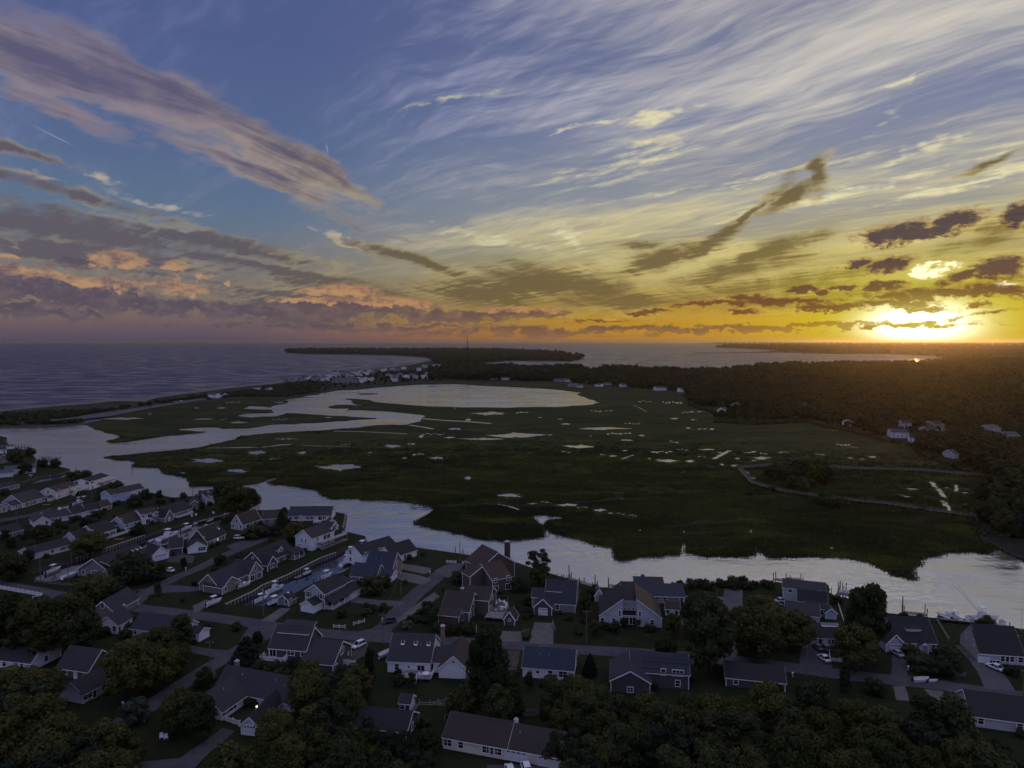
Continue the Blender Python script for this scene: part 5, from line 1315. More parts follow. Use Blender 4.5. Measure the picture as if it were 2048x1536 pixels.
for k in range(16):
    t = k / 16; C.append((0.18 * math.cos(k * 2.4), 0.18 * math.sin(k * 2.4), 0.6 + 9.0 * t)); Q.append(1.25 * (1 - t) ** .6 * min(1, .6 + t * 3) + .12)
proto('arborvitae', crown_mesh('crown', C, Q, 1500, 0.42, 210, 'dark_needles', 0.2, 1.0, 0.8), limb_mesh('trunk', 10, .3, 3, 211, 0.15, 0))
for i in range(4):   # shrubs, 3 m unit
    C, Q = lumps(1.9, 2.2, 1.3, 9, 240 + i, 0.7, .34, .5)
    proto('shrub', crown_mesh('foliage', C, Q, 900, 0.36, 250 + i, 'shrub_leaves'), limb_mesh('stem', 2.6, 1.4, 1.0, 260 + i, 0.08, 5))
for nm, mt in (('bloom', 'bloom'), ('pale', 'pale_leaves')):
    C, Q = lumps(1.9, 2.2, 1.3, 9, 280, 0.7, .34, .5)
    proto(nm, crown_mesh('foliage', C, Q, 1000, 0.36, 281, mt), limb_mesh('stem', 2.6, 1.4, 1.0, 282, 0.08, 5))

UNIT = {'oak': 10.0, 'maple': 10.0, 'pine': 10.0, 'spruce': 10.0, 'arborvitae': 10.0, 'shrub': 2.7, 'bloom': 2.7, 'pale': 2.7}
NAME = {'oak': 'oak_tree', 'maple': 'maple_tree', 'pine': 'pine_tree', 'spruce': 'spruce_tree', 'arborvitae': 'arborvitae_tree', 'shrub': 'shrub', 'bloom': 'flowering_shrub', 'pale': 'shrub'}
HALF = {'oak': 5.4, 'maple': 4.3, 'pine': 4.1, 'spruce': 2.6, 'arborvitae': 1.1, 'shrub': 2.2, 'bloom': 2.2, 'pale': 2.2}
tr_r = random.Random(77)
def grow(kind, base, height, label, group, squash=1.0, var=None, name=None):
    cr, tk = PROTO[kind][tr_r.randrange(len(PROTO[kind])) if var is None else var]
    s = height / UNIT[kind]
    root = tag(empty(name or NAME[kind], base, tr_r.uniform(0, 6.28)), label, 'tree' if UNIT[kind] == 10 else 'shrub', group)
    root.scale = (s * squash, s * squash, s)
    place(cr, cr.name.split('.')[0], root); place(tk, tk.name.split('.')[0], root)
    return root
def tree_at(cx, cy, rpx, kind='oak', ratio=None, label=None, group=None, z=None):
    """a tree whose crown is centred on the photo point and rpx wide each way"""
    z = Z_G if z is None else z
    hgt = 9.0
    mid = {'oak': .58, 'maple': .57, 'pine': .70, 'spruce': .45, 'arborvitae': .5}.get(kind, .48)
    for _ in range(6):
        p = at(cx, cy, z + hgt * mid)
        d = (p - Vector((0, 0, CAM_H))).length
        rad = rpx * d / FPX
        hgt = rad / HALF[kind] * UNIT[kind] * (ratio or 1.0)
    sq = 1.0 / (ratio or 1.0)
    return grow(kind, (p.x, p.y, z), hgt, label, group, sq)
G1 = 'broad trees of the grove below the houses'
LB = {'oak': 'broad dark crown crowded among others in the near grove', 'maple': 'broad dark crown crowded among others in the near grove'}
# single trees that can be told apart
SOLO = [
 (1077, 1120, 25, 'pine', 1.0, 'tall flat-topped pine standing alone against the river'),
 (975, 1352, 48, 'maple', 1.25, 'very tall dark dense tree beside the white house drive'),
 (470, 1003, 36, 'oak', .85, 'rounded oak on the tree point beside the two-storey shingle house'), (498, 997, 22, 'oak', .8, 'low oak at the very tip of the tree point'), (442, 992, 20, 'maple', None, 'leaning maple crowding the chimney of the point house'),
 (1734, 1246, 46, 'maple', 1.0, 'great dark maple between the rope fence shed and the cape porch'), (1712, 1298, 42, 'oak', .9, 'lower oak under the great maple by the picket fence'), (1756, 1208, 20, 'maple', .9, 'small maple at the water behind the great dark maple'),
 (1420, 1275, 48, 'maple', 1.1, 'tall maple whose trunk stands at the edge of the main street'), (1330, 1300, 24, 'oak', .8, 'low oak beside the chimney of the solar panel house'), (1390, 1232, 26, 'maple', None, 'dark maple between the loop drives'), (1345, 1250, 20, 'oak', None, 'small oak by the tiny outbuilding'),
 (1522, 1214, 32, 'oak', .6, 'wide flat oak beside the waterfront house cars'), (1552, 1242, 40, 'oak', .6, 'wide oak over the long garage roof'), (1512, 1274, 50, 'oak', .85, 'big pale oak at the corner of the side road'), (1590, 1262, 40, 'oak', .8, 'spreading oak beside the ridge skylight cottage'), (1482, 1238, 26, 'oak', .8, 'small oak leaning over the side road'),
 (492, 1310, 26, 'spruce', .62, 'dense cedar beside the stair deck'), (738, 1330, 9, 'arborvitae', .9, 'narrow arborvitae on the lawn by the white fence end'),
 (362, 1268, 26, 'maple', .9, 'dark maple covering the end of the blue-grey roof'), (345, 1320, 30, 'oak', .8, 'dark oak behind the street bend bushes'), (262, 1338, 50, 'oak', .9, 'great oak at the corner of the side street'),
 (70, 1262, 58, 'oak', .8, 'big oak beside the white corner fence'), (136, 1250, 54, 'oak', .85, 'big oak in front of the brown gable cottage'), (10, 1252, 54, 'oak', .85, 'big oak behind the brown shingle cape'), (160, 1275, 30, 'maple', .9, 'maple beside the small gable steps'),
 (190, 1180, 32, 'oak', .7, 'low oak at the street by the boat basin'), (225, 1190, 26, 'shrub', None, 'loose bush at the street corner by the covered boat'), (262, 1140, 42, 'shrub', .9, 'round hedge bush before the very long dark roof'), (300, 1145, 22, 'shrub', None, 'bush beside the two parked cars'),
 (180, 1090, 30, 'oak', .6, 'low oak in front of the twin gable house'), (80, 1068, 22, 'oak', .6, 'round tree before the long pale ranch'), (172, 1047, 12, 'shrub', None, 'round bush before the white garage'), (20, 1135, 26, 'oak', .7, 'dark tree beside the boat basin'),
 (590, 1065, 24, 'oak', .7, 'round tree on the lawn beside the long pale ranch'), (562, 1038, 9, 'spruce', None, 'small cedar beside the two-door garage'), (440, 1120, 11, 'oak', .7, 'small round tree at the street bend lawn'), (545, 1063, 18, 'shrub', .8, 'low bush in the garden of the saltbox'), (510, 1065, 26, 'shrub', .6, 'bush row before the saltbox'),
 (770, 1163, 16, 'shrub', None, 'garden bush beside the blue-roofed house'), (745, 1172, 28, 'shrub', .9, 'big bush at the front of the blue-roofed house'), (800, 1128, 5, 'shrub', None, 'clipped bush by the white garage wing'), (846, 1108, 6, 'shrub', None, 'small dark bush on the river lawn'), (965, 1118, 18, 'shrub', .8, 'rounded bush at the seawall beside the board house'),
 (940, 1134, 18, 'shrub', .8, 'bush at the end of the lane'), (915, 1155, 18, 'shrub', .8, 'bush between the lane and the board house'), (1052, 1268, 11, 'bloom', 1.0, 'flowering bush between the two shell drives'), (815, 1250, 12, 'bloom', .8, 'grassy flowering clump at the lane corner'), (415, 1352, 15, 'bloom', .8, 'pale flowering bush beside the side street'),
 (1137, 1236, 8, 'bloom', .8, 'pale clump on the lawn beside the gable garage'), (1158, 1266, 8, 'bloom', .7, 'reddish pale clump near the utility pole'), (270, 1425, 26, 'pale', 1.0, 'silvery bush at the end of the side street'),
 (1247, 1245, 9, 'shrub', 1.3, 'clipped round bush before the recessed glass centre on its lower side'), (1276, 1245, 9, 'shrub', 1.3, 'clipped round bush before the sloped gable with one window'), (1220, 1254, 14, 'shrub', .6, 'low bush row at the foot of the pale contemporary house'), (1300, 1256, 14, 'shrub', .6, 'low bush at the corner of the pale contemporary house'),
 (1080, 1150, 24, 'oak', .7, 'rounded oak below the tall pine'), (1040, 1170, 22, 'shrub', .9, 'bushes beside the garden path of the board house'), (1100, 1175, 26, 'oak', .7, 'dark oak behind the slate roof'), (1060, 1200, 16, 'shrub', .9, 'bush beside the attached gable garage'), (1170, 1210, 14, 'maple', 1.2, 'thin maple beside the slate roof gable'), (1190, 1255, 16, 'oak', .8, 'small oak behind the utility pole'),
 (1185, 1190, 14, 'shrub', None, 'bush behind the small pale shed'), (1400, 1205, 14, 'shrub', .8, 'bush inside the loop drive'), (1425, 1206, 18, 'shrub', .9, 'bush at the end of the loop drive'), (1360, 1178, 16, 'shrub', .9, 'seaside bush at the end of the blue-grey house'),
 (1820, 1302, 18, 'shrub', .7, 'clipped bushes before the triple window'), (1845, 1328, 30, 'shrub', .55, 'round hedge bed before the cape porch'), (1892, 1310, 24, 'shrub', .8, 'tall bush at the corner of the cape by the rope fence'), (1880, 1335, 26, 'shrub', .8, 'bushes along the curved walk'), (2020, 1310, 14, 'shrub', .8, 'bush before the stone gable cape window'), (2000, 1318, 10, 'shrub', .8, 'low bush beside the white garage door'),
 (1690, 1345, 8, 'arborvitae', .9, 'small pointed arborvitae at the street verge'), (1750, 1375, 20, 'shrub', .9, 'dark red bush beside the shell drive'), (1180, 1330, 12, 'spruce', .9, 'small cedar beside the violet roof cape'), (1110, 1350, 10, 'shrub', None, 'small conifer-like bush at the back patio'), (1140, 1376, 24, 'oak', .8, 'dark oak covering the back patio corner'),
 (1215, 1215, 8, 'shrub', None, 'bush under the steep shed roof'), (1640, 1178, 12, 'shrub', .7, 'seaside bushes beside the waterfront house'), (1015, 1155, 10, 'shrub', None, 'bush at the foot of the massive chimney'),
 (60, 905, 10, 'shrub', 1.0, 'shrub thicket at the first pier'), (30, 915, 14, 'shrub', 1.0, 'thicket beside the weathered cottage'), (85, 928, 10, 'shrub', 1, 'dark bush on the spit'), (110, 928, 10, 'shrub', 1, 'taller bush near the tip of the spit'), (50, 938, 12, 'shrub', 1, 'thicket at the root of the spit'),
 (232, 977, 16, 'shrub', 1, 'bushes below the bright white house'), (210, 985, 14, 'shrub', 1, 'bushes between white and blue houses'), (318, 990, 8, 'shrub', 1.2, 'round bush by the river edge'), (270, 1003, 16, 'shrub', 1, 'bushes beside the light blue house'), (290, 990, 12, 'shrub', 1, 'bushes before the river edge'), (150, 955, 18, 'shrub', .8, 'reedy thicket on the canal bank'), (172, 952, 12, 'shrub', 1, 'thicket behind the bright white house'), (10, 985, 8, 'shrub', 1, 'bush before the wide window ranch'),
 (275, 1062, 16, 'shrub', .6, 'hedge beside the blue-grey canal house'), (378, 1095, 8, 'shrub', 1.2, 'bush before the three window gable'), (330, 1018, 14, 'shrub', .8, 'bushes behind the dark-roofed canal house'),
]
for s in SOLO:
    tree_at(s[0], s[1], s[2], s[3], s[4], s[5], 'single trees and bushes of the village')
# hedges and tree masses: polygon in the photo, spacing, radius range, kinds
def mass(poly, step, rr, kinds, label, group, ratio=(0.75, 1.0), seed=1, z=None, jit=0.35):
    r = random.Random(seed)
    xs = [p[0] for p in poly]; ys = [p[1] for p in poly]
    pv = [Vector((p[0], p[1], 0)) for p in poly]
    y = min(ys); row = 0; n = 0
    while y <= max(ys):
        x = min(xs) + (step / 2 if row % 2 else 0)
        while x <= max(xs):
            q = (x + r.uniform(-jit, jit) * step, y + r.uniform(-jit, jit) * step * .6)
            if in_poly(np.array([q]), pv)[0]:
                rad_, kd_ = r.uniform(*rr), r.choice(kinds)
                lb = label
                if label.startswith('leafy crown'):
                    size = 'small' if rad_ < 31 else 'large' if rad_ > 42 else 'middling'
                    lb = size + {'oak': ' rounded oak', 'maple': ' upright maple', 'pine': ' open pine'}[kd_] + label[5:]
                tree_at(q[0], q[1], rad_, kd_, r.uniform(*ratio), lb, group, z); n += 1
            x += step
        y += step * 0.62; row += 1
    return n
mass([(1240, 1432), (1300, 1405), (1400, 1412), (1480, 1405), (1560, 1412), (1650, 1408), (1720, 1426), (1790, 1442), (1860, 1448), (1920, 1450), (1980, 1482), (2060, 1495), (2060, 1570), (1110, 1580), (1130, 1470)], 54, (24, 50), ['oak', 'oak', 'maple', 'oak', 'pine'], 'leafy crown of the near wood below the main street', G1, (0.65, 1.15), 3)
mass([(1165, 1385), (1215, 1390), (1220, 1420), (1250, 1440), (1110, 1450), (1070, 1430), (1080, 1395)], 50, (28, 38), ['oak', 'maple'], 'dark crown between the violet roof cape and the solar panel house', G1, (0.9, 1.2), 4)
mass([(-30, 1390), (60, 1388), (100, 1410), (110, 1450), (150, 1470), (240, 1475), (330, 1465), (330, 1490), (250, 1520), (240, 1570), (-40, 1570)], 58, (26, 52), ['oak', 'maple', 'oak', 'pine'], 'leafy crown of the grove beside the yellow-walled bungalow', G1, (0.7, .95), 5)
mass([(345, 1418), (400, 1412), (425, 1425), (425, 1450), (400, 1460), (345, 1455)], 40, (24, 32), ['maple', 'oak'], 'dark tree beside the courtyard fence', G1, (0.9, 1.1), 6)
mass([(590, 1370), (640, 1345), (700, 1360), (740, 1390), (700, 1410), (600, 1410), (560, 1420)], 46, (32, 42), ['oak', 'maple'], 'dark tree behind the gable wall of the stair deck house', G1, (0.8, 1.0), 7)
mass([(560, 1425), (650, 1425), (690, 1450), (800, 1480), (870, 1450), (880, 1520), (960, 1540), (800, 1570), (430, 1570), (440, 1530), (520, 1490)], 54, (26, 50), ['oak', 'oak', 'maple', 'pine'], 'leafy crown of the grove before the brown roofed ranch', G1, (0.75, .95), 8)
mass([(900, 1400), (980, 1400), (1060, 1400), (1060, 1430), (1000, 1425), (900, 1425)], 44, (24, 34), ['oak', 'maple'], 'dark tree at the board fence under the tall dense tree', G1, (.9, 1.1), 9)
mass([(870, 1247), (960, 1250), (1000, 1255), (1000, 1268), (880, 1266)], 17, (11, 14), ['shrub'], 'clipped dark hedge bush below the brown shingle house', 'hedge below the brown shingle house', (.9, 1.2), 10)
mass([(1340, 1168), (1400, 1165), (1460, 1160), (1555, 1164), (1555, 1172), (1460, 1172), (1345, 1178)], 15, (9, 15), ['shrub'], 'seaside thicket bush along the river bank', 'thicket along the river bank', (.8, 1.1), 11)
mass([(0, 1380), (100, 1360), (110, 1390), (0, 1410)], 50, (34, 44), ['oak'], 'oak beneath the brown shingle cape', G1, (.8, .95), 12)
mass([(505, 1328), (600, 1338), (606, 1362), (525, 1362)], 24, (17, 22), ['shrub'], 'dark cedar bush of the bank under the stair deck', 'cedar bank under the stair deck', (.9, 1.1), 18)
mass([(270, 1280), (340, 1290), (330, 1340), (280, 1340)], 40, (26, 34), ['oak', 'maple'], 'dark tree below the broad blue-grey roof', G1, (.8, 1.), 13)
mass([(845, 1205), (880, 1215), (870, 1240), (830, 1245)], 18, (8, 11), ['shrub'], 'rockery bush at the lane corner garden', 'rockery bushes at the lane corner', (.7, .9), 14)
mass([(520, 1010), (455, 1012), (440, 1018), (480, 1005)], 12, (7, 10), ['shrub'], 'bank bush on the tree point', 'bank bushes on the tree point', (.7, .9), 15)
mass([(1560, 925), (1600, 918), (1660, 922), (1655, 955), (1620, 985), (1570, 965), (1520, 950)], 20, (11, 18), ['oak', 'shrub', 'pine'], 'tree of the thicket inside the boardwalk bend', 'thicket inside the boardwalk bend', (.7, 1.0), 16, Z_M)
mass([(1600, 985), (1680, 995), (1690, 1015), (1630, 1012)], 18, (9, 15), ['shrub'], 'shrub of the thicket along the lower boardwalk', 'thicket along the lower boardwalk', (.8, 1.0), 17, Z_M)
for q in ((1845, 1017), (1712, 990), (1545, 978), (1108, 942), (1740, 1000), (1500, 985)):
    tree_at(q[0], q[1], 8, 'shrub', 1.0, 'lone marsh shrub beside the boardwalk', 'lone shrubs in the marsh', Z_M)

# ---------------------------------------------------------------- far woods: stuff, scattered points with small crowns
far_protos = []
for i in range(5):
    if i < 4:
        C, Q = lumps([5.0, 4.4, 5.6, 4.8][i], 6.6, 5.2, 8, 300 + i)
        me = crown_mesh('far_crown', C, Q, 520, 0.95, 310 + i, 'forest_leaves', 0.3, 0.95, 0.97)
    else:
        C = [(0.3 * math.cos(k * 2.4), .3 * math.sin(k * 2.4), 1.5 + k) for k in range(9)]; Q = [2.2 * (1 - k / 10) + .3 for k in range(9)]
        me = crown_mesh('far_crown', C, Q, 300, 1.0, 320, 'pine_needles', .2, .9, .85)
    o = bpy.data.objects.new('far_crown', me)
    far_protos.append(o)
def scatter_points(poly, d0, d1, s0, grow_, seed, holes=()):
    """points inside a world polygon, coarser with distance"""
    r = np.random.default_rng(seed)
    P_, S_ = [], []
    d = d0
    while d < d1:
        s = max(s0, d * grow_)
        n = int(math.radians(84) * d / s)
        a = math.radians(-42) + (np.arange(n) + r.uniform(-.4, .4, n)) * s / d
        dd = d + r.uniform(-.45, .45, n) * s
        P_.append(np.stack([dd * np.sin(a), dd * np.cos(a)], 1)); S_.append(np.full(n, s))
        d += s
    P_ = np.vstack(P_); S_ = np.concatenate(S_)
    ok = in_poly(P_, poly)
    for (hx, hy, hr) in holes:   # a clearing round each house, open on its seaward and village side
        dn = math.hypot(hx, hy); ux, uy = hx / dn, hy / dn
        al = (P_[:, 0] - hx) * ux + (P_[:, 1] - hy) * uy; ac = (P_[:, 0] - hx) * uy - (P_[:, 1] - hy) * ux
        ok &= ~((np.abs(ac) < hr) & (al > -hr * 2.2) & (al < hr * .7))
    return P_[ok], S_[ok], r
def instancer(name, label, cat, P_, scale, r, z, protos, probs):
    """one object of many small crowns (geometry nodes)"""
    n = len(P_)
    me = bpy.data.meshes.new(name)
    me.vertices.add(n)
    co = np.zeros((n, 3), np.float32); co[:, :2] = P_; co[:, 2] = z
    me.vertices.foreach_set('co', co.ravel())
    for nm, arr in (('sc', scale), ('rot', r.uniform(0, 6.28, n))):
        at_ = me.attributes.new(nm, 'FLOAT', 'POINT'); at_.data.foreach_set('value', np.asarray(arr, np.float32))
    pk = me.attributes.new('pick', 'INT', 'POINT'); pk.data.foreach_set('value', r.choice(len(protos), n, p=probs).astype(np.int32))
    o = bpy.data.objects.new(name, me); COL.objects.link(o)
    ng = bpy.data.node_groups.new(name, 'GeometryNodeTree')
    ng.interface.new_socket('Geometry', in_out='INPUT', socket_type='NodeSocketGeometry')
    ng.interface.new_socket('Geometry', in_out='OUTPUT', socket_type='NodeSocketGeometry')
    N_ = ng.nodes; Lk = ng.links
    gi, go = N_.new('NodeGroupInput'), N_.new('NodeGroupOutput')
    jn = N_.new('GeometryNodeGeometryToInstance')
    def attr(nm, t='FLOAT'):
        a = N_.new('GeometryNodeInputNamedAttribute'); a.data_type = t; a.inputs[0].default_value = nm
        return a.outputs[0]
    for p in protos:
        oi = N_.new('GeometryNodeObjectInfo'); oi.inputs[0].default_value = p; oi.inputs['As Instance'].default_value = True
        Lk.new(oi.outputs['Geometry'], jn.inputs[0])
    iop = N_.new('GeometryNodeInstanceOnPoints'); iop.inputs['Pick Instance'].default_value = True
    Lk.new(gi.outputs[0], iop.inputs['Points']); Lk.new(jn.outputs[0], iop.inputs['Instance'])
    Lk.new(attr('pick', 'INT'), iop.inputs['Instance Index']); Lk.new(attr('sc'), iop.inputs['Scale'])
    cx = N_.new('ShaderNodeCombineXYZ'); Lk.new(attr('rot'), cx.inputs[2]); Lk.new(cx.outputs[0], iop.inputs['Rotation'])
    Lk.new(iop.outputs[0], go.inputs[0])
    md = o.modifiers.new('scatter', 'NODES'); md.node_group = ng
    return tag(o, label, cat, None, 'stuff')
# ---------------------------------------------------------------- far houses (small in the picture): wall, roof, trim, windows
FH = 'far houses along the shore'
far_spots = []
def far_house(x, y, wpx, label, wall='white_wall', roof='grey_roof', ht=4.5, ridge='x', skew=0.0, dep=9, z=1.2, group=FH, feats=None):
    k = 2.5
    o = House(label, (x - wpx / 2, y + skew), (x + wpx / 2, y - skew), dep, ht, 2.6, ridge, wall, roof, feats or {'f': ['w.w', 'w.w']}, group=group, z=z, over=0.4)
    p = o.root.location
    far_spots.append((p.x + 6, p.y + 2, 11.0))
    return o
fr = random.Random(5)
WC = ['white_wall', 'grey_white_wall', 'grey_shingle', 'cream_wall', 'pale_grey_wall', 'weathered_wall']
RC = ['grey_roof', 'dark_roof', 'slate_roof', 'pale_roof', 'brown_roof']
# beach village on the barrier
beach_list = [(573, 764, 9), (585, 764, 9), (600, 762, 9), (611, 759, 10), (628, 762, 9), (640, 757, 11), (652, 754, 10), (646, 762, 9), (660, 756, 9), (668, 751, 9), (676, 754, 9), (682, 749, 9), (690, 752, 9), (697, 748, 9), (703, 754, 9), (710, 749, 10), (716, 752, 8), (722, 747, 9), (730, 750, 9), (738, 745, 9), (746, 749, 9),
    (680, 765, 9), (690, 767, 9), (700, 762, 9), (708, 766, 9), (716, 762, 9), (722, 766, 9), (668, 766, 8), (732, 763, 9), (744, 762, 9), (696, 756, 8), (760, 740, 9), (770, 743, 9), (785, 741, 10), (795, 743, 10), (806, 739, 9), (780, 755, 9), (790, 757, 9), (800, 754, 9), (812, 757, 10), (822, 754, 9), (830, 757, 9), (790, 763, 8), (850, 757, 8), (855, 752, 7),
    (868, 734, 8), (876, 733, 8), (884, 735, 8), (892, 733, 8), (900, 735, 8), (905, 732, 7), (847, 735, 6), (838, 742, 8)]
for (x, y, w) in beach_list:
    far_house(x + fr.uniform(-1, 1), y, w * fr.uniform(.9, 1.3), 'tall gabled beach house packed among others behind the sea beach', fr.choice(WC), fr.choice(RC), fr.uniform(6.0, 9.0), fr.choice('xy'), fr.uniform(-.25, .25), fr.uniform(8, 12), group='beach village houses')
for (x, y, w, l, c) in [(990, 759, 17, 'large white shore house of the pair behind the lagoon', 'white_wall'), (1011, 760, 16, 'large white shore house with dark gap beside its twin', 'white_wall'), (1116, 764, 16, 'grey low house at the lagoon corner', 'grey_shingle'), (1136, 764, 15, 'white house on the lagoon corner wood', 'grey_white_wall'),
    (1143, 774, 14, 'grey barn-like house at the lagoon bend', 'grey_shingle'), (1160, 775, 12, 'white house beside the barn-like one', 'grey_white_wall'), (1173, 766, 13, 'weathered house among lagoon pines', 'weathered_wall'), (1195, 773, 11, 'bright white gable above the lagoon meadow', 'white_wall'), (1199, 756, 11, 'pale roof deep in the lagoon wood', 'pale_grey_wall'), (1220, 770, 11, 'grey cottage at the marsh wood edge', 'pale_grey_wall'), (1248, 774, 10, 'small house at the marsh wood edge', 'grey_white_wall'),
    (1323, 781, 20, 'pale house standing before the wood edge', 'grey_white_wall'), (1370, 784, 18, 'white house with chimney at the wood edge', 'white_wall'), (1404, 788, 17, 'grey roofed house beside the meadow', 'grey_white_wall'), (1426, 785, 13, 'white house between the meadow trees', 'grey_white_wall'), (1462, 788, 32, 'big white many-windowed house at the wood edge', 'white_wall'),
    (1605, 817, 18, 'grey house half hidden on the wooded rise', 'grey_shingle'), (1660, 812, 9, 'roof peeping from the wood above the rise', 'weathered_wall'), (1515, 779, 8, 'small pale roof inside the wood', 'pale_grey_wall'), (1640, 746, 9, 'small roof near the bay wood', 'pale_grey_wall'),
    (1704, 851, 5, 'tiny white shed on the marsh meadow', 'white_wall'), (1814, 857, 17, 'white house with tall windows in the right wood', 'pale_grey_wall'), (1878, 858, 20, 'brick-coloured house with white windows in the wood', 'weathered_wall'), (1866, 870, 20, 'pale porch house by the meadow', 'pale_grey_wall'), (1896, 876, 18, 'white house with round window by the meadow', 'pale_grey_wall'), (1800, 876, 34, 'long pale house with glass front beside the marsh', 'grey_white_wall'), (1826, 884, 12, 'white outbuilding at the end of the long glass house', 'white_wall'),
    (1990, 867, 22, 'pale house on the right wood slope', 'pale_grey_wall'), (2025, 882, 28, 'grey house with long roof in the right wood', 'weathered_wall'), (2030, 893, 22, 'lower grey house beneath the long roof', 'weathered_wall'), (1931, 856, 7, 'tiny roof lit at the forest edge', 'tan_wall'), (1912, 917, 9, 'pale cottage in the marsh side thicket', 'pale_grey_wall'),
    (1518, 733, 11, 'dark house at the harbour pier', 'weathered_wall'), (1552, 732, 13, 'broad grey house by the harbour', 'grey_shingle'), (1580, 732, 12, 'weathered house on the harbour shore', 'weathered_wall'), (1790, 727, 10, 'low house on the bay shore of the wood', 'weathered_wall'),
    (424, 796, 16, 'white bath house beside the beach parking lot', 'white_wall'), (440, 794, 10, 'low pale bath house wing', 'grey_white_wall'), (515, 781, 14, 'low cottage in the dune scrub', 'grey_white_wall'), (532, 781, 8, 'small cottage in the dune scrub', 'grey_white_wall')]:
    far_house(x, y, w, l, c, fr.choice(RC), 5.0 if w > 12 else 3.6, 'x', fr.uniform(-.4, .4), 9 if w < 20 else 12, feats={'f': ['wwww', 'w.ww']} if w > 15 else {'f': ['w.w']})
o = far_house(1466, 823, 30, 'white many-windowed house climbing the knoll above the marsh', 'white_wall', 'grey_roof', 5.5, 'x', 6.0, 10, feats={'f': ['wwwwww', 'w.w.w.w'], 'l': ['ww', 'ww']})

# ---------------------------------------------------------------- the woods
def W(p): return px(p, 1.3)
holes = far_spots
wood = W([(862, 743), (920, 740), (1000, 740), (1068, 741), (1239, 746), (1376, 749), (1478, 745), (1513, 738), (1657, 734), (1807, 734), (1943, 727), (2048, 724), (2900, 724), (2900, 1140), (2300, 1140), (2060, 1110), (2005, 1090), (1970, 1072), (1950, 1048), (1958, 1031), (1961, 1013), (1984, 967), (1967, 950), (1906, 922), (1848, 905), (1831, 885), (1769, 876), (1708, 858), (1650, 848), (1615, 838), (1513, 843), (1430, 838), (1448, 830), (1380, 806), (1372, 784), (1308, 778), (1205, 771), (1113, 763), (907, 759), (862, 760)])
P_, S_, r_ = scatter_points(wood, 380, 4200, 7.5, 1 / 150, 5, holes)
vP, vS, _q = scatter_points(W([(575, 768), (640, 762), (760, 745), (862, 738), (862, 760), (760, 768), (640, 782), (575, 790)]), 900, 3000, 24, 1 / 80, 55, holes)
P_ = np.vstack([P_, vP]); S_ = np.concatenate([S_, vS * .2])
sc_ = S_ / 8.6 * r_.uniform(.75, 1.25, len(S_))
def vnoise(P, s, seed):
    q = np.random.default_rng(seed).random((256, 256)); u = P / s + 5000; i = np.floor(u).astype(int); f = u - i; f = f * f * (3 - 2 * f)
    gt = lambda a, b: q[(i[:, 0] + a) % 256, (i[:, 1] + b) % 256]
    return (gt(0, 0) * (1 - f[:, 0]) + gt(1, 0) * f[:, 0]) * (1 - f[:, 1]) + (gt(0, 1) * (1 - f[:, 0]) + gt(1, 1) * f[:, 0]) * f[:, 1]
sc_ = np.clip(sc_ * (.55 + .9 * vnoise(P_, 55, 3)) * (.8 + .45 * vnoise(P_, 160, 4)), .5, 2.3)
keep = (vnoise(P_, 75, 9) + .35 * vnoise(P_, 30, 10)) > .26
P_, S_, sc_ = P_[keep], S_[keep], sc_[keep]
instancer('far_woods', 'dense dark woods covering the land behind the marsh', 'woods', P_, sc_, r_, 1.0, far_protos, [.24, .22, .22, .22, .10])
print('woods', len(P_))
head = W([(566, 704.6), (578, 702), (640, 700.6), (860, 700.6), (1000, 701.6), (1110, 707.5), (1168, 716), (1143, 722.5), (1080, 721.5), (1013, 721), (995, 723), (934, 727), (900, 731), (880, 733), (866, 724), (868, 719), (858, 714), (794, 710.4), (705, 708.4), (602, 707.4)])
P_, S_, r_ = scatter_points(head, 2200, 8000, 16, 1 / 140, 6)
instancer('headland_woods', 'dark low woods on the long headland by the sea', 'woods', P_, np.clip(S_ / 13, 1.2, 2.6) * r_.uniform(.7, 1.2, len(S_)), r_, 0.5, far_protos, [.25, .25, .25, .25, 0])
far_w = px([(1428, 694.8), (1470, 692.4), (1600, 690.6), (1500, 688.9), (1400, 687.9), (1500, 687.2), (2900, 687.2), (2900, 715.5), (1990, 715.5), (1871, 710.6), (1759, 707.2), (1657, 707), (1561, 703), (1540, 699)], 1.0)
P_, S_, r_ = scatter_points(far_w, 3600, 26000, 30, 1 / 130, 7)
instancer('distant_woods', 'hazy woods of the coast beyond the bay', 'woods', P_, np.clip(S_ / 16, 1.8, 9) * r_.uniform(.7, 1.2, len(S_)) * np.where(S_ > 80, .55, 1.0), r_, 0.5, far_protos, [.25, .25, .25, .25, 0])
P_, S_, r_ = scatter_points(px([(1875, 715.4), (1900, 713.6), (1943, 716.4), (1985, 718), (1943, 720.6), (1890, 719.4)], 1.0), 3000, 4500, 18, 1 / 150, 7)
instancer('islet_woods', 'small wooded islet in the bay near the sun', 'woods', P_, np.clip(S_ / 14, 1.2, 2.6) * r_.uniform(.7, 1.2, len(S_)), r_, 0.5, far_protos, [.25, .25, .25, .25, 0])
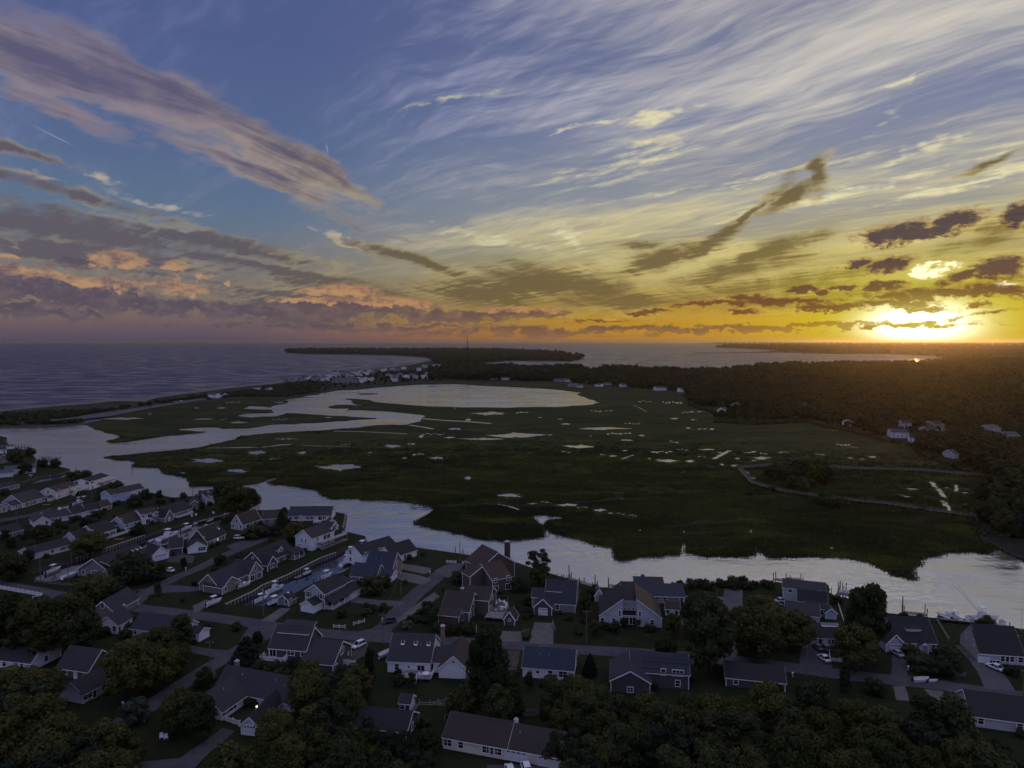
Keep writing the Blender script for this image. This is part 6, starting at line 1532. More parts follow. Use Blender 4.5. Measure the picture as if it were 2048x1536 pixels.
# dune scrub on the barrier beach
shr = []
for i in range(3):
    C, Q = lumps(1.9, 1.6, 0.9, 6, 400 + i, 0.7, .36, .5)
    shr.append(bpy.data.objects.new('far_shrub', crown_mesh('far_shrub', C, Q, 150, 0.8, 410 + i, 'shrub_leaves', .3, .9, .9)))
P_, S_, r_ = scatter_points(px([(-300, 848), (0, 830), (103, 824), (150, 823), (219, 820), (300, 807), (400, 794), (470, 786), (560, 772), (640, 768), (637, 783), (567, 794), (478, 793), (420, 799), (300, 818), (219, 835), (181, 836), (150, 846), (0, 851), (-300, 858)], 1.2), 500, 1600, 4.2, 1 / 200, 8, far_spots)
kk = r_.random(len(P_)) < (.35 + .65 * (np.sin(P_[:, 0] * .02) * np.sin(P_[:, 1] * .031) > -.2))
P_, S_ = P_[kk], S_[kk]
lot = px([(90, 844), (215, 822), (412, 794), (414, 800), (219, 836), (110, 846)], 1.2)
kk = ~in_poly(P_, lot); P_, S_ = P_[kk], S_[kk]
instancer('dune_scrub', 'low dark scrub covering the barrier beach dunes', 'scrub', P_, np.clip(S_ / 3.4, 1, 2.2) * r_.uniform(.5, 1.25, len(S_)), r_, 1.2, shr, [.4, .3, .3])
# edge scrub along the foot of the woods, where they meet the marsh
P_, S_, r_ = scatter_points(px([(1370, 790), (1380, 812), (1448, 834), (1430, 845), (1513, 850), (1615, 845), (1650, 855), (1708, 866), (1769, 884), (1827, 894), (1840, 912), (1896, 930), (1955, 955), (1970, 968), (1948, 1013), (1944, 1031), (1936, 1050), (1955, 1075), (1990, 1090), (2048, 1116), (2100, 1120), (1990, 1060), (1995, 967), (1963, 940), (1860, 905), (1840, 885), (1769, 872), (1650, 846), (1450, 836), (1385, 800)], .6), 380, 1400, 3.4, 1 / 220, 9, far_spots)
instancer('wood_edge_scrub', 'low scrub at the foot of the woods by the marsh', 'scrub', P_, np.clip(S_ / 3.2, .9, 2) * r_.uniform(.5, 1.2, len(S_)), r_, .55, shr, [.4, .3, .3])
# ---------------------------------------------------------------- marsh grass tufts
tuft = bpy.data.objects.new('tuft', None)
def tuft_mesh(seed, n, hgt, spread):
    r = np.random.default_rng(seed)
    b = r.normal(size=(n, 2)) * spread
    a = r.uniform(0, 6.28, n); hh = hgt * r.uniform(.6, 1.2, n); w = .10 + .10 * r.random(n)
    lean = r.normal(size=(n, 2)) * .22 * hh[:, None]
    V = np.zeros((n, 3, 3))
    V[:, 0, :2] = b - np.stack([np.cos(a), np.sin(a)], 1) * w[:, None]; V[:, 1, :2] = b + np.stack([np.cos(a), np.sin(a)], 1) * w[:, None]
    V[:, 2, :2] = b + lean; V[:, 2, 2] = hh
    return np_mesh('tuft', V.reshape(-1, 3), np.arange(n * 3).reshape(n, 3), 'marsh_blades')
m_, g_, b_ = new_mat('marsh_blades')
p_ = worldpos(g_)
tone = marsh_tone(g_, p_)
g_.put(b_.inputs['Base Color'], g_.mix(1.0, tone, (1.65, 1.65, 1.5, 1), 'MULTIPLY'))
b_.inputs['Roughness'].default_value = .85; b_.inputs['Specular IOR Level'].default_value = .1
tufts = [bpy.data.objects.new('tuft', tuft_mesh(500 + i, 26, .75, .75)) for i in range(3)]
P_, S_, r_ = scatter_points(marsh_pts, 290, 640, 1.9, 1 / 240, 31)
bare = [(1238, 990, 12), (1800, 989, 14)]
# keep the tufts off the pools
ok = r_.random(len(P_)) > np.clip((np.hypot(P_[:, 0], P_[:, 1]) - 430) / 210, 0, 1)
for (cx, cy, rx, ry) in pools:
    c = at(cx, cy, Z_M); ex = at(cx + rx * 1.15, cy, Z_M); ey = at(cx, cy - max(ry, 1) * 1.15, Z_M)
    A = (ex - c).length; B = (ey - c).length + 2.5; c = c - Vector((c.x, c.y, 0)).normalized() * 2.5
    ok &= (((P_[:, 0] - c.x) / A) ** 2 + ((P_[:, 1] - c.y) / B) ** 2) > 1.0
for pts, w in ditches:
    L_ = smooth_line(px(pts, Z_M), 3)
    for q in L_: ok &= ((P_[:, 0] - q.x) ** 2 + (P_[:, 1] - q.y) ** 2) > 9
P_, S_ = P_[ok], S_[ok]
print('tufts', len(P_))
instancer('marsh_grass', 'tall salt marsh grass covering the flats', 'grass', P_, r_.uniform(.7, 1.3, len(P_)) * np.clip(S_ / 2.0, 1, 2.6), r_, Z_M - .05, tufts, [.34, .33, .33])
# reeds standing along the water's edge
E_ = []
for i in range(len(marsh_pts)):
    a, b = marsh_pts[i], marsh_pts[(i + 1) % len(marsh_pts)]
    if a.length > 750 or b.length > 750: continue
    L_ = (b - a).length
    for k in range(int(L_ / .9) + 1):
        t = tr_r.random(); q = a.lerp(b, t)
        E_.append((q.x + tr_r.uniform(-.8, .8), q.y + tr_r.uniform(-.8, .8)))
E_ = np.array(E_)
instancer('reeds', 'fringe of reeds along the marsh water edge', 'reeds', E_, np.random.default_rng(3).uniform(.8, 1.7, len(E_)), np.random.default_rng(4), 0.1, tufts, [.34, .33, .33])
# ---------------------------------------------------------------- boats
simple('boat_white', (0.78, 0.79, 0.82), 0.35, 0.06, 0.6, spec=0.5)
simple('boat_blue', (0.04, 0.06, 0.14), 0.35, 0.06, 0.6, spec=0.5)
simple('boat_grey', (0.10, 0.10, 0.11), 0.6, 0.1, 0.8)
simple('boat_deck', (0.46, 0.45, 0.44), 0.6, 0.12, 1.0)
simple('canvas', (0.50, 0.56, 0.66), 0.8, 0.1, 1.0)
simple('dark_plastic', (0.03, 0.03, 0.035), 0.4, 0.1)
simple('tyre', (0.02, 0.02, 0.02), 0.8, 0.1)
simple('pole_wood', (0.16, 0.13, 0.11), 0.9, 0.3, 2.0)
simple('pile_wood', (0.075, 0.065, 0.055), 0.9, 0.3, 2.0)
simple('dock_wood', (0.22, 0.20, 0.18), 0.9, 0.3, 1.5)
simple('pale_wood', (0.36, 0.33, 0.29), 0.9, 0.25, 1.5)
simple('steel', (0.35, 0.35, 0.37), 0.4, 0.1, metal=0.6)
simple('kayak_yellow', (0.55, 0.38, 0.05), 0.4, 0.05)
simple('umbrella_orange', (0.45, 0.16, 0.06), 0.8, 0.1)
simple('chair_white', (0.75, 0.75, 0.77), 0.6, 0.05)
simple('red_paint', (0.35, 0.05, 0.04), 0.5, 0.1)
def hull(L, B, Fb=1.0, draft=0.45, rake=0.9):
    """lofted hull, bow at +x"""
    st = [(0.0, .86, 1.0), (.15, .95, .98), (.4, 1.0, .98), (.62, .95, 1.04), (.8, .72, 1.14), (.92, .38, 1.24), (1.0, .03, 1.32)]
    rings = []
    for t, b, s in st:
        x = -L / 2 + L * t; hb = B / 2 * b; sh = Fb * s; kd = -draft * (1 - max(0, (t - .6) / .4) ** 1.5)
        xr = lambda f: x - (rake * (1 - f) * max(0, (t - .7) / .3))
        rings.append([(x, hb, sh), (xr(.5), hb * .86, sh * .35), (xr(.2), hb * .55, kd * .6), (xr(0), 0, kd), (xr(.2), -hb * .55, kd * .6), (xr(.5), -hb * .86, sh * .35), (x, -hb, sh)])
    mb = MB().loft(rings, closed=False, cap=False)
    n = 7; V = mb.V
    mb.F.append(tuple(range(n))); mb.M.append(0)
    dk = MB()
    for i in range(len(st) - 1):
        a, b = rings[i], rings[i + 1]
        f = .12
        dk.add([(a[0][0], a[0][1] * .96, a[0][2] - f), (a[6][0], a[6][1] * .96, a[6][2] - f), (b[6][0], b[6][1] * .96, b[6][2] - f), (b[0][0], b[0][1] * .96, b[0][2] - f)], [(0, 1, 2, 3)])
    return mb, dk, rings
BOATS = {}
def boat_proto(key, L, B, style, hm='boat_white'):
    Fb = .55 + L * .055
    root = empty('motorboat' if style != 'sail' else 'sailboat', (0, 0, 0))
    h_, dk, rings = hull(L, B, Fb)
    h_.build('hull', hm, root, True)
    dk.build('deck', 'boat_deck', root)
    rub = MB()
    for i in range(len(rings) - 1):
        for s in (0, 6): rub.bar(rings[i][s], rings[i + 1][s], .09, .09)
    rub.build('gunwale', 'boat_white', root)
    if style in ('console', 'skiff', 'cuddy'):
        MB().box(-L / 2 - .45, -.22, Fb * .3, -L / 2 - .02, .22, Fb + .55).box(-L / 2 - .3, -.08, -.5, -L / 2 - .1, .08, Fb * .3).build('outboard_motor', 'dark_plastic', root)
    if style == 'console':
        c = MB().box(-.5, -.45, Fb * .3, .45, .45, Fb + .85).build('console', 'boat_white', root)
        MB().prism([(.40, -.42, Fb + .85), (.40, .42, Fb + .85), (.15, .42, Fb + 1.25), (.15, -.42, Fb + 1.25)], (.05, 0, .02)).build('windscreen', 'glass', c)
        for sx in (-.8, .55):
            for sy in (-.62, .62): MB().tube([(sx, sy, Fb * .4), (sx * .85, sy * .9, Fb + 1.95)], .03, 5).build('top_post', 'steel', root)
        MB().box(-1.25, -.85, Fb + 1.95, 1.0, .85, Fb + 2.05).build('hard_top', 'boat_white', root)
        MB().box(-L * .34, -.5, Fb * .3, -L * .24, .5, Fb + .35).build('seat', 'boat_deck', root)
    if style == 'cabin' or style == 'cuddy':
        w = B * .36
        hh = 1.1 if style == 'cabin' else .55
        pr = [[(-L * .12, s * w, Fb - .1), (L * .30, s * w * .62, Fb + .05), (L * .20, s * w * .58, Fb + hh * .55), (L * .10, s * w * .85, Fb + hh), (-L * .12, s * w * .9, Fb + hh)] for s in (1, -1)]
        cb = MB().loft([pr[0], pr[1]]).build('cabin', 'boat_white', root)
        for s in (1, -1):
            MB().prism([(-L * .09, s * w * .965, Fb + hh * .50), (L * .13, s * w * .80, Fb + hh * .50), (L * .09, s * w * .84, Fb + hh * .82), (-L * .09, s * w * .94, Fb + hh * .82)], (0, s * .03, 0)).build('cabin_window', 'glass', cb)
        MB().prism([(L * .205, -w * .5, Fb + hh * .58), (L * .205, w * .5, Fb + hh * .58), (L * .115, w * .7, Fb + hh * .97), (L * .115, -w * .7, Fb + hh * .97)], (.04, 0, .03)).build('windscreen', 'glass', cb)
        if style == 'cabin':
            br = MB().box(-L * .10, -w * .75, Fb + hh, L * .05, w * .75, Fb + hh + .55).build('flybridge', 'boat_white', root)
            for sx in (-L * .10, L * .03):
                for sy in (-w * .7, w * .7): MB().tube([(sx, sy, Fb + hh + .5), (sx, sy, Fb + hh + 1.7)], .03, 5).build('top_post', 'steel', br)
            MB().box(-L * .13, -w * .8, Fb + hh + 1.7, L * .06, w * .8, Fb + hh + 1.8).build('hard_top', 'boat_white', br)
            MB().box(-L * .40, -B * .34, Fb * .4, -L * .34, B * .34, Fb + .3).build('seat', 'boat_deck', root)
            pul = MB()
            for k in range(7):
                t = .62 + k * .06
                pul.tube([(-L / 2 + L * t, B * .42 * (1 - max(0, t - .7) * 2.9), Fb * 1.05), (-L / 2 + L * t, B * .42 * (1 - max(0, t - .7) * 2.9), Fb * 1.1 + .6)], .02, 4)
                pul.tube([(-L / 2 + L * t, -B * .42 * (1 - max(0, t - .7) * 2.9), Fb * 1.05), (-L / 2 + L * t, -B * .42 * (1 - max(0, t - .7) * 2.9), Fb * 1.1 + .6)], .02, 4)
            pul.build('bow_rail', 'steel', root)
    if style == 'skiff':
        for x in (-L * .25, 0, L * .2): MB().box(x - .15, -B * .38, Fb * .7, x + .15, B * .38, Fb * .8).build('thwart', 'boat_deck', root)
    if style == 'sail':
        MB().box(-L * .1, -B * .25, Fb - .1, L * .22, B * .25, Fb + .4).build('cabin', 'boat_white', root)
        m = MB().tube([(L * .08, 0, Fb), (L * .08, 0, Fb + L * 1.25)], [.07, .05], 6).build('mast', 'steel', root)
        MB().tube([(L * .08, 0, Fb + 1.1), (-L * .36, 0, Fb + 1.2)], .06, 6).build('boom', 'steel', m)
    BOATS[key] = root
    return root
def boat(key, x, y, hd, label, L=1.0, z=0.0, group='boats of the canals and river'):
    src = BOATS[key]
    o = copy_tree(src)
    o.location = at(x, y, z + .3) - Vector((0, 0, .3)); o.rotation_euler = (0, 0, math.radians(hd)); o.scale = (L, L, L)
    return tag(o, label, 'boat', group)
boat_proto('yacht', 12.5, 4.0, 'cabin'); boat_proto('cruiser', 8.5, 2.8, 'cabin'); boat_proto('console', 7.4, 2.5, 'console'); boat_proto('dark_console', 7.0, 2.5, 'console', 'boat_blue')
boat_proto('cuddy', 6.4, 2.3, 'cuddy'); boat_proto('skiff', 4.6, 1.7, 'skiff'); boat_proto('dark_skiff', 5.2, 2.0, 'skiff', 'boat_grey'); boat_proto('sail', 7.0, 2.3, 'sail')
def canal_dir(a, b):
    v = at(*b, 0) - at(*a, 0); return math.degrees(math.atan2(v.y, v.x))
k3 = canal_dir((290, 1085), (470, 1018)); k4 = canal_dir((526, 1190), (700, 1110)); k2 = canal_dir((30, 1040), (220, 995)); k1 = canal_dir((45, 967), (125, 950))
boat('yacht', 337, 1074, k3, 'large white motor yacht with flybridge tied in the long canal')
boat('console', 373, 1058, k3, 'white hard-top boat astern of the large yacht')
boat('skiff', 392, 1047, k3, 'small open white skiff at the canal lawn edge', .9)
boat('skiff', 302, 1082, k3, 'little white dinghy beside the yacht stern', .8)
boat('dark_skiff', 420, 1042, k3, 'grey skiff by the lawn chairs bank', .9)
boat('cuddy', 452, 1031, k3, 'low white boat at the dock near the canal mouth', .9)
boat('console', 107, 1142, k3 + 4, 'white open boat in the boat basin', .95)
boat('sail', 141, 1151, k3 - 8, 'small sailboat with bare mast on the boat basin shore', .95, Z_G + .3)
boat('cuddy', 215, 1168, k3 + 60, 'white covered cuddy boat parked by the street corner bush', 1.0, Z_G + .5)
boat('cruiser', 158, 1006, k2, 'white cruiser in the second canal behind the ranch roofs', .9)
boat('console', 168, 1001, k2, 'second canal boat with hard top', .9)
boat('console', 204, 996, k2, 'white boat near the head of the second canal', .95)
boat('skiff', 131, 1016, k2, 'tiny skiff under the cream deck house', .9)
boat('console', 62, 957, k1, 'white boat moored in the first canal', .9)
boat('cuddy', 105, 951, k1, 'white boat nearer the mouth of the first canal', .95)
boat('cuddy', 116, 914, 150, 'small white cabin boat at the second pier end', .8)
boat('dark_console', 614, 1147, k4, 'dark boat with hard top tied to the canal float', .75)
boat('console', 653, 1154, k4, 'white boat with black interior by the walkway', .95)
boat('cruiser', 694, 1126, k4, 'tall white cruiser behind the blue-roofed house', .95)
boat('console', 725, 1094, k4, 'long white boat pointing out to the river', 1.05)
boat('console', 701, 1104, k4 + 10, 'white boat with rods next to the boat yard', .85)
boat('cuddy', 715, 1112, k4, 'white boat squeezed behind the tall cruiser', .9)
boat('cruiser', 551, 1180, k4 - 3, 'white cabin cruiser at the bulkhead steps', .92)
boat('console', 522, 1200, k4 - 3, 'white boat at the very head of the canal', .85)
boat('dark_console', 549, 1206, k4 - 6, 'navy hulled boat with white hard top at the canal head', .95)
boat('console', 428, 1205, k4 - 4, 'white boat on a trailer at the lawn edge', .85, Z_G + .5)
boat('cuddy', 489, 1170, k4 - 8, 'boat under the canopy beside the brown gables', .9, Z_G + .3)
boat('skiff', 636, 1044, 10, 'white skiff on a stand before the long pale ranch', 1.0, Z_G + .4)
boat('console', 1700, 1188, -32, 'white boat raised on the piling lift', .95, 1.2)
boat('dark_skiff', 1887, 1234, 110, 'dark inflatable beside the river bulkhead', 1.0)
boat('console', 1908, 1236, 105, 'white centre console boat stern-on to the lawn', .95)
boat('cruiser', 1966, 1240, 0, 'white sport fishing boat with long outriggers', 1.15)
boat('skiff', 768, 1308, 55, 'small boat on a trailer beside the white house', 1.0, Z_G + .4)
boat('skiff', 1842, 1360, 8, 'white rowing boat left on the street verge', .95, Z_G + .1)
boat('skiff', 1866, 1361, 5, 'short white dinghy left beside the rowing boat', .55, Z_G + .1)
for k_, (bx, by) in enumerate(((1955, 1218), (1960, 1220))):
    a = at(1966, 1240, 0) + Vector((0, 0, 2.5))
    o = tag(MB().tube([a + Vector((-1, k_ * 1.6, 0)), a + Vector((-9.0 + k_ * 2, 2 + k_, 8.5))], [.05, .03], 5).build('outrigger', 'steel'), ('long thin outrigger pole of the sport fishing boat', 'second outrigger pole of the sport fishing boat')[k_], 'pole')
for o in list(BOATS.values()):
    for c in list(o.children_recursive): bpy.data.objects.remove(c)
    bpy.data.objects.remove(o)
# boats at moorings in the bay: hull, mast, boom
mo = empty('moored_boat', (0, 0, 0))
h_, dk, _r = hull(9, 2.9, 1.0); h_.build('hull', 'boat_white', mo, True); MB().box(-1, -.8, .9, 2.2, .8, 1.5).build('cabin', 'boat_white', mo); MB().tube([(.8, 0, 1), (.8, 0, 12.5)], [.12, .1], 5).build('mast', 'steel', mo)
mr = random.Random(4)
first = True
spots = [(mr.uniform(1330, 1475), mr.uniform(727.5, 737)) for _ in range(15)] + [(mr.uniform(1560, 1800), mr.uniform(708.6, 711.5)) for _ in range(26)] + [(1086, 735), (1225, 733), (1300, 731), (1120, 727), (1262, 728), (1780, 722), (1784, 723)]
for (x, y) in spots:
    o = mo if first else copy_tree(mo); first = False
    p = at(x, y, 0)
    o.location = (p.x, p.y, 0); o.rotation_euler = (0, 0, mr.uniform(0, 6.28))
    tag(o, 'tiny boat riding at its mooring in the bay', 'boat', 'boats moored in the bay')

# ---------------------------------------------------------------- cars
def paint(name, c): simple(name, c, 0.3, 0.04, 0.5, spec=0.6)
paint('car_white', (0.74, 0.75, 0.78)); paint('car_black', (0.012, 0.012, 0.015)); paint('car_silver', (0.40, 0.41, 0.44)); paint('car_grey', (0.09, 0.09, 0.10))
simple('head_lamp', (0.6, 0.6, 0.6), 0.1, 0.0); simple('tail_lamp', (0.25, 0.01, 0.01), 0.2, 0.0)
CARS = {}
def car_mesh(kind):
    if kind in CARS: return CARS[kind]
    suv = kind == 'suv'
    Hh, Hb = (1.72, .98) if suv else (1.46, .86)
    sec = [(-2.28, .74, .42, .80), (-2.15, .84, .30, Hb), (-1.3, .92, .26, Hb + .03), (0, .93, .26, Hb), (1.2, .92, .26, Hb - .04), (1.95, .86, .28, Hb - .14), (2.28, .72, .36, Hb - .26)]
    body = MB().loft([[(x, w, z0), (x, w, (z0 + z1) / 2), (x, w * .93, z1), (x, -w * .93, z1), (x, -w, (z0 + z1) / 2), (x, -w, z0)] for x, w, z0, z1 in sec])
    g0 = [(-2.0 if suv else -1.55, .84, Hb - .02), (-1.75 if suv else -1.05, .70, Hh - .06), (.35, .68, Hh - .03), (1.15, .84, Hb - .06)]
    glass = MB().loft([[(x, w, z) for x, w, z in g0], [(x, -w, z) for x, w, z in g0]])
    roof = MB().prism([(-1.72 if suv else -1.0, -.66, Hh - .05), (.36, -.66, Hh - .02), (.36, .66, Hh - .02), (-1.72 if suv else -1.0, .66, Hh - .05)], (0, 0, .06))
    for x0, x1 in ((.35, 1.12), (-1.72 if suv else -1.02, -2.0 if suv else -1.52), (-.45, -.45)):
        for s in (1, -1): roof.bar((x0, s * .69, Hh - .04), (x1, s * .85, Hb), .09, .07)
    wh = MB().tube([(0, -.11, 0), (0, .11, 0)], .34, 12)
    hub = MB().tube([(0, -.12, 0), (0, .12, 0)], .2, 8)
    CARS[kind] = (body, glass, roof.mesh, wh.mesh('tyre', 'tyre'), hub.mesh('rim', 'steel'), MB().box(-.03, -.2, -.08, .03, .2, .08), Hb, roof)
    return CARS[kind]
def car(kind, colour, x, y, hd, label):
    body, glass, _, wh, hub, lamp, Hb, roof = car_mesh(kind)
    root = tag(empty('car', at(x, y, Z_G) + Vector((0, 0, .03)), math.radians(hd)), label, 'car', 'cars about the village')
    place(body.mesh('body', 'car_' + colour, True), 'body', root)
    place(glass.mesh('windows', 'glass'), 'windows', root)
    place(roof.mesh('roof', 'car_' + colour), 'roof', root)
    for sx in (-1.42, 1.38):
        for sy in (-.82, .82):
            w = place(wh, 'wheel', root, (sx, sy, .34)); place(hub, 'rim', w)
    for sy in (-.6, .6):
        place(lamp.mesh('headlight', 'head_lamp'), 'headlight', root, (2.24, sy * .95, Hb - .28)); place(lamp.mesh('tail_light', 'tail_lamp'), 'tail_light', root, (-2.24, sy * .98, Hb - .16))
    return root
car('suv', 'white', 478, 1078, 8, 'white estate car parked on the lawn drive by the cyan door cape')
car('sedan', 'white', 339, 1143, 150, 'white saloon car parked on the red earth drive'); car('suv', 'grey', 318, 1135, 150, 'dark car parked behind the white saloon')
car('suv', 'black', 777, 1246, 205, 'black car turning at the lane corner by the pole')
car('suv', 'white', 717, 1294, 235, 'white car on the gravel beside the gable with white trim')
car('sedan', 'white', 1648, 1320, 100, 'white car parked before the picket fence'); car('sedan', 'silver', 1562, 1204, 20, 'silver car beside the waterfront house trailer'); car('sedan', 'grey', 1571, 1212, 15, 'grey car nose to the long garage roof')
car('sedan', 'silver', 1794, 1310, 98, 'silver car backed to the cape garage door'); car('sedan', 'white', 1990, 1338, 112, 'white saloon on the wide paved drive')
car('sedan', 'grey', 1636, 1298, 95, 'dark car nearest the ridge skylight cottage door'); car('suv', 'grey', 1649, 1299, 95, 'dark car between the cottage and the white car')
car('suv', 'white', 1052, 1541, 100, 'white van-like car before the pale blue garage doors'); car('sedan', 'white', 1020, 1546, 100, 'white car mostly cut by the picture edge before the garage')
for i, (x, y) in enumerate(((344, 805.5), (352, 804), (362, 802.6), (300, 813.5))):
    car('suv', ('black', 'silver', 'white', 'grey')[i], x, y, 20, ('black', 'silver', 'white', 'grey')[i] + ' car alone on the beach parking lot').location.z = 1.35

# ---------------------------------------------------------------- poles and wires
POLE = {}
def pole(x, y, hgt, label, arm=True, box=False, z=None):
    z = Z_G if z is None else z
    p = at(x, y, z)
    root = tag(empty('utility_pole', p, tr_r.uniform(-.4, .4)), label, 'utility pole', 'utility poles along the streets')
    MB().tube([(0, 0, -.3), (0, 0, hgt)], [.17, .11], 7).build('post', 'pole_wood', root)
    if arm:
        MB().box(-1.1, -.06, hgt - .7, 1.1, .06, hgt - .55).build('crossarm', 'pole_wood', root)
        for s in (-.95, .95): MB().tube([(s, 0, hgt - .55), (s, 0, hgt - .35)], .05, 5).build('insulator', 'vent_metal', root)
    if box: MB().tube([(0, -.35, hgt - 2.0), (0, -.35, hgt - 1.1)], .24, 8).build('transformer', 'vent_metal', root)
    POLE[(x, y)] = p + Vector((0, 0, hgt - .4))
pole(766, 1288, 9.0, 'utility pole at the lane corner beside the black car', True, True); pole(527, 1233, 10, 'utility pole before the canal head', True, True); pole(802, 1191, 9.4, 'utility pole with transformer on the blue roof lawn', False, True)
pole(920, 1126, 8.4, 'utility pole at the end of the lane by the river', False); pole(1173, 1286, 9.8, 'utility pole before the pale contemporary house'); pole(421, 1343, 8.4, 'utility pole with crossarm at the side street bend'); pole(1613, 1352, 8.4, 'utility pole before the cottage garage on the main street', True)
pole(81, 1160, 8.2, 'utility pole by the boat basin', False); pole(386, 1002, 9, 'thin pole beside the tree point gable', False); pole(184, 1002, 6.8, 'pole between the bright white and cream houses', False); pole(75, 936, 8, 'pole on the inlet spit', False); pole(1433, 1210, 5.8, 'short pole at the loop drive', False); pole(2046, 1406, 8.6, 'utility pole at the street by the wide dark roof', True)
pole(153, 953, 6, 'pole in the reedy thicket', True); pole(33, 1046, 5.5, 'pole at the second canal bank', False); pole(137, 1166, 7, 'pole beside the sailboat', False)
def wire(a, b, label, sag=.7):
    p, q = POLE[a], POLE[b]
    pts = [p.lerp(q, t / 10) - Vector((0, 0, sag * 4 * (t / 10) * (1 - t / 10))) for t in range(11)]
    tag(MB().tube(pts, .035, 4).build('overhead_wire', 'dark_plastic'), label, 'wire', 'overhead wires')
wire((766, 1288), (802, 1191), 'overhead wire from the lane corner pole to the transformer pole'); wire((802, 1191), (920, 1126), 'overhead wire from the transformer pole to the river pole'); wire((527, 1233), (766, 1288), 'overhead wire over the main street by the canal head')
wire((766, 1288), (1173, 1286), 'overhead wire along the main street past the tall dense tree'); wire((421, 1343), (527, 1233), 'overhead wire over the side street bend'); wire((1173, 1286), (1613, 1352), 'overhead wire along the main street past the solar house'); wire((1613, 1352), (2046, 1406), 'overhead wire along the street past the capes'); wire((81, 1160), (527, 1233), 'overhead wire along the street past the boat basin')
def flagpole(x, y, hgt, label, mat='white_trim'):
    root = tag(empty('flagpole', at(x, y, Z_G)), label, 'flagpole')
    MB().tube([(0, 0, 0), (0, 0, hgt)], [.07, .04], 6).build('staff', mat, root); MB().loft([[(.09 * math.cos(a) * k, .09 * math.sin(a) * k, hgt + zz) for a in [i * 1.047 for i in range(6)]] for k, zz in ((.3, 0), (1, .08), (.3, .16))]).build('finial', mat, root)
flagpole(980, 1115, 9.5, 'bare flagpole on the river lawn by the board house', 'steel'); flagpole(953, 1297, 6.6, 'white bare flagpole beside the tall dense tree'); flagpole(2042, 1262, 12, 'bare flagpole behind the stone gable cape')

# ---------------------------------------------------------------- docks, piles and bulkheads
def pier(pts, w, label, z=1.2, piles=2.6, up=.9, name='pier', rails=False):
    L_ = [at(x, y, z) for x, y in pts]
    root = tag(empty(name, L_[0] - Vector((0, 0, z))), label, 'pier', 'piers and docks')
    o0 = root.location
    dk = MB()
    for a, b in zip(L_, L_[1:]):
        a, b = a - o0, b - o0
        d = (b - a).normalized(); nrm = Vector((-d.y, d.x, 0))
        n = max(2, int((b - a).length / .5))
        for i in range(n):
            p, q = a + (b - a) * (i / n) + d * .02, a + (b - a) * ((i + 1) / n) - d * .02
            dk.prism([p - nrm * w / 2, q - nrm * w / 2, q + nrm * w / 2, p + nrm * w / 2], (0, 0, -.08))
        dk.bar(a - Vector((0, 0, .2)) + nrm * w * .42, b - Vector((0, 0, .2)) + nrm * w * .42, .12, .2); dk.bar(a - Vector((0, 0, .2)) - nrm * w * .42, b - Vector((0, 0, .2)) - nrm * w * .42, .12, .2)
        k = max(1, int((b - a).length / piles))
        for i in range(k + 1):
            for s in (-1, 1):
                p = a + (b - a) * (i / k) + nrm * s * (w / 2 + .12)
                MB().tube([(p.x, p.y, -1.0), (p.x, p.y, z + up * tr_r.uniform(.7, 1.3))], .15, 6).build('pile', 'pile_wood', root)
    dk.build('planking', 'dock_wood', root)
    return root
pier([(34, 894), (59, 895)], 2.2, 'wooden pier with tall piles on the sandy inlet shore', up=2.0)
pier([(82, 915), (117, 919)], 2.0, 'long low pier running into the inlet', up=1.4)
pier([(1138, 1156), (1190, 1173)], 2.4, 'long floating dock below the slate roof', .7, 6, 1.6, 'dock')
pier([(1112, 1152), (1138, 1156)], 1.6, 'short seawall walk with mooring piles', 1.4, 2.4, .9, 'dock')
pier([(1217, 1170), (1266, 1173)], 2.0, 'dock with mooring piles behind the raised upper storey', .9, 4, 1.8, 'dock')
pier([(1549, 1157), (1578, 1163)], 2.2, 'narrow dock beside the waterfront house', .9, 5, 2.2, 'dock'); pier([(1574, 1158), (1604, 1160)], 4.0, 'railed dock platform behind the waterfront house', 1.5, 3, 1.5, 'dock')
pier([(1668, 1196), (1682, 1184), (1720, 1196)], 1.6, 'boat lift dock with four tall piles', 1.0, 6, 2.8, 'dock')
pier([(1806, 1224), (1852, 1228)], 2.0, 'dock behind the cape with one tall pile', 1.0, 5, 2.2, 'dock')
pier([(1880, 1243), (1990, 1251)], 1.8, 'river bulkhead walk beside the moored boats', 1.5, 4.0, 1.0, 'dock')
pier([(631, 1166), (668, 1152), (706, 1134)], 1.8, 'walkway along the canal beside the blue roof', 1.3, 4, .9, 'dock'); pier([(590, 1156), (618, 1143)], 1.6, 'small float below the bulkhead lawn', .5, 6, .8, 'dock')
pier([(686, 1030), (681, 1056)], 3.2, 'rough boat landing at the river corner', .9, 3, .5, 'dock'); pier([(694, 1088), (728, 1079)], 2.0, 'dock at the canal mouth by the boat yard', 1.2, 4, 1.2, 'dock'); pier([(736, 1103), (748, 1095)], 3.0, 'railed dock stair beside the stepped roofs', 1.4, 3, 1.4, 'dock')
pier([(395, 1043), (450, 1029), (492, 1014)], 1.4, 'long bank walk with piles on the canal lawn', 1.2, 4, .8, 'dock'); pier([(905, 1113), (940, 1117)], 2.4, 'river landing with piles at the lane end', 1.2, 4, 1.6, 'dock'); pier([(1995, 1252), (2012, 1250)], 2.2, 'railed landing by the sport fishing boat', 1.8, 2.4, 1.0, 'dock')
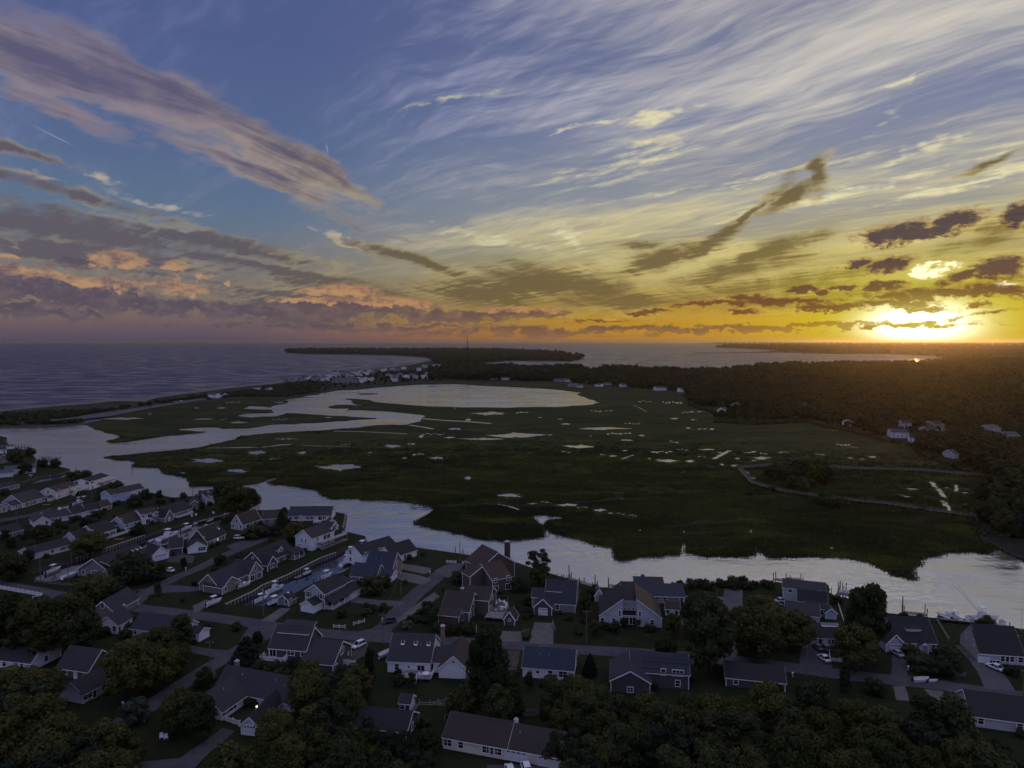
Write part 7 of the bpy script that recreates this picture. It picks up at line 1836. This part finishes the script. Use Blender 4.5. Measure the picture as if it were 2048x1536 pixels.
def bulkhead(pts, label, z=Z_G, sp=1.5):
    L_ = [at(x, y, z) for x, y in pts]
    root = tag(empty('bulkhead', L_[0] - Vector((0, 0, z))), label, 'bulkhead', 'wooden bulkheads of the canals')
    o0 = root.location
    cap = MB()
    me = MB().box(-.16, -.12, -z - .4 + z, .16, .12, z + .16).mesh('pile', 'pale_wood')
    for a, b in zip(L_, L_[1:]):
        a, b = a - o0, b - o0
        cap.bar(a + Vector((0, 0, .1)), b + Vector((0, 0, .1)), .5, .14)
        d = (b - a).normalized(); nrm = Vector((d.y, -d.x, 0))
        n = int((b - a).length / sp)
        for i in range(n):
            p = a + (b - a) * ((i + .5) / n) + nrm * .25
            place(me, 'pile', root, (p.x, p.y, 0), math.atan2(d.y, d.x))
    cap.build('cap_board', 'pale_wood', root)
bulkhead([(450, 1209), (506, 1183), (526, 1170)], 'pale timber bulkhead at the canal head lawn'); bulkhead([(526, 1170), (577, 1149), (639, 1117), (672, 1105)], 'long pale timber bulkhead below the shingle cape lawn')
bulkhead([(62, 1050), (110, 1030), (160, 1014)], 'timber bulkhead of the second canal'); bulkhead([(150, 1117), (240, 1087), (290, 1070)], 'timber bulkhead before the twin gable deck'); bulkhead([(285, 1100), (340, 1087), (385, 1074)], 'timber bulkhead with posts behind the long dark roof'); bulkhead([(835, 1095), (933, 1109)], 'seawall of the river lawn'); bulkhead([(1871, 1236), (1921, 1242), (1980, 1249)], 'seawall before the capes')
for i, (x, y, hh) in enumerate(((1138, 1155, 4.5), (1190, 1172, 4.0), (1680, 1186, 4.2), (1692, 1184, 3.2), (1715, 1197, 3.4), (1805, 1222, 4.6), (911, 1109, 3.0), (926, 1112, 2.8), (264, 941, 3.4), (1217, 1169, 2.5), (856, 801, 4.2), (860, 801.4, 4.0))):
    p = at(x, y, 0)
    tag(MB().tube([(p.x, p.y, -1), (p.x, p.y, hh)], [.2, .16], 7).tube([(p.x, p.y, hh), (p.x, p.y, hh + .22)], [.21, .03], 7, cap=False).build('mooring_pile', 'pile_wood'), 'tall dark mooring pile standing in the water', 'pile', 'tall mooring piles')

# ---------------------------------------------------------------- fences and walls
def fence(pts, label, hgt=1.0, mat='white_trim', style='picket', z=None, sp=2.2):
    z = Z_G if z is None else z
    L_ = [at(x, y, z) for x, y in pts]
    root = tag(empty('fence', L_[0]), label, 'fence', 'garden fences')
    o0 = root.location
    pm = MB().box(-.07, -.07, -.1, .07, .07, hgt + .12).box(-.1, -.1, hgt + .12, .1, .1, hgt + .18).mesh('post', mat)
    pk = MB().box(-.05, -.02, .06, .05, .02, hgt - .04).mesh('picket', mat)
    bd = MB().box(-.09, -.02, .05, .09, .02, hgt).mesh('board', mat)
    for a, b in zip(L_, L_[1:]):
        a, b = a - o0, b - o0; d = (b - a); ang = math.atan2(d.y, d.x)
        n = max(1, round(d.length / sp))
        for i in range(n + 1):
            place(pm, 'post', root, tuple(a + d * (i / n)), ang)
        for zz in ((.35, .8) if style == 'rail' else (.25, hgt - .2)):
            MB().bar(a + Vector((0, 0, zz)), b + Vector((0, 0, zz)), .06, .13).build('rail', mat, root)
        if style in ('picket', 'board'):
            stp = .24 if style == 'picket' else .2
            m_ = int(d.length / stp)
            for i in range(m_): place(pk if style == 'picket' else bd, 'picket' if style == 'picket' else 'board', root, tuple(a + d * ((i + .5) / m_)), ang)
fence([(-20, 1174), (0, 1178), (84, 1193)], 'bright white picket fence along the main street verge', 1.3); fence([(84, 1193), (66, 1201)], 'short white picket return by the big oak', 1.3)
fence([(667, 1256), (690, 1257)], 'white two-rail fence piece on the corner lawn', 1.0, style='rail'); fence([(707, 1251), (729, 1245)], 'second white two-rail fence piece at the lane corner', 1.0, style='rail')
fence([(893, 1126), (912, 1127)], 'white picket panel at the lane end by the river pole', 1.1); fence([(925, 1128), (941, 1129)], 'white picket panel beside the bush at the lane end', 1.1)
fence([(1657, 1297), (1660, 1322), (1719, 1328)], 'white picket fence before the ridge skylight cottage', 1.0); fence([(1672, 1197), (1687, 1243)], 'thin white rope fence down the shed lawn', .8, style='rail'); fence([(1874, 1242), (1898, 1282)], 'thin pale fence between the two capes', .8, 'pale_wood', 'rail')
fence([(440, 1438), (480, 1452)], 'white courtyard fence joined to the small garage', 1.2); fence([(684, 1330), (711, 1334)], 'white panel fence at the gable house corner', 1.7, style='board'); fence([(500, 1322), (532, 1320)], 'white panel fence under the stair deck', 1.6, style='board')
fence([(932, 1360), (940, 1327)], 'pale board fence along the tall tree lawn', 1.3, 'pale_wood', 'rail'); fence([(889, 1441), (903, 1419), (940, 1412)], 'weathered garden fence beside the brown roofed ranch', 1.4, 'pale_wood', 'rail'); fence([(825, 1428), (839, 1411), (900, 1414)], 'weathered fence of the little garden plot', 1.2, 'pale_wood', 'rail')
fence([(1036, 1434), (1090, 1432)], 'grey board fence beside the teal-roofed shed', 1.6, 'dock_wood', 'board'); fence([(0, 1044), (60, 1034), (100, 1022)], 'grey board fence on the second canal bank', 1.4, 'dock_wood', 'board'); fence([(2010, 1345), (2026, 1340)], 'white gate panel at the paved drive', 1.3); fence([(860, 1412), (940, 1396)], 'pale garden fence behind the white house lawn', 1.1, 'pale_wood', 'rail')
fence([(1105, 1246), (1110, 1262)], 'pale rail beside the shell drive of the gable garage', .8, 'pale_wood', 'rail'); fence([(270, 1187), (210, 1180), (70, 1165)], 'grey board fence of the boat basin yard', 1.2, 'dock_wood', 'rail')
def stone_wall(pts, label):
    L_ = [at(x, y, Z_G) for x, y in pts]
    root = tag(empty('stone_wall', L_[0]), label, 'wall', 'low garden walls')
    o0 = root.location
    for a, b in zip(L_, L_[1:]):
        a, b = a - o0, b - o0; d = b - a; ang = math.atan2(d.y, d.x)
        n = int(d.length / .7)
        for i in range(n):
            for j in range(2):
                p = a + d * ((i + .5 + .25 * j) / n)
                w = .33 * tr_r.uniform(.85, 1.05)
                s = place(MB().prism([(-w, -.22, 0), (w, -.24, 0), (w * .95, .22, .02), (-w * .9, .24, 0)], (tr_r.uniform(-.04, .04), 0, .40)).mesh('stone', 'rock'), 'stone', root, (p.x, p.y, j * .41), ang + tr_r.uniform(-.08, .08))
stone_wall([(1818, 1341), (1866, 1347)], 'low stone wall before the round hedge bed'); stone_wall([(1881, 1349), (1930, 1352)], 'low stone wall past the curved walk')
# rock jetty at the inlet
mb = MB(); jr = random.Random(8)
jl = smooth_line(px([(-250, 861), (-100, 858), (0, 856), (60, 854), (137, 851.5), (164, 849)], 0.2), 30)
for p in jl:
    for k in range(3):
        s = jr.uniform(.5, 1.1); q = p + Vector((jr.uniform(-1.2, 1.2), jr.uniform(-2.2, 2.2), jr.uniform(-.2, .7)))
        a = jr.uniform(0, 3)
        mb.add([q + Vector((math.cos(a + t) * s * jr.uniform(.8, 1.1), math.sin(a + t) * s * jr.uniform(.8, 1.1), zz * s)) for zz in (-.7, .55) for t in (0, 1.6, 3.1, 4.7)], [(3, 2, 1, 0), (4, 5, 6, 7), (0, 1, 5, 4), (1, 2, 6, 5), (2, 3, 7, 6), (3, 0, 4, 7)])
tag(mb.build('jetty_rocks', 'rock'), 'long jetty of piled dark rocks along the inlet', 'jetty', None, 'stuff')

# ---------------------------------------------------------------- boardwalk over the marsh
def boardwalk(pts, label):
    L_ = smooth_line([at(x, y, 1.9) for x, y in pts], 3)
    root = tag(empty('boardwalk', L_[0] - Vector((0, 0, 1.9))), label, 'boardwalk', 'boardwalk across the marsh')
    o0 = root.location
    dk, rl, ps = MB(), MB(), MB()
    for a, b in zip(L_, L_[1:]):
        a, b = a - o0, b - o0; d = (b - a).normalized(); nrm = Vector((-d.y, d.x, 0)); w = 1.3
        dk.prism([a - nrm * w, b - nrm * w, b + nrm * w, a + nrm * w], (0, 0, -.12))
        n = max(1, int((b - a).length / 2.6))
        for s in (-1, 1):
            rl.bar(a + nrm * s * w + Vector((0, 0, 1.0)), b + nrm * s * w + Vector((0, 0, 1.0)), .12, .12); rl.bar(a + nrm * s * w + Vector((0, 0, .5)), b + nrm * s * w + Vector((0, 0, .5)), .08, .1)
            for i in range(n):
                p = a + (b - a) * (i / n) + nrm * s * w
                ps.box(p.x - .07, p.y - .07, .2, p.x + .07, p.y + .07, 2.95)
    dk.build('planking', 'pile_wood', root); rl.build('handrail', 'dock_wood', root)
    tag(ps.build('posts', 'dock_wood', root), kind='stuff')
boardwalk([(1963, 950), (1915, 947), (1841, 940), (1722, 937), (1657, 933), (1600, 929), (1571, 928), (1529, 931), (1478, 935.5)], 'long railed boardwalk crossing the marsh to the woods'); boardwalk([(1478, 936), (1490, 949), (1505, 965)], 'short boardwalk leg with viewing bays'); boardwalk([(1505, 965), (1559, 980), (1597, 986), (1683, 998), (1767, 1006), (1841, 1017), (1900, 1025), (1956, 1032)], 'lower railed boardwalk running to the river woods')
for i, (x, y) in enumerate(((1491, 946), (1502, 957))):
    p = at(x, y, 1.9)
    root = tag(empty('viewing_platform', (p.x + 1.5, p.y + 1, 0)), ('upper', 'lower')[i] + ' viewing bay on the short boardwalk leg', 'platform')
    MB().box(-1.5, -1.2, 1.78, 1.5, 1.2, 1.895).build('planking', 'pale_wood', root); MB().box(-1.4, 1.0, 2.3, 1.4, 1.2, 2.4).box(-1.3, 1.02, 1.9, -1.2, 1.18, 2.3).box(1.2, 1.02, 1.9, 1.3, 1.18, 2.3).build('bench', 'pale_wood', root); rail((-1.5, 1.2, 1.9), (1.5, 1.2, 1.9), root, 'pale_wood', False)

# ---------------------------------------------------------------- radio mast in the woods
p = at(935, 757, 1.2)
root = tag(empty('radio_mast', p), 'thin tall lattice radio mast rising from the far woods', 'mast')
mb = MB(); Hm = 96
for k in range(3):
    a = k * 2.094
    mb.tube([(.9 * math.cos(a), .9 * math.sin(a), 0), (.9 * math.cos(a), .9 * math.sin(a), Hm)], .22, 4)
for i in range(32):
    z0, z1 = Hm * i / 32, Hm * (i + 1) / 32
    for k in range(3):
        a, b = k * 2.094, (k + 1) * 2.094
        mb.bar((.9 * math.cos(a), .9 * math.sin(a), z0), (.9 * math.cos(b), .9 * math.sin(b), z1), .12)
mb.build('lattice', 'dark_plastic', root); MB().tube([(0, 0, Hm), (0, 0, Hm + 5)], .25, 5).build('antenna', 'red_paint', root)
for k in range(3):
    a = k * 2.094 + .4
    MB().tube([(0, 0, Hm * .9), (45 * math.cos(a), 45 * math.sin(a), 0)], .04, 3).build('guy_wire', 'dark_plastic', root)

# ---------------------------------------------------------------- patios, chairs, small things
def patio(pts, label): tag(sheet('patio', px(pts, Z_G + .05), 'shell_gravel'), kind='structure')
patio([(966, 1205), (985, 1200), (1010, 1200), (1020, 1215), (1010, 1226), (985, 1230), (968, 1222)], '')
def chair(x, y, rz, label, z=None, s=1.0, group='white garden chairs'):
    root = tag(empty('garden_chair', at(x, y, Z_G if z is None else z) + Vector((0, 0, .06)), rz), label, 'chair', group)
    root.scale = (s, s, s)
    MB().prism([(-.32, -.3, .40), (.32, -.3, .40), (.32, .35, .30), (-.32, .35, .30)], (0, 0, .05)).build('seat', 'chair_white', root)
    MB().prism([(-.32, .33, .32), (.32, .33, .32), (.36, .62, 1.1), (-.36, .62, 1.1)], (0, .05, 0)).build('backrest', 'chair_white', root)
    for s_ in (-1, 1):
        MB().box(s_ * .36 - .06, -.3, .55, s_ * .36 + .06, .4, .60).build('armrest', 'chair_white', root)
        MB().box(s_ * .34 - .04, -.3, 0, s_ * .34 + .04, -.22, .55).build('leg', 'chair_white', root); MB().box(s_ * .34 - .04, .3, 0, s_ * .34 + .04, .38, .5).build('leg', 'chair_white', root)
for i in range(11):
    a = i * .571
    chair(994 + 19 * math.cos(a), 1214 + 9 * math.sin(a), -a, 'white patio chair in the ring of the brown house patio', s=1.15, group='patio chairs of the brown house')
def table(x, y, r, hgt, label, z=None, mat='chair_white'):
    root = tag(empty('round_table', at(x, y, Z_G if z is None else z) + Vector((0, 0, .06))), label, 'table')
    MB().tube([(0, 0, hgt - .05), (0, 0, hgt)], r, 16).build('table_top', mat, root); MB().tube([(0, 0, 0), (0, 0, hgt - .05)], .06, 6).build('leg', mat, root); MB().tube([(0, 0, 0), (0, 0, .05)], r * .4, 10).build('base', mat, root)
table(990, 1210, .8, .75, 'round white patio table among the chairs'); table(1003, 1217, .7, .6, 'lower white patio table among the chairs'); table(852, 1352, .95, .75, 'round white table on the back deck of the white house', Z_G + .92)
chair(842, 1353, 1.2, 'white chair beside the deck table', Z_G + .9); chair(862, 1351, -1.3, 'white chair at the railing end of the deck table', Z_G + .9)
chair(384, 1034, .6, 'white garden chair on the canal lawn, of a pair'); chair(392, 1032, .4, 'white garden chair on the canal lawn, of a pair'); chair(427, 1028, .6, 'white garden chair alone near the canal walk')
for i in range(2): chair(323 + i * 9, 1478 + i * 1.5, .5, 'pale garden chair on the dark lawn by the drive, of a pair')
root = tag(empty('closed_umbrella', at(1015, 1209, Z_G)), 'closed orange patio umbrella behind the chairs', 'umbrella')
MB().tube([(0, 0, 0), (0, 0, 2.9)], .03, 6).build('staff', 'pole_wood', root); MB().tube([(0, 0, 1.0), (0, 0, 1.4), (0, 0, 2.2), (0, 0, 2.8)], [.1, .2, .14, .03], 8).build('canopy', 'umbrella_orange', root)
def kayak(x, y, hd, mat, label):
    L_ = 3.6; rings = []
    for t in (0, .12, .3, .5, .7, .88, 1.0):
        w = .36 * math.sin(math.pi * (.04 + .92 * t)) ** .7; xx = -L_ / 2 + L_ * t
        rings.append([(xx, w, .22), (xx, w * .6, .02), (xx, -w * .6, .02), (xx, -w, .22), (xx, 0, .32)])
    root = tag(empty('kayak', at(x, y, Z_G) + Vector((0, 0, .05)), math.radians(hd)), label, 'kayak')
    MB().loft(rings).build('hull', mat, root, True); MB().tube([(-.1, 0, .30), (-.1, 0, .36)], .3, 10).build('cockpit', 'dark_plastic', root)
kayak(238, 1079, 12, 'kayak_yellow', 'yellow kayak lying on the dark lawn by the twin gables'); kayak(92, 1010, 10, 'kayak_yellow', 'yellow kayak on the second canal bank')
def mailbox(x, y, label):
    root = tag(empty('mailbox', at(x, y, Z_G)), label, 'mailbox', 'white post mailboxes')
    MB().box(-.07, -.07, 0, .07, .07, 1.25).build('post', 'white_trim', root); MB().box(-.25, -.12, 1.0, .25, .12, 1.22).tube([(-.25, 0, 1.22), (.25, 0, 1.22)], .12, 10).build('box', 'white_trim', root)
mailbox(1905, 1400, 'white post mailbox on the lawn opposite the stone walls'); mailbox(860, 1149, 'white post mailbox at the shell drive'); mailbox(372, 1142, 'white post mailbox at the village street'); mailbox(354, 1353, 'white post mailbox at the side street'); mailbox(1816, 1341, 'white post mailbox at the low stone wall'); mailbox(246, 1414, 'white post mailbox at the end of the side street'); mailbox(1585, 1354, 'white post mailbox on the grove side of the main street')
# lit wall lantern on the small garage by the courtyard
lp = at(514, 1436, Z_G)
root = tag(empty('wall_lantern', lp), 'small lit wall lantern at the courtyard garage corner', 'lamp')
simple('lamp_glow', (1.0, 0.7, 0.4), 0.5, 0.0, emit=(1.0, 0.6, 0.25), es=5.0)
MB().tube([(0, 0, 0), (0, 0, 2.6)], .06, 6).build('post', 'dark_plastic', root); MB().box(-.13, -.13, 2.6, .13, .13, 2.95).build('lantern', 'lamp_glow', root); MB().tube([(0, 0, 2.95), (0, 0, 3.15)], [.22, .03], 6).build('cap', 'dark_plastic', root)
ll = bpy.data.lights.new('lantern_light', 'POINT'); ll.energy = 14; ll.color = (1, .62, .3); ll.shadow_soft_size = .15
lo = bpy.data.objects.new('lantern_light', ll); lo.location = lp + Vector((0, -.5, 2.8)); COL.objects.link(lo)
# ---------------------------------------------------------------- foundation planting round the village houses
fr2 = random.Random(19)
for o in [q for q in COL.objects if q.get('group') == HG and q.get('category') == 'house']:
    ws = [c for c in o.children if c.name.startswith('wall')]
    if not ws: continue
    bb = ws[0].bound_box; L_ = max(v[0] for v in bb); D_ = max(v[1] for v in bb)
    short = ' '.join(o['label'].split()[:7])
    for s_ in range(fr2.randint(1, 2)):
        if fr2.random() < .6: q = Vector((fr2.uniform(0, L_), -fr2.uniform(1.0, 2.2), 0))
        else: q = Vector((fr2.choice((-1.6, L_ + 1.6)), fr2.uniform(0, D_), 0))
        p = o.matrix_basis @ q
        if p.length > 420 or p.length < 110: continue
        grow('shrub', (p.x, p.y, Z_G), fr2.uniform(0.9, 1.9), 'foundation bush beside the ' + short, 'foundation bushes round the houses', fr2.uniform(.8, 1.3), name='garden_bush')

# lot-line bushes and small trees between the houses, kept off roofs, drives and streets
boxes = []
bpy.context.view_layer.update()
for o in COL.objects:
    if o.name.startswith('wall') and o.parent and o.parent.get('category') in ('house', 'garage', 'shed'):
        M_ = o.matrix_world; c = [M_ @ Vector(v) for v in o.bound_box]
        boxes.append((min(v.x for v in c) - 1.2, max(v.x for v in c) + 1.2, min(v.y for v in c) - 1.2, max(v.y for v in c) + 1.2))
paved = [o for o in COL.objects if o.name.split('.')[0] in ('road', 'driveway', 'patio', 'canal')]
tris = []
for o in paved:
    co = [v.co for v in o.data.vertices]
    for f in o.data.polygons:
        q = [co[i] for i in f.vertices]
        for i in range(1, len(q) - 1): tris.append((q[0].x, q[0].y, q[i].x, q[i].y, q[i + 1].x, q[i + 1].y))
T = np.array(tris)
def on_paving(x, y, m=1.2):
    for dx_, dy_ in ((0, 0), (m, 0), (-m, 0), (0, m), (0, -m)):
        X, Y = x + dx_, y + dy_
        s1 = (T[:, 2] - T[:, 0]) * (Y - T[:, 1]) - (T[:, 3] - T[:, 1]) * (X - T[:, 0])
        s2 = (T[:, 4] - T[:, 2]) * (Y - T[:, 3]) - (T[:, 5] - T[:, 3]) * (X - T[:, 2])
        s3 = (T[:, 0] - T[:, 4]) * (Y - T[:, 5]) - (T[:, 1] - T[:, 5]) * (X - T[:, 4])
        if (((s1 > 0) & (s2 > 0) & (s3 > 0)) | ((s1 < 0) & (s2 < 0) & (s3 < 0))).any(): return True
    return False
land_polys = [px(D_px, Z_G), px(B_px, Z_G), px(A_px, Z_G)]
n_ = 0
for zone, cnt, lab in (([(0, 1000), (220, 985), (400, 990), (520, 1005), (480, 1040), (300, 1100), (60, 1140), (0, 1150)], 70, 'garden bush between the canal cottages'), ([(300, 1110), (560, 1020), (690, 1030), (560, 1110), (430, 1200), (300, 1215)], 28, 'garden bush on the lawns between the two long canals'),
                       ([(560, 1215), (760, 1130), (1000, 1110), (1180, 1180), (1180, 1280), (800, 1270)], 38, 'garden bush on the lots above the main street'), ([(1180, 1180), (1660, 1180), (2048, 1270), (2048, 1370), (1500, 1310), (1180, 1285)], 38, 'garden bush on the river lots past the contemporary house'), ([(100, 1215), (560, 1265), (1050, 1310), (1240, 1330), (1240, 1380), (700, 1400), (400, 1380), (300, 1420), (100, 1300)], 40, 'garden bush on the lots below the main street')):
    zp = [Vector((a, b, 0)) for a, b in zone]; k_ = 0; tries = 0
    while k_ < cnt and tries < cnt * 14:
        tries += 1
        x, y = fr2.uniform(min(a for a, b in zone), max(a for a, b in zone)), fr2.uniform(min(b for a, b in zone), max(b for a, b in zone))
        if not in_poly(np.array([(x, y)]), zp)[0]: continue
        p = at(x, y, Z_G); A_ = np.array([(p.x, p.y)])
        if not any(in_poly(A_, q)[0] for q in land_polys): continue
        if any(b[0] < p.x < b[1] and b[2] < p.y < b[3] for b in boxes) or on_paving(p.x, p.y): continue
        tree = fr2.random() < .14
        hgt = fr2.uniform(3.0, 5.0) if tree else fr2.uniform(.8, 2.4)
        size = 'small garden tree' if tree else 'tall garden bush' if hgt > 1.7 else 'low garden bush'
        grow('maple' if tree else 'shrub', (p.x, p.y, Z_G), hgt, lab.replace('garden bush', size), 'garden bushes and small trees of the lots', fr2.uniform(.8, 1.4), name=None if tree else 'garden_bush')
        k_ += 1
# ---------------------------------------------------------------- evening haze: one even body of air round everything
hz = MB().box(-40000, -40000, -2.5, 40000, 40000, 118.0)
hm = bpy.data.materials.new('haze_air'); hm.use_nodes = True
hn = hm.node_tree; hn.nodes.clear()
pv = hn.nodes.new('ShaderNodeVolumePrincipled')
pv.inputs['Color'].default_value = (1.0, 0.90, 0.84, 1)
pv.inputs['Density'].default_value = 3.6e-5
pv.inputs['Anisotropy'].default_value = 0.88
ho = hn.nodes.new('ShaderNodeOutputMaterial')
hn.links.new(pv.outputs[0], ho.inputs['Volume'])
MAT['haze_air'] = hm
hm.cycles.homogeneous_volume = True
tag(hz.build('haze', 'haze_air'), 'thin warm evening haze filling the air over land and sea', 'haze', None, 'stuff')
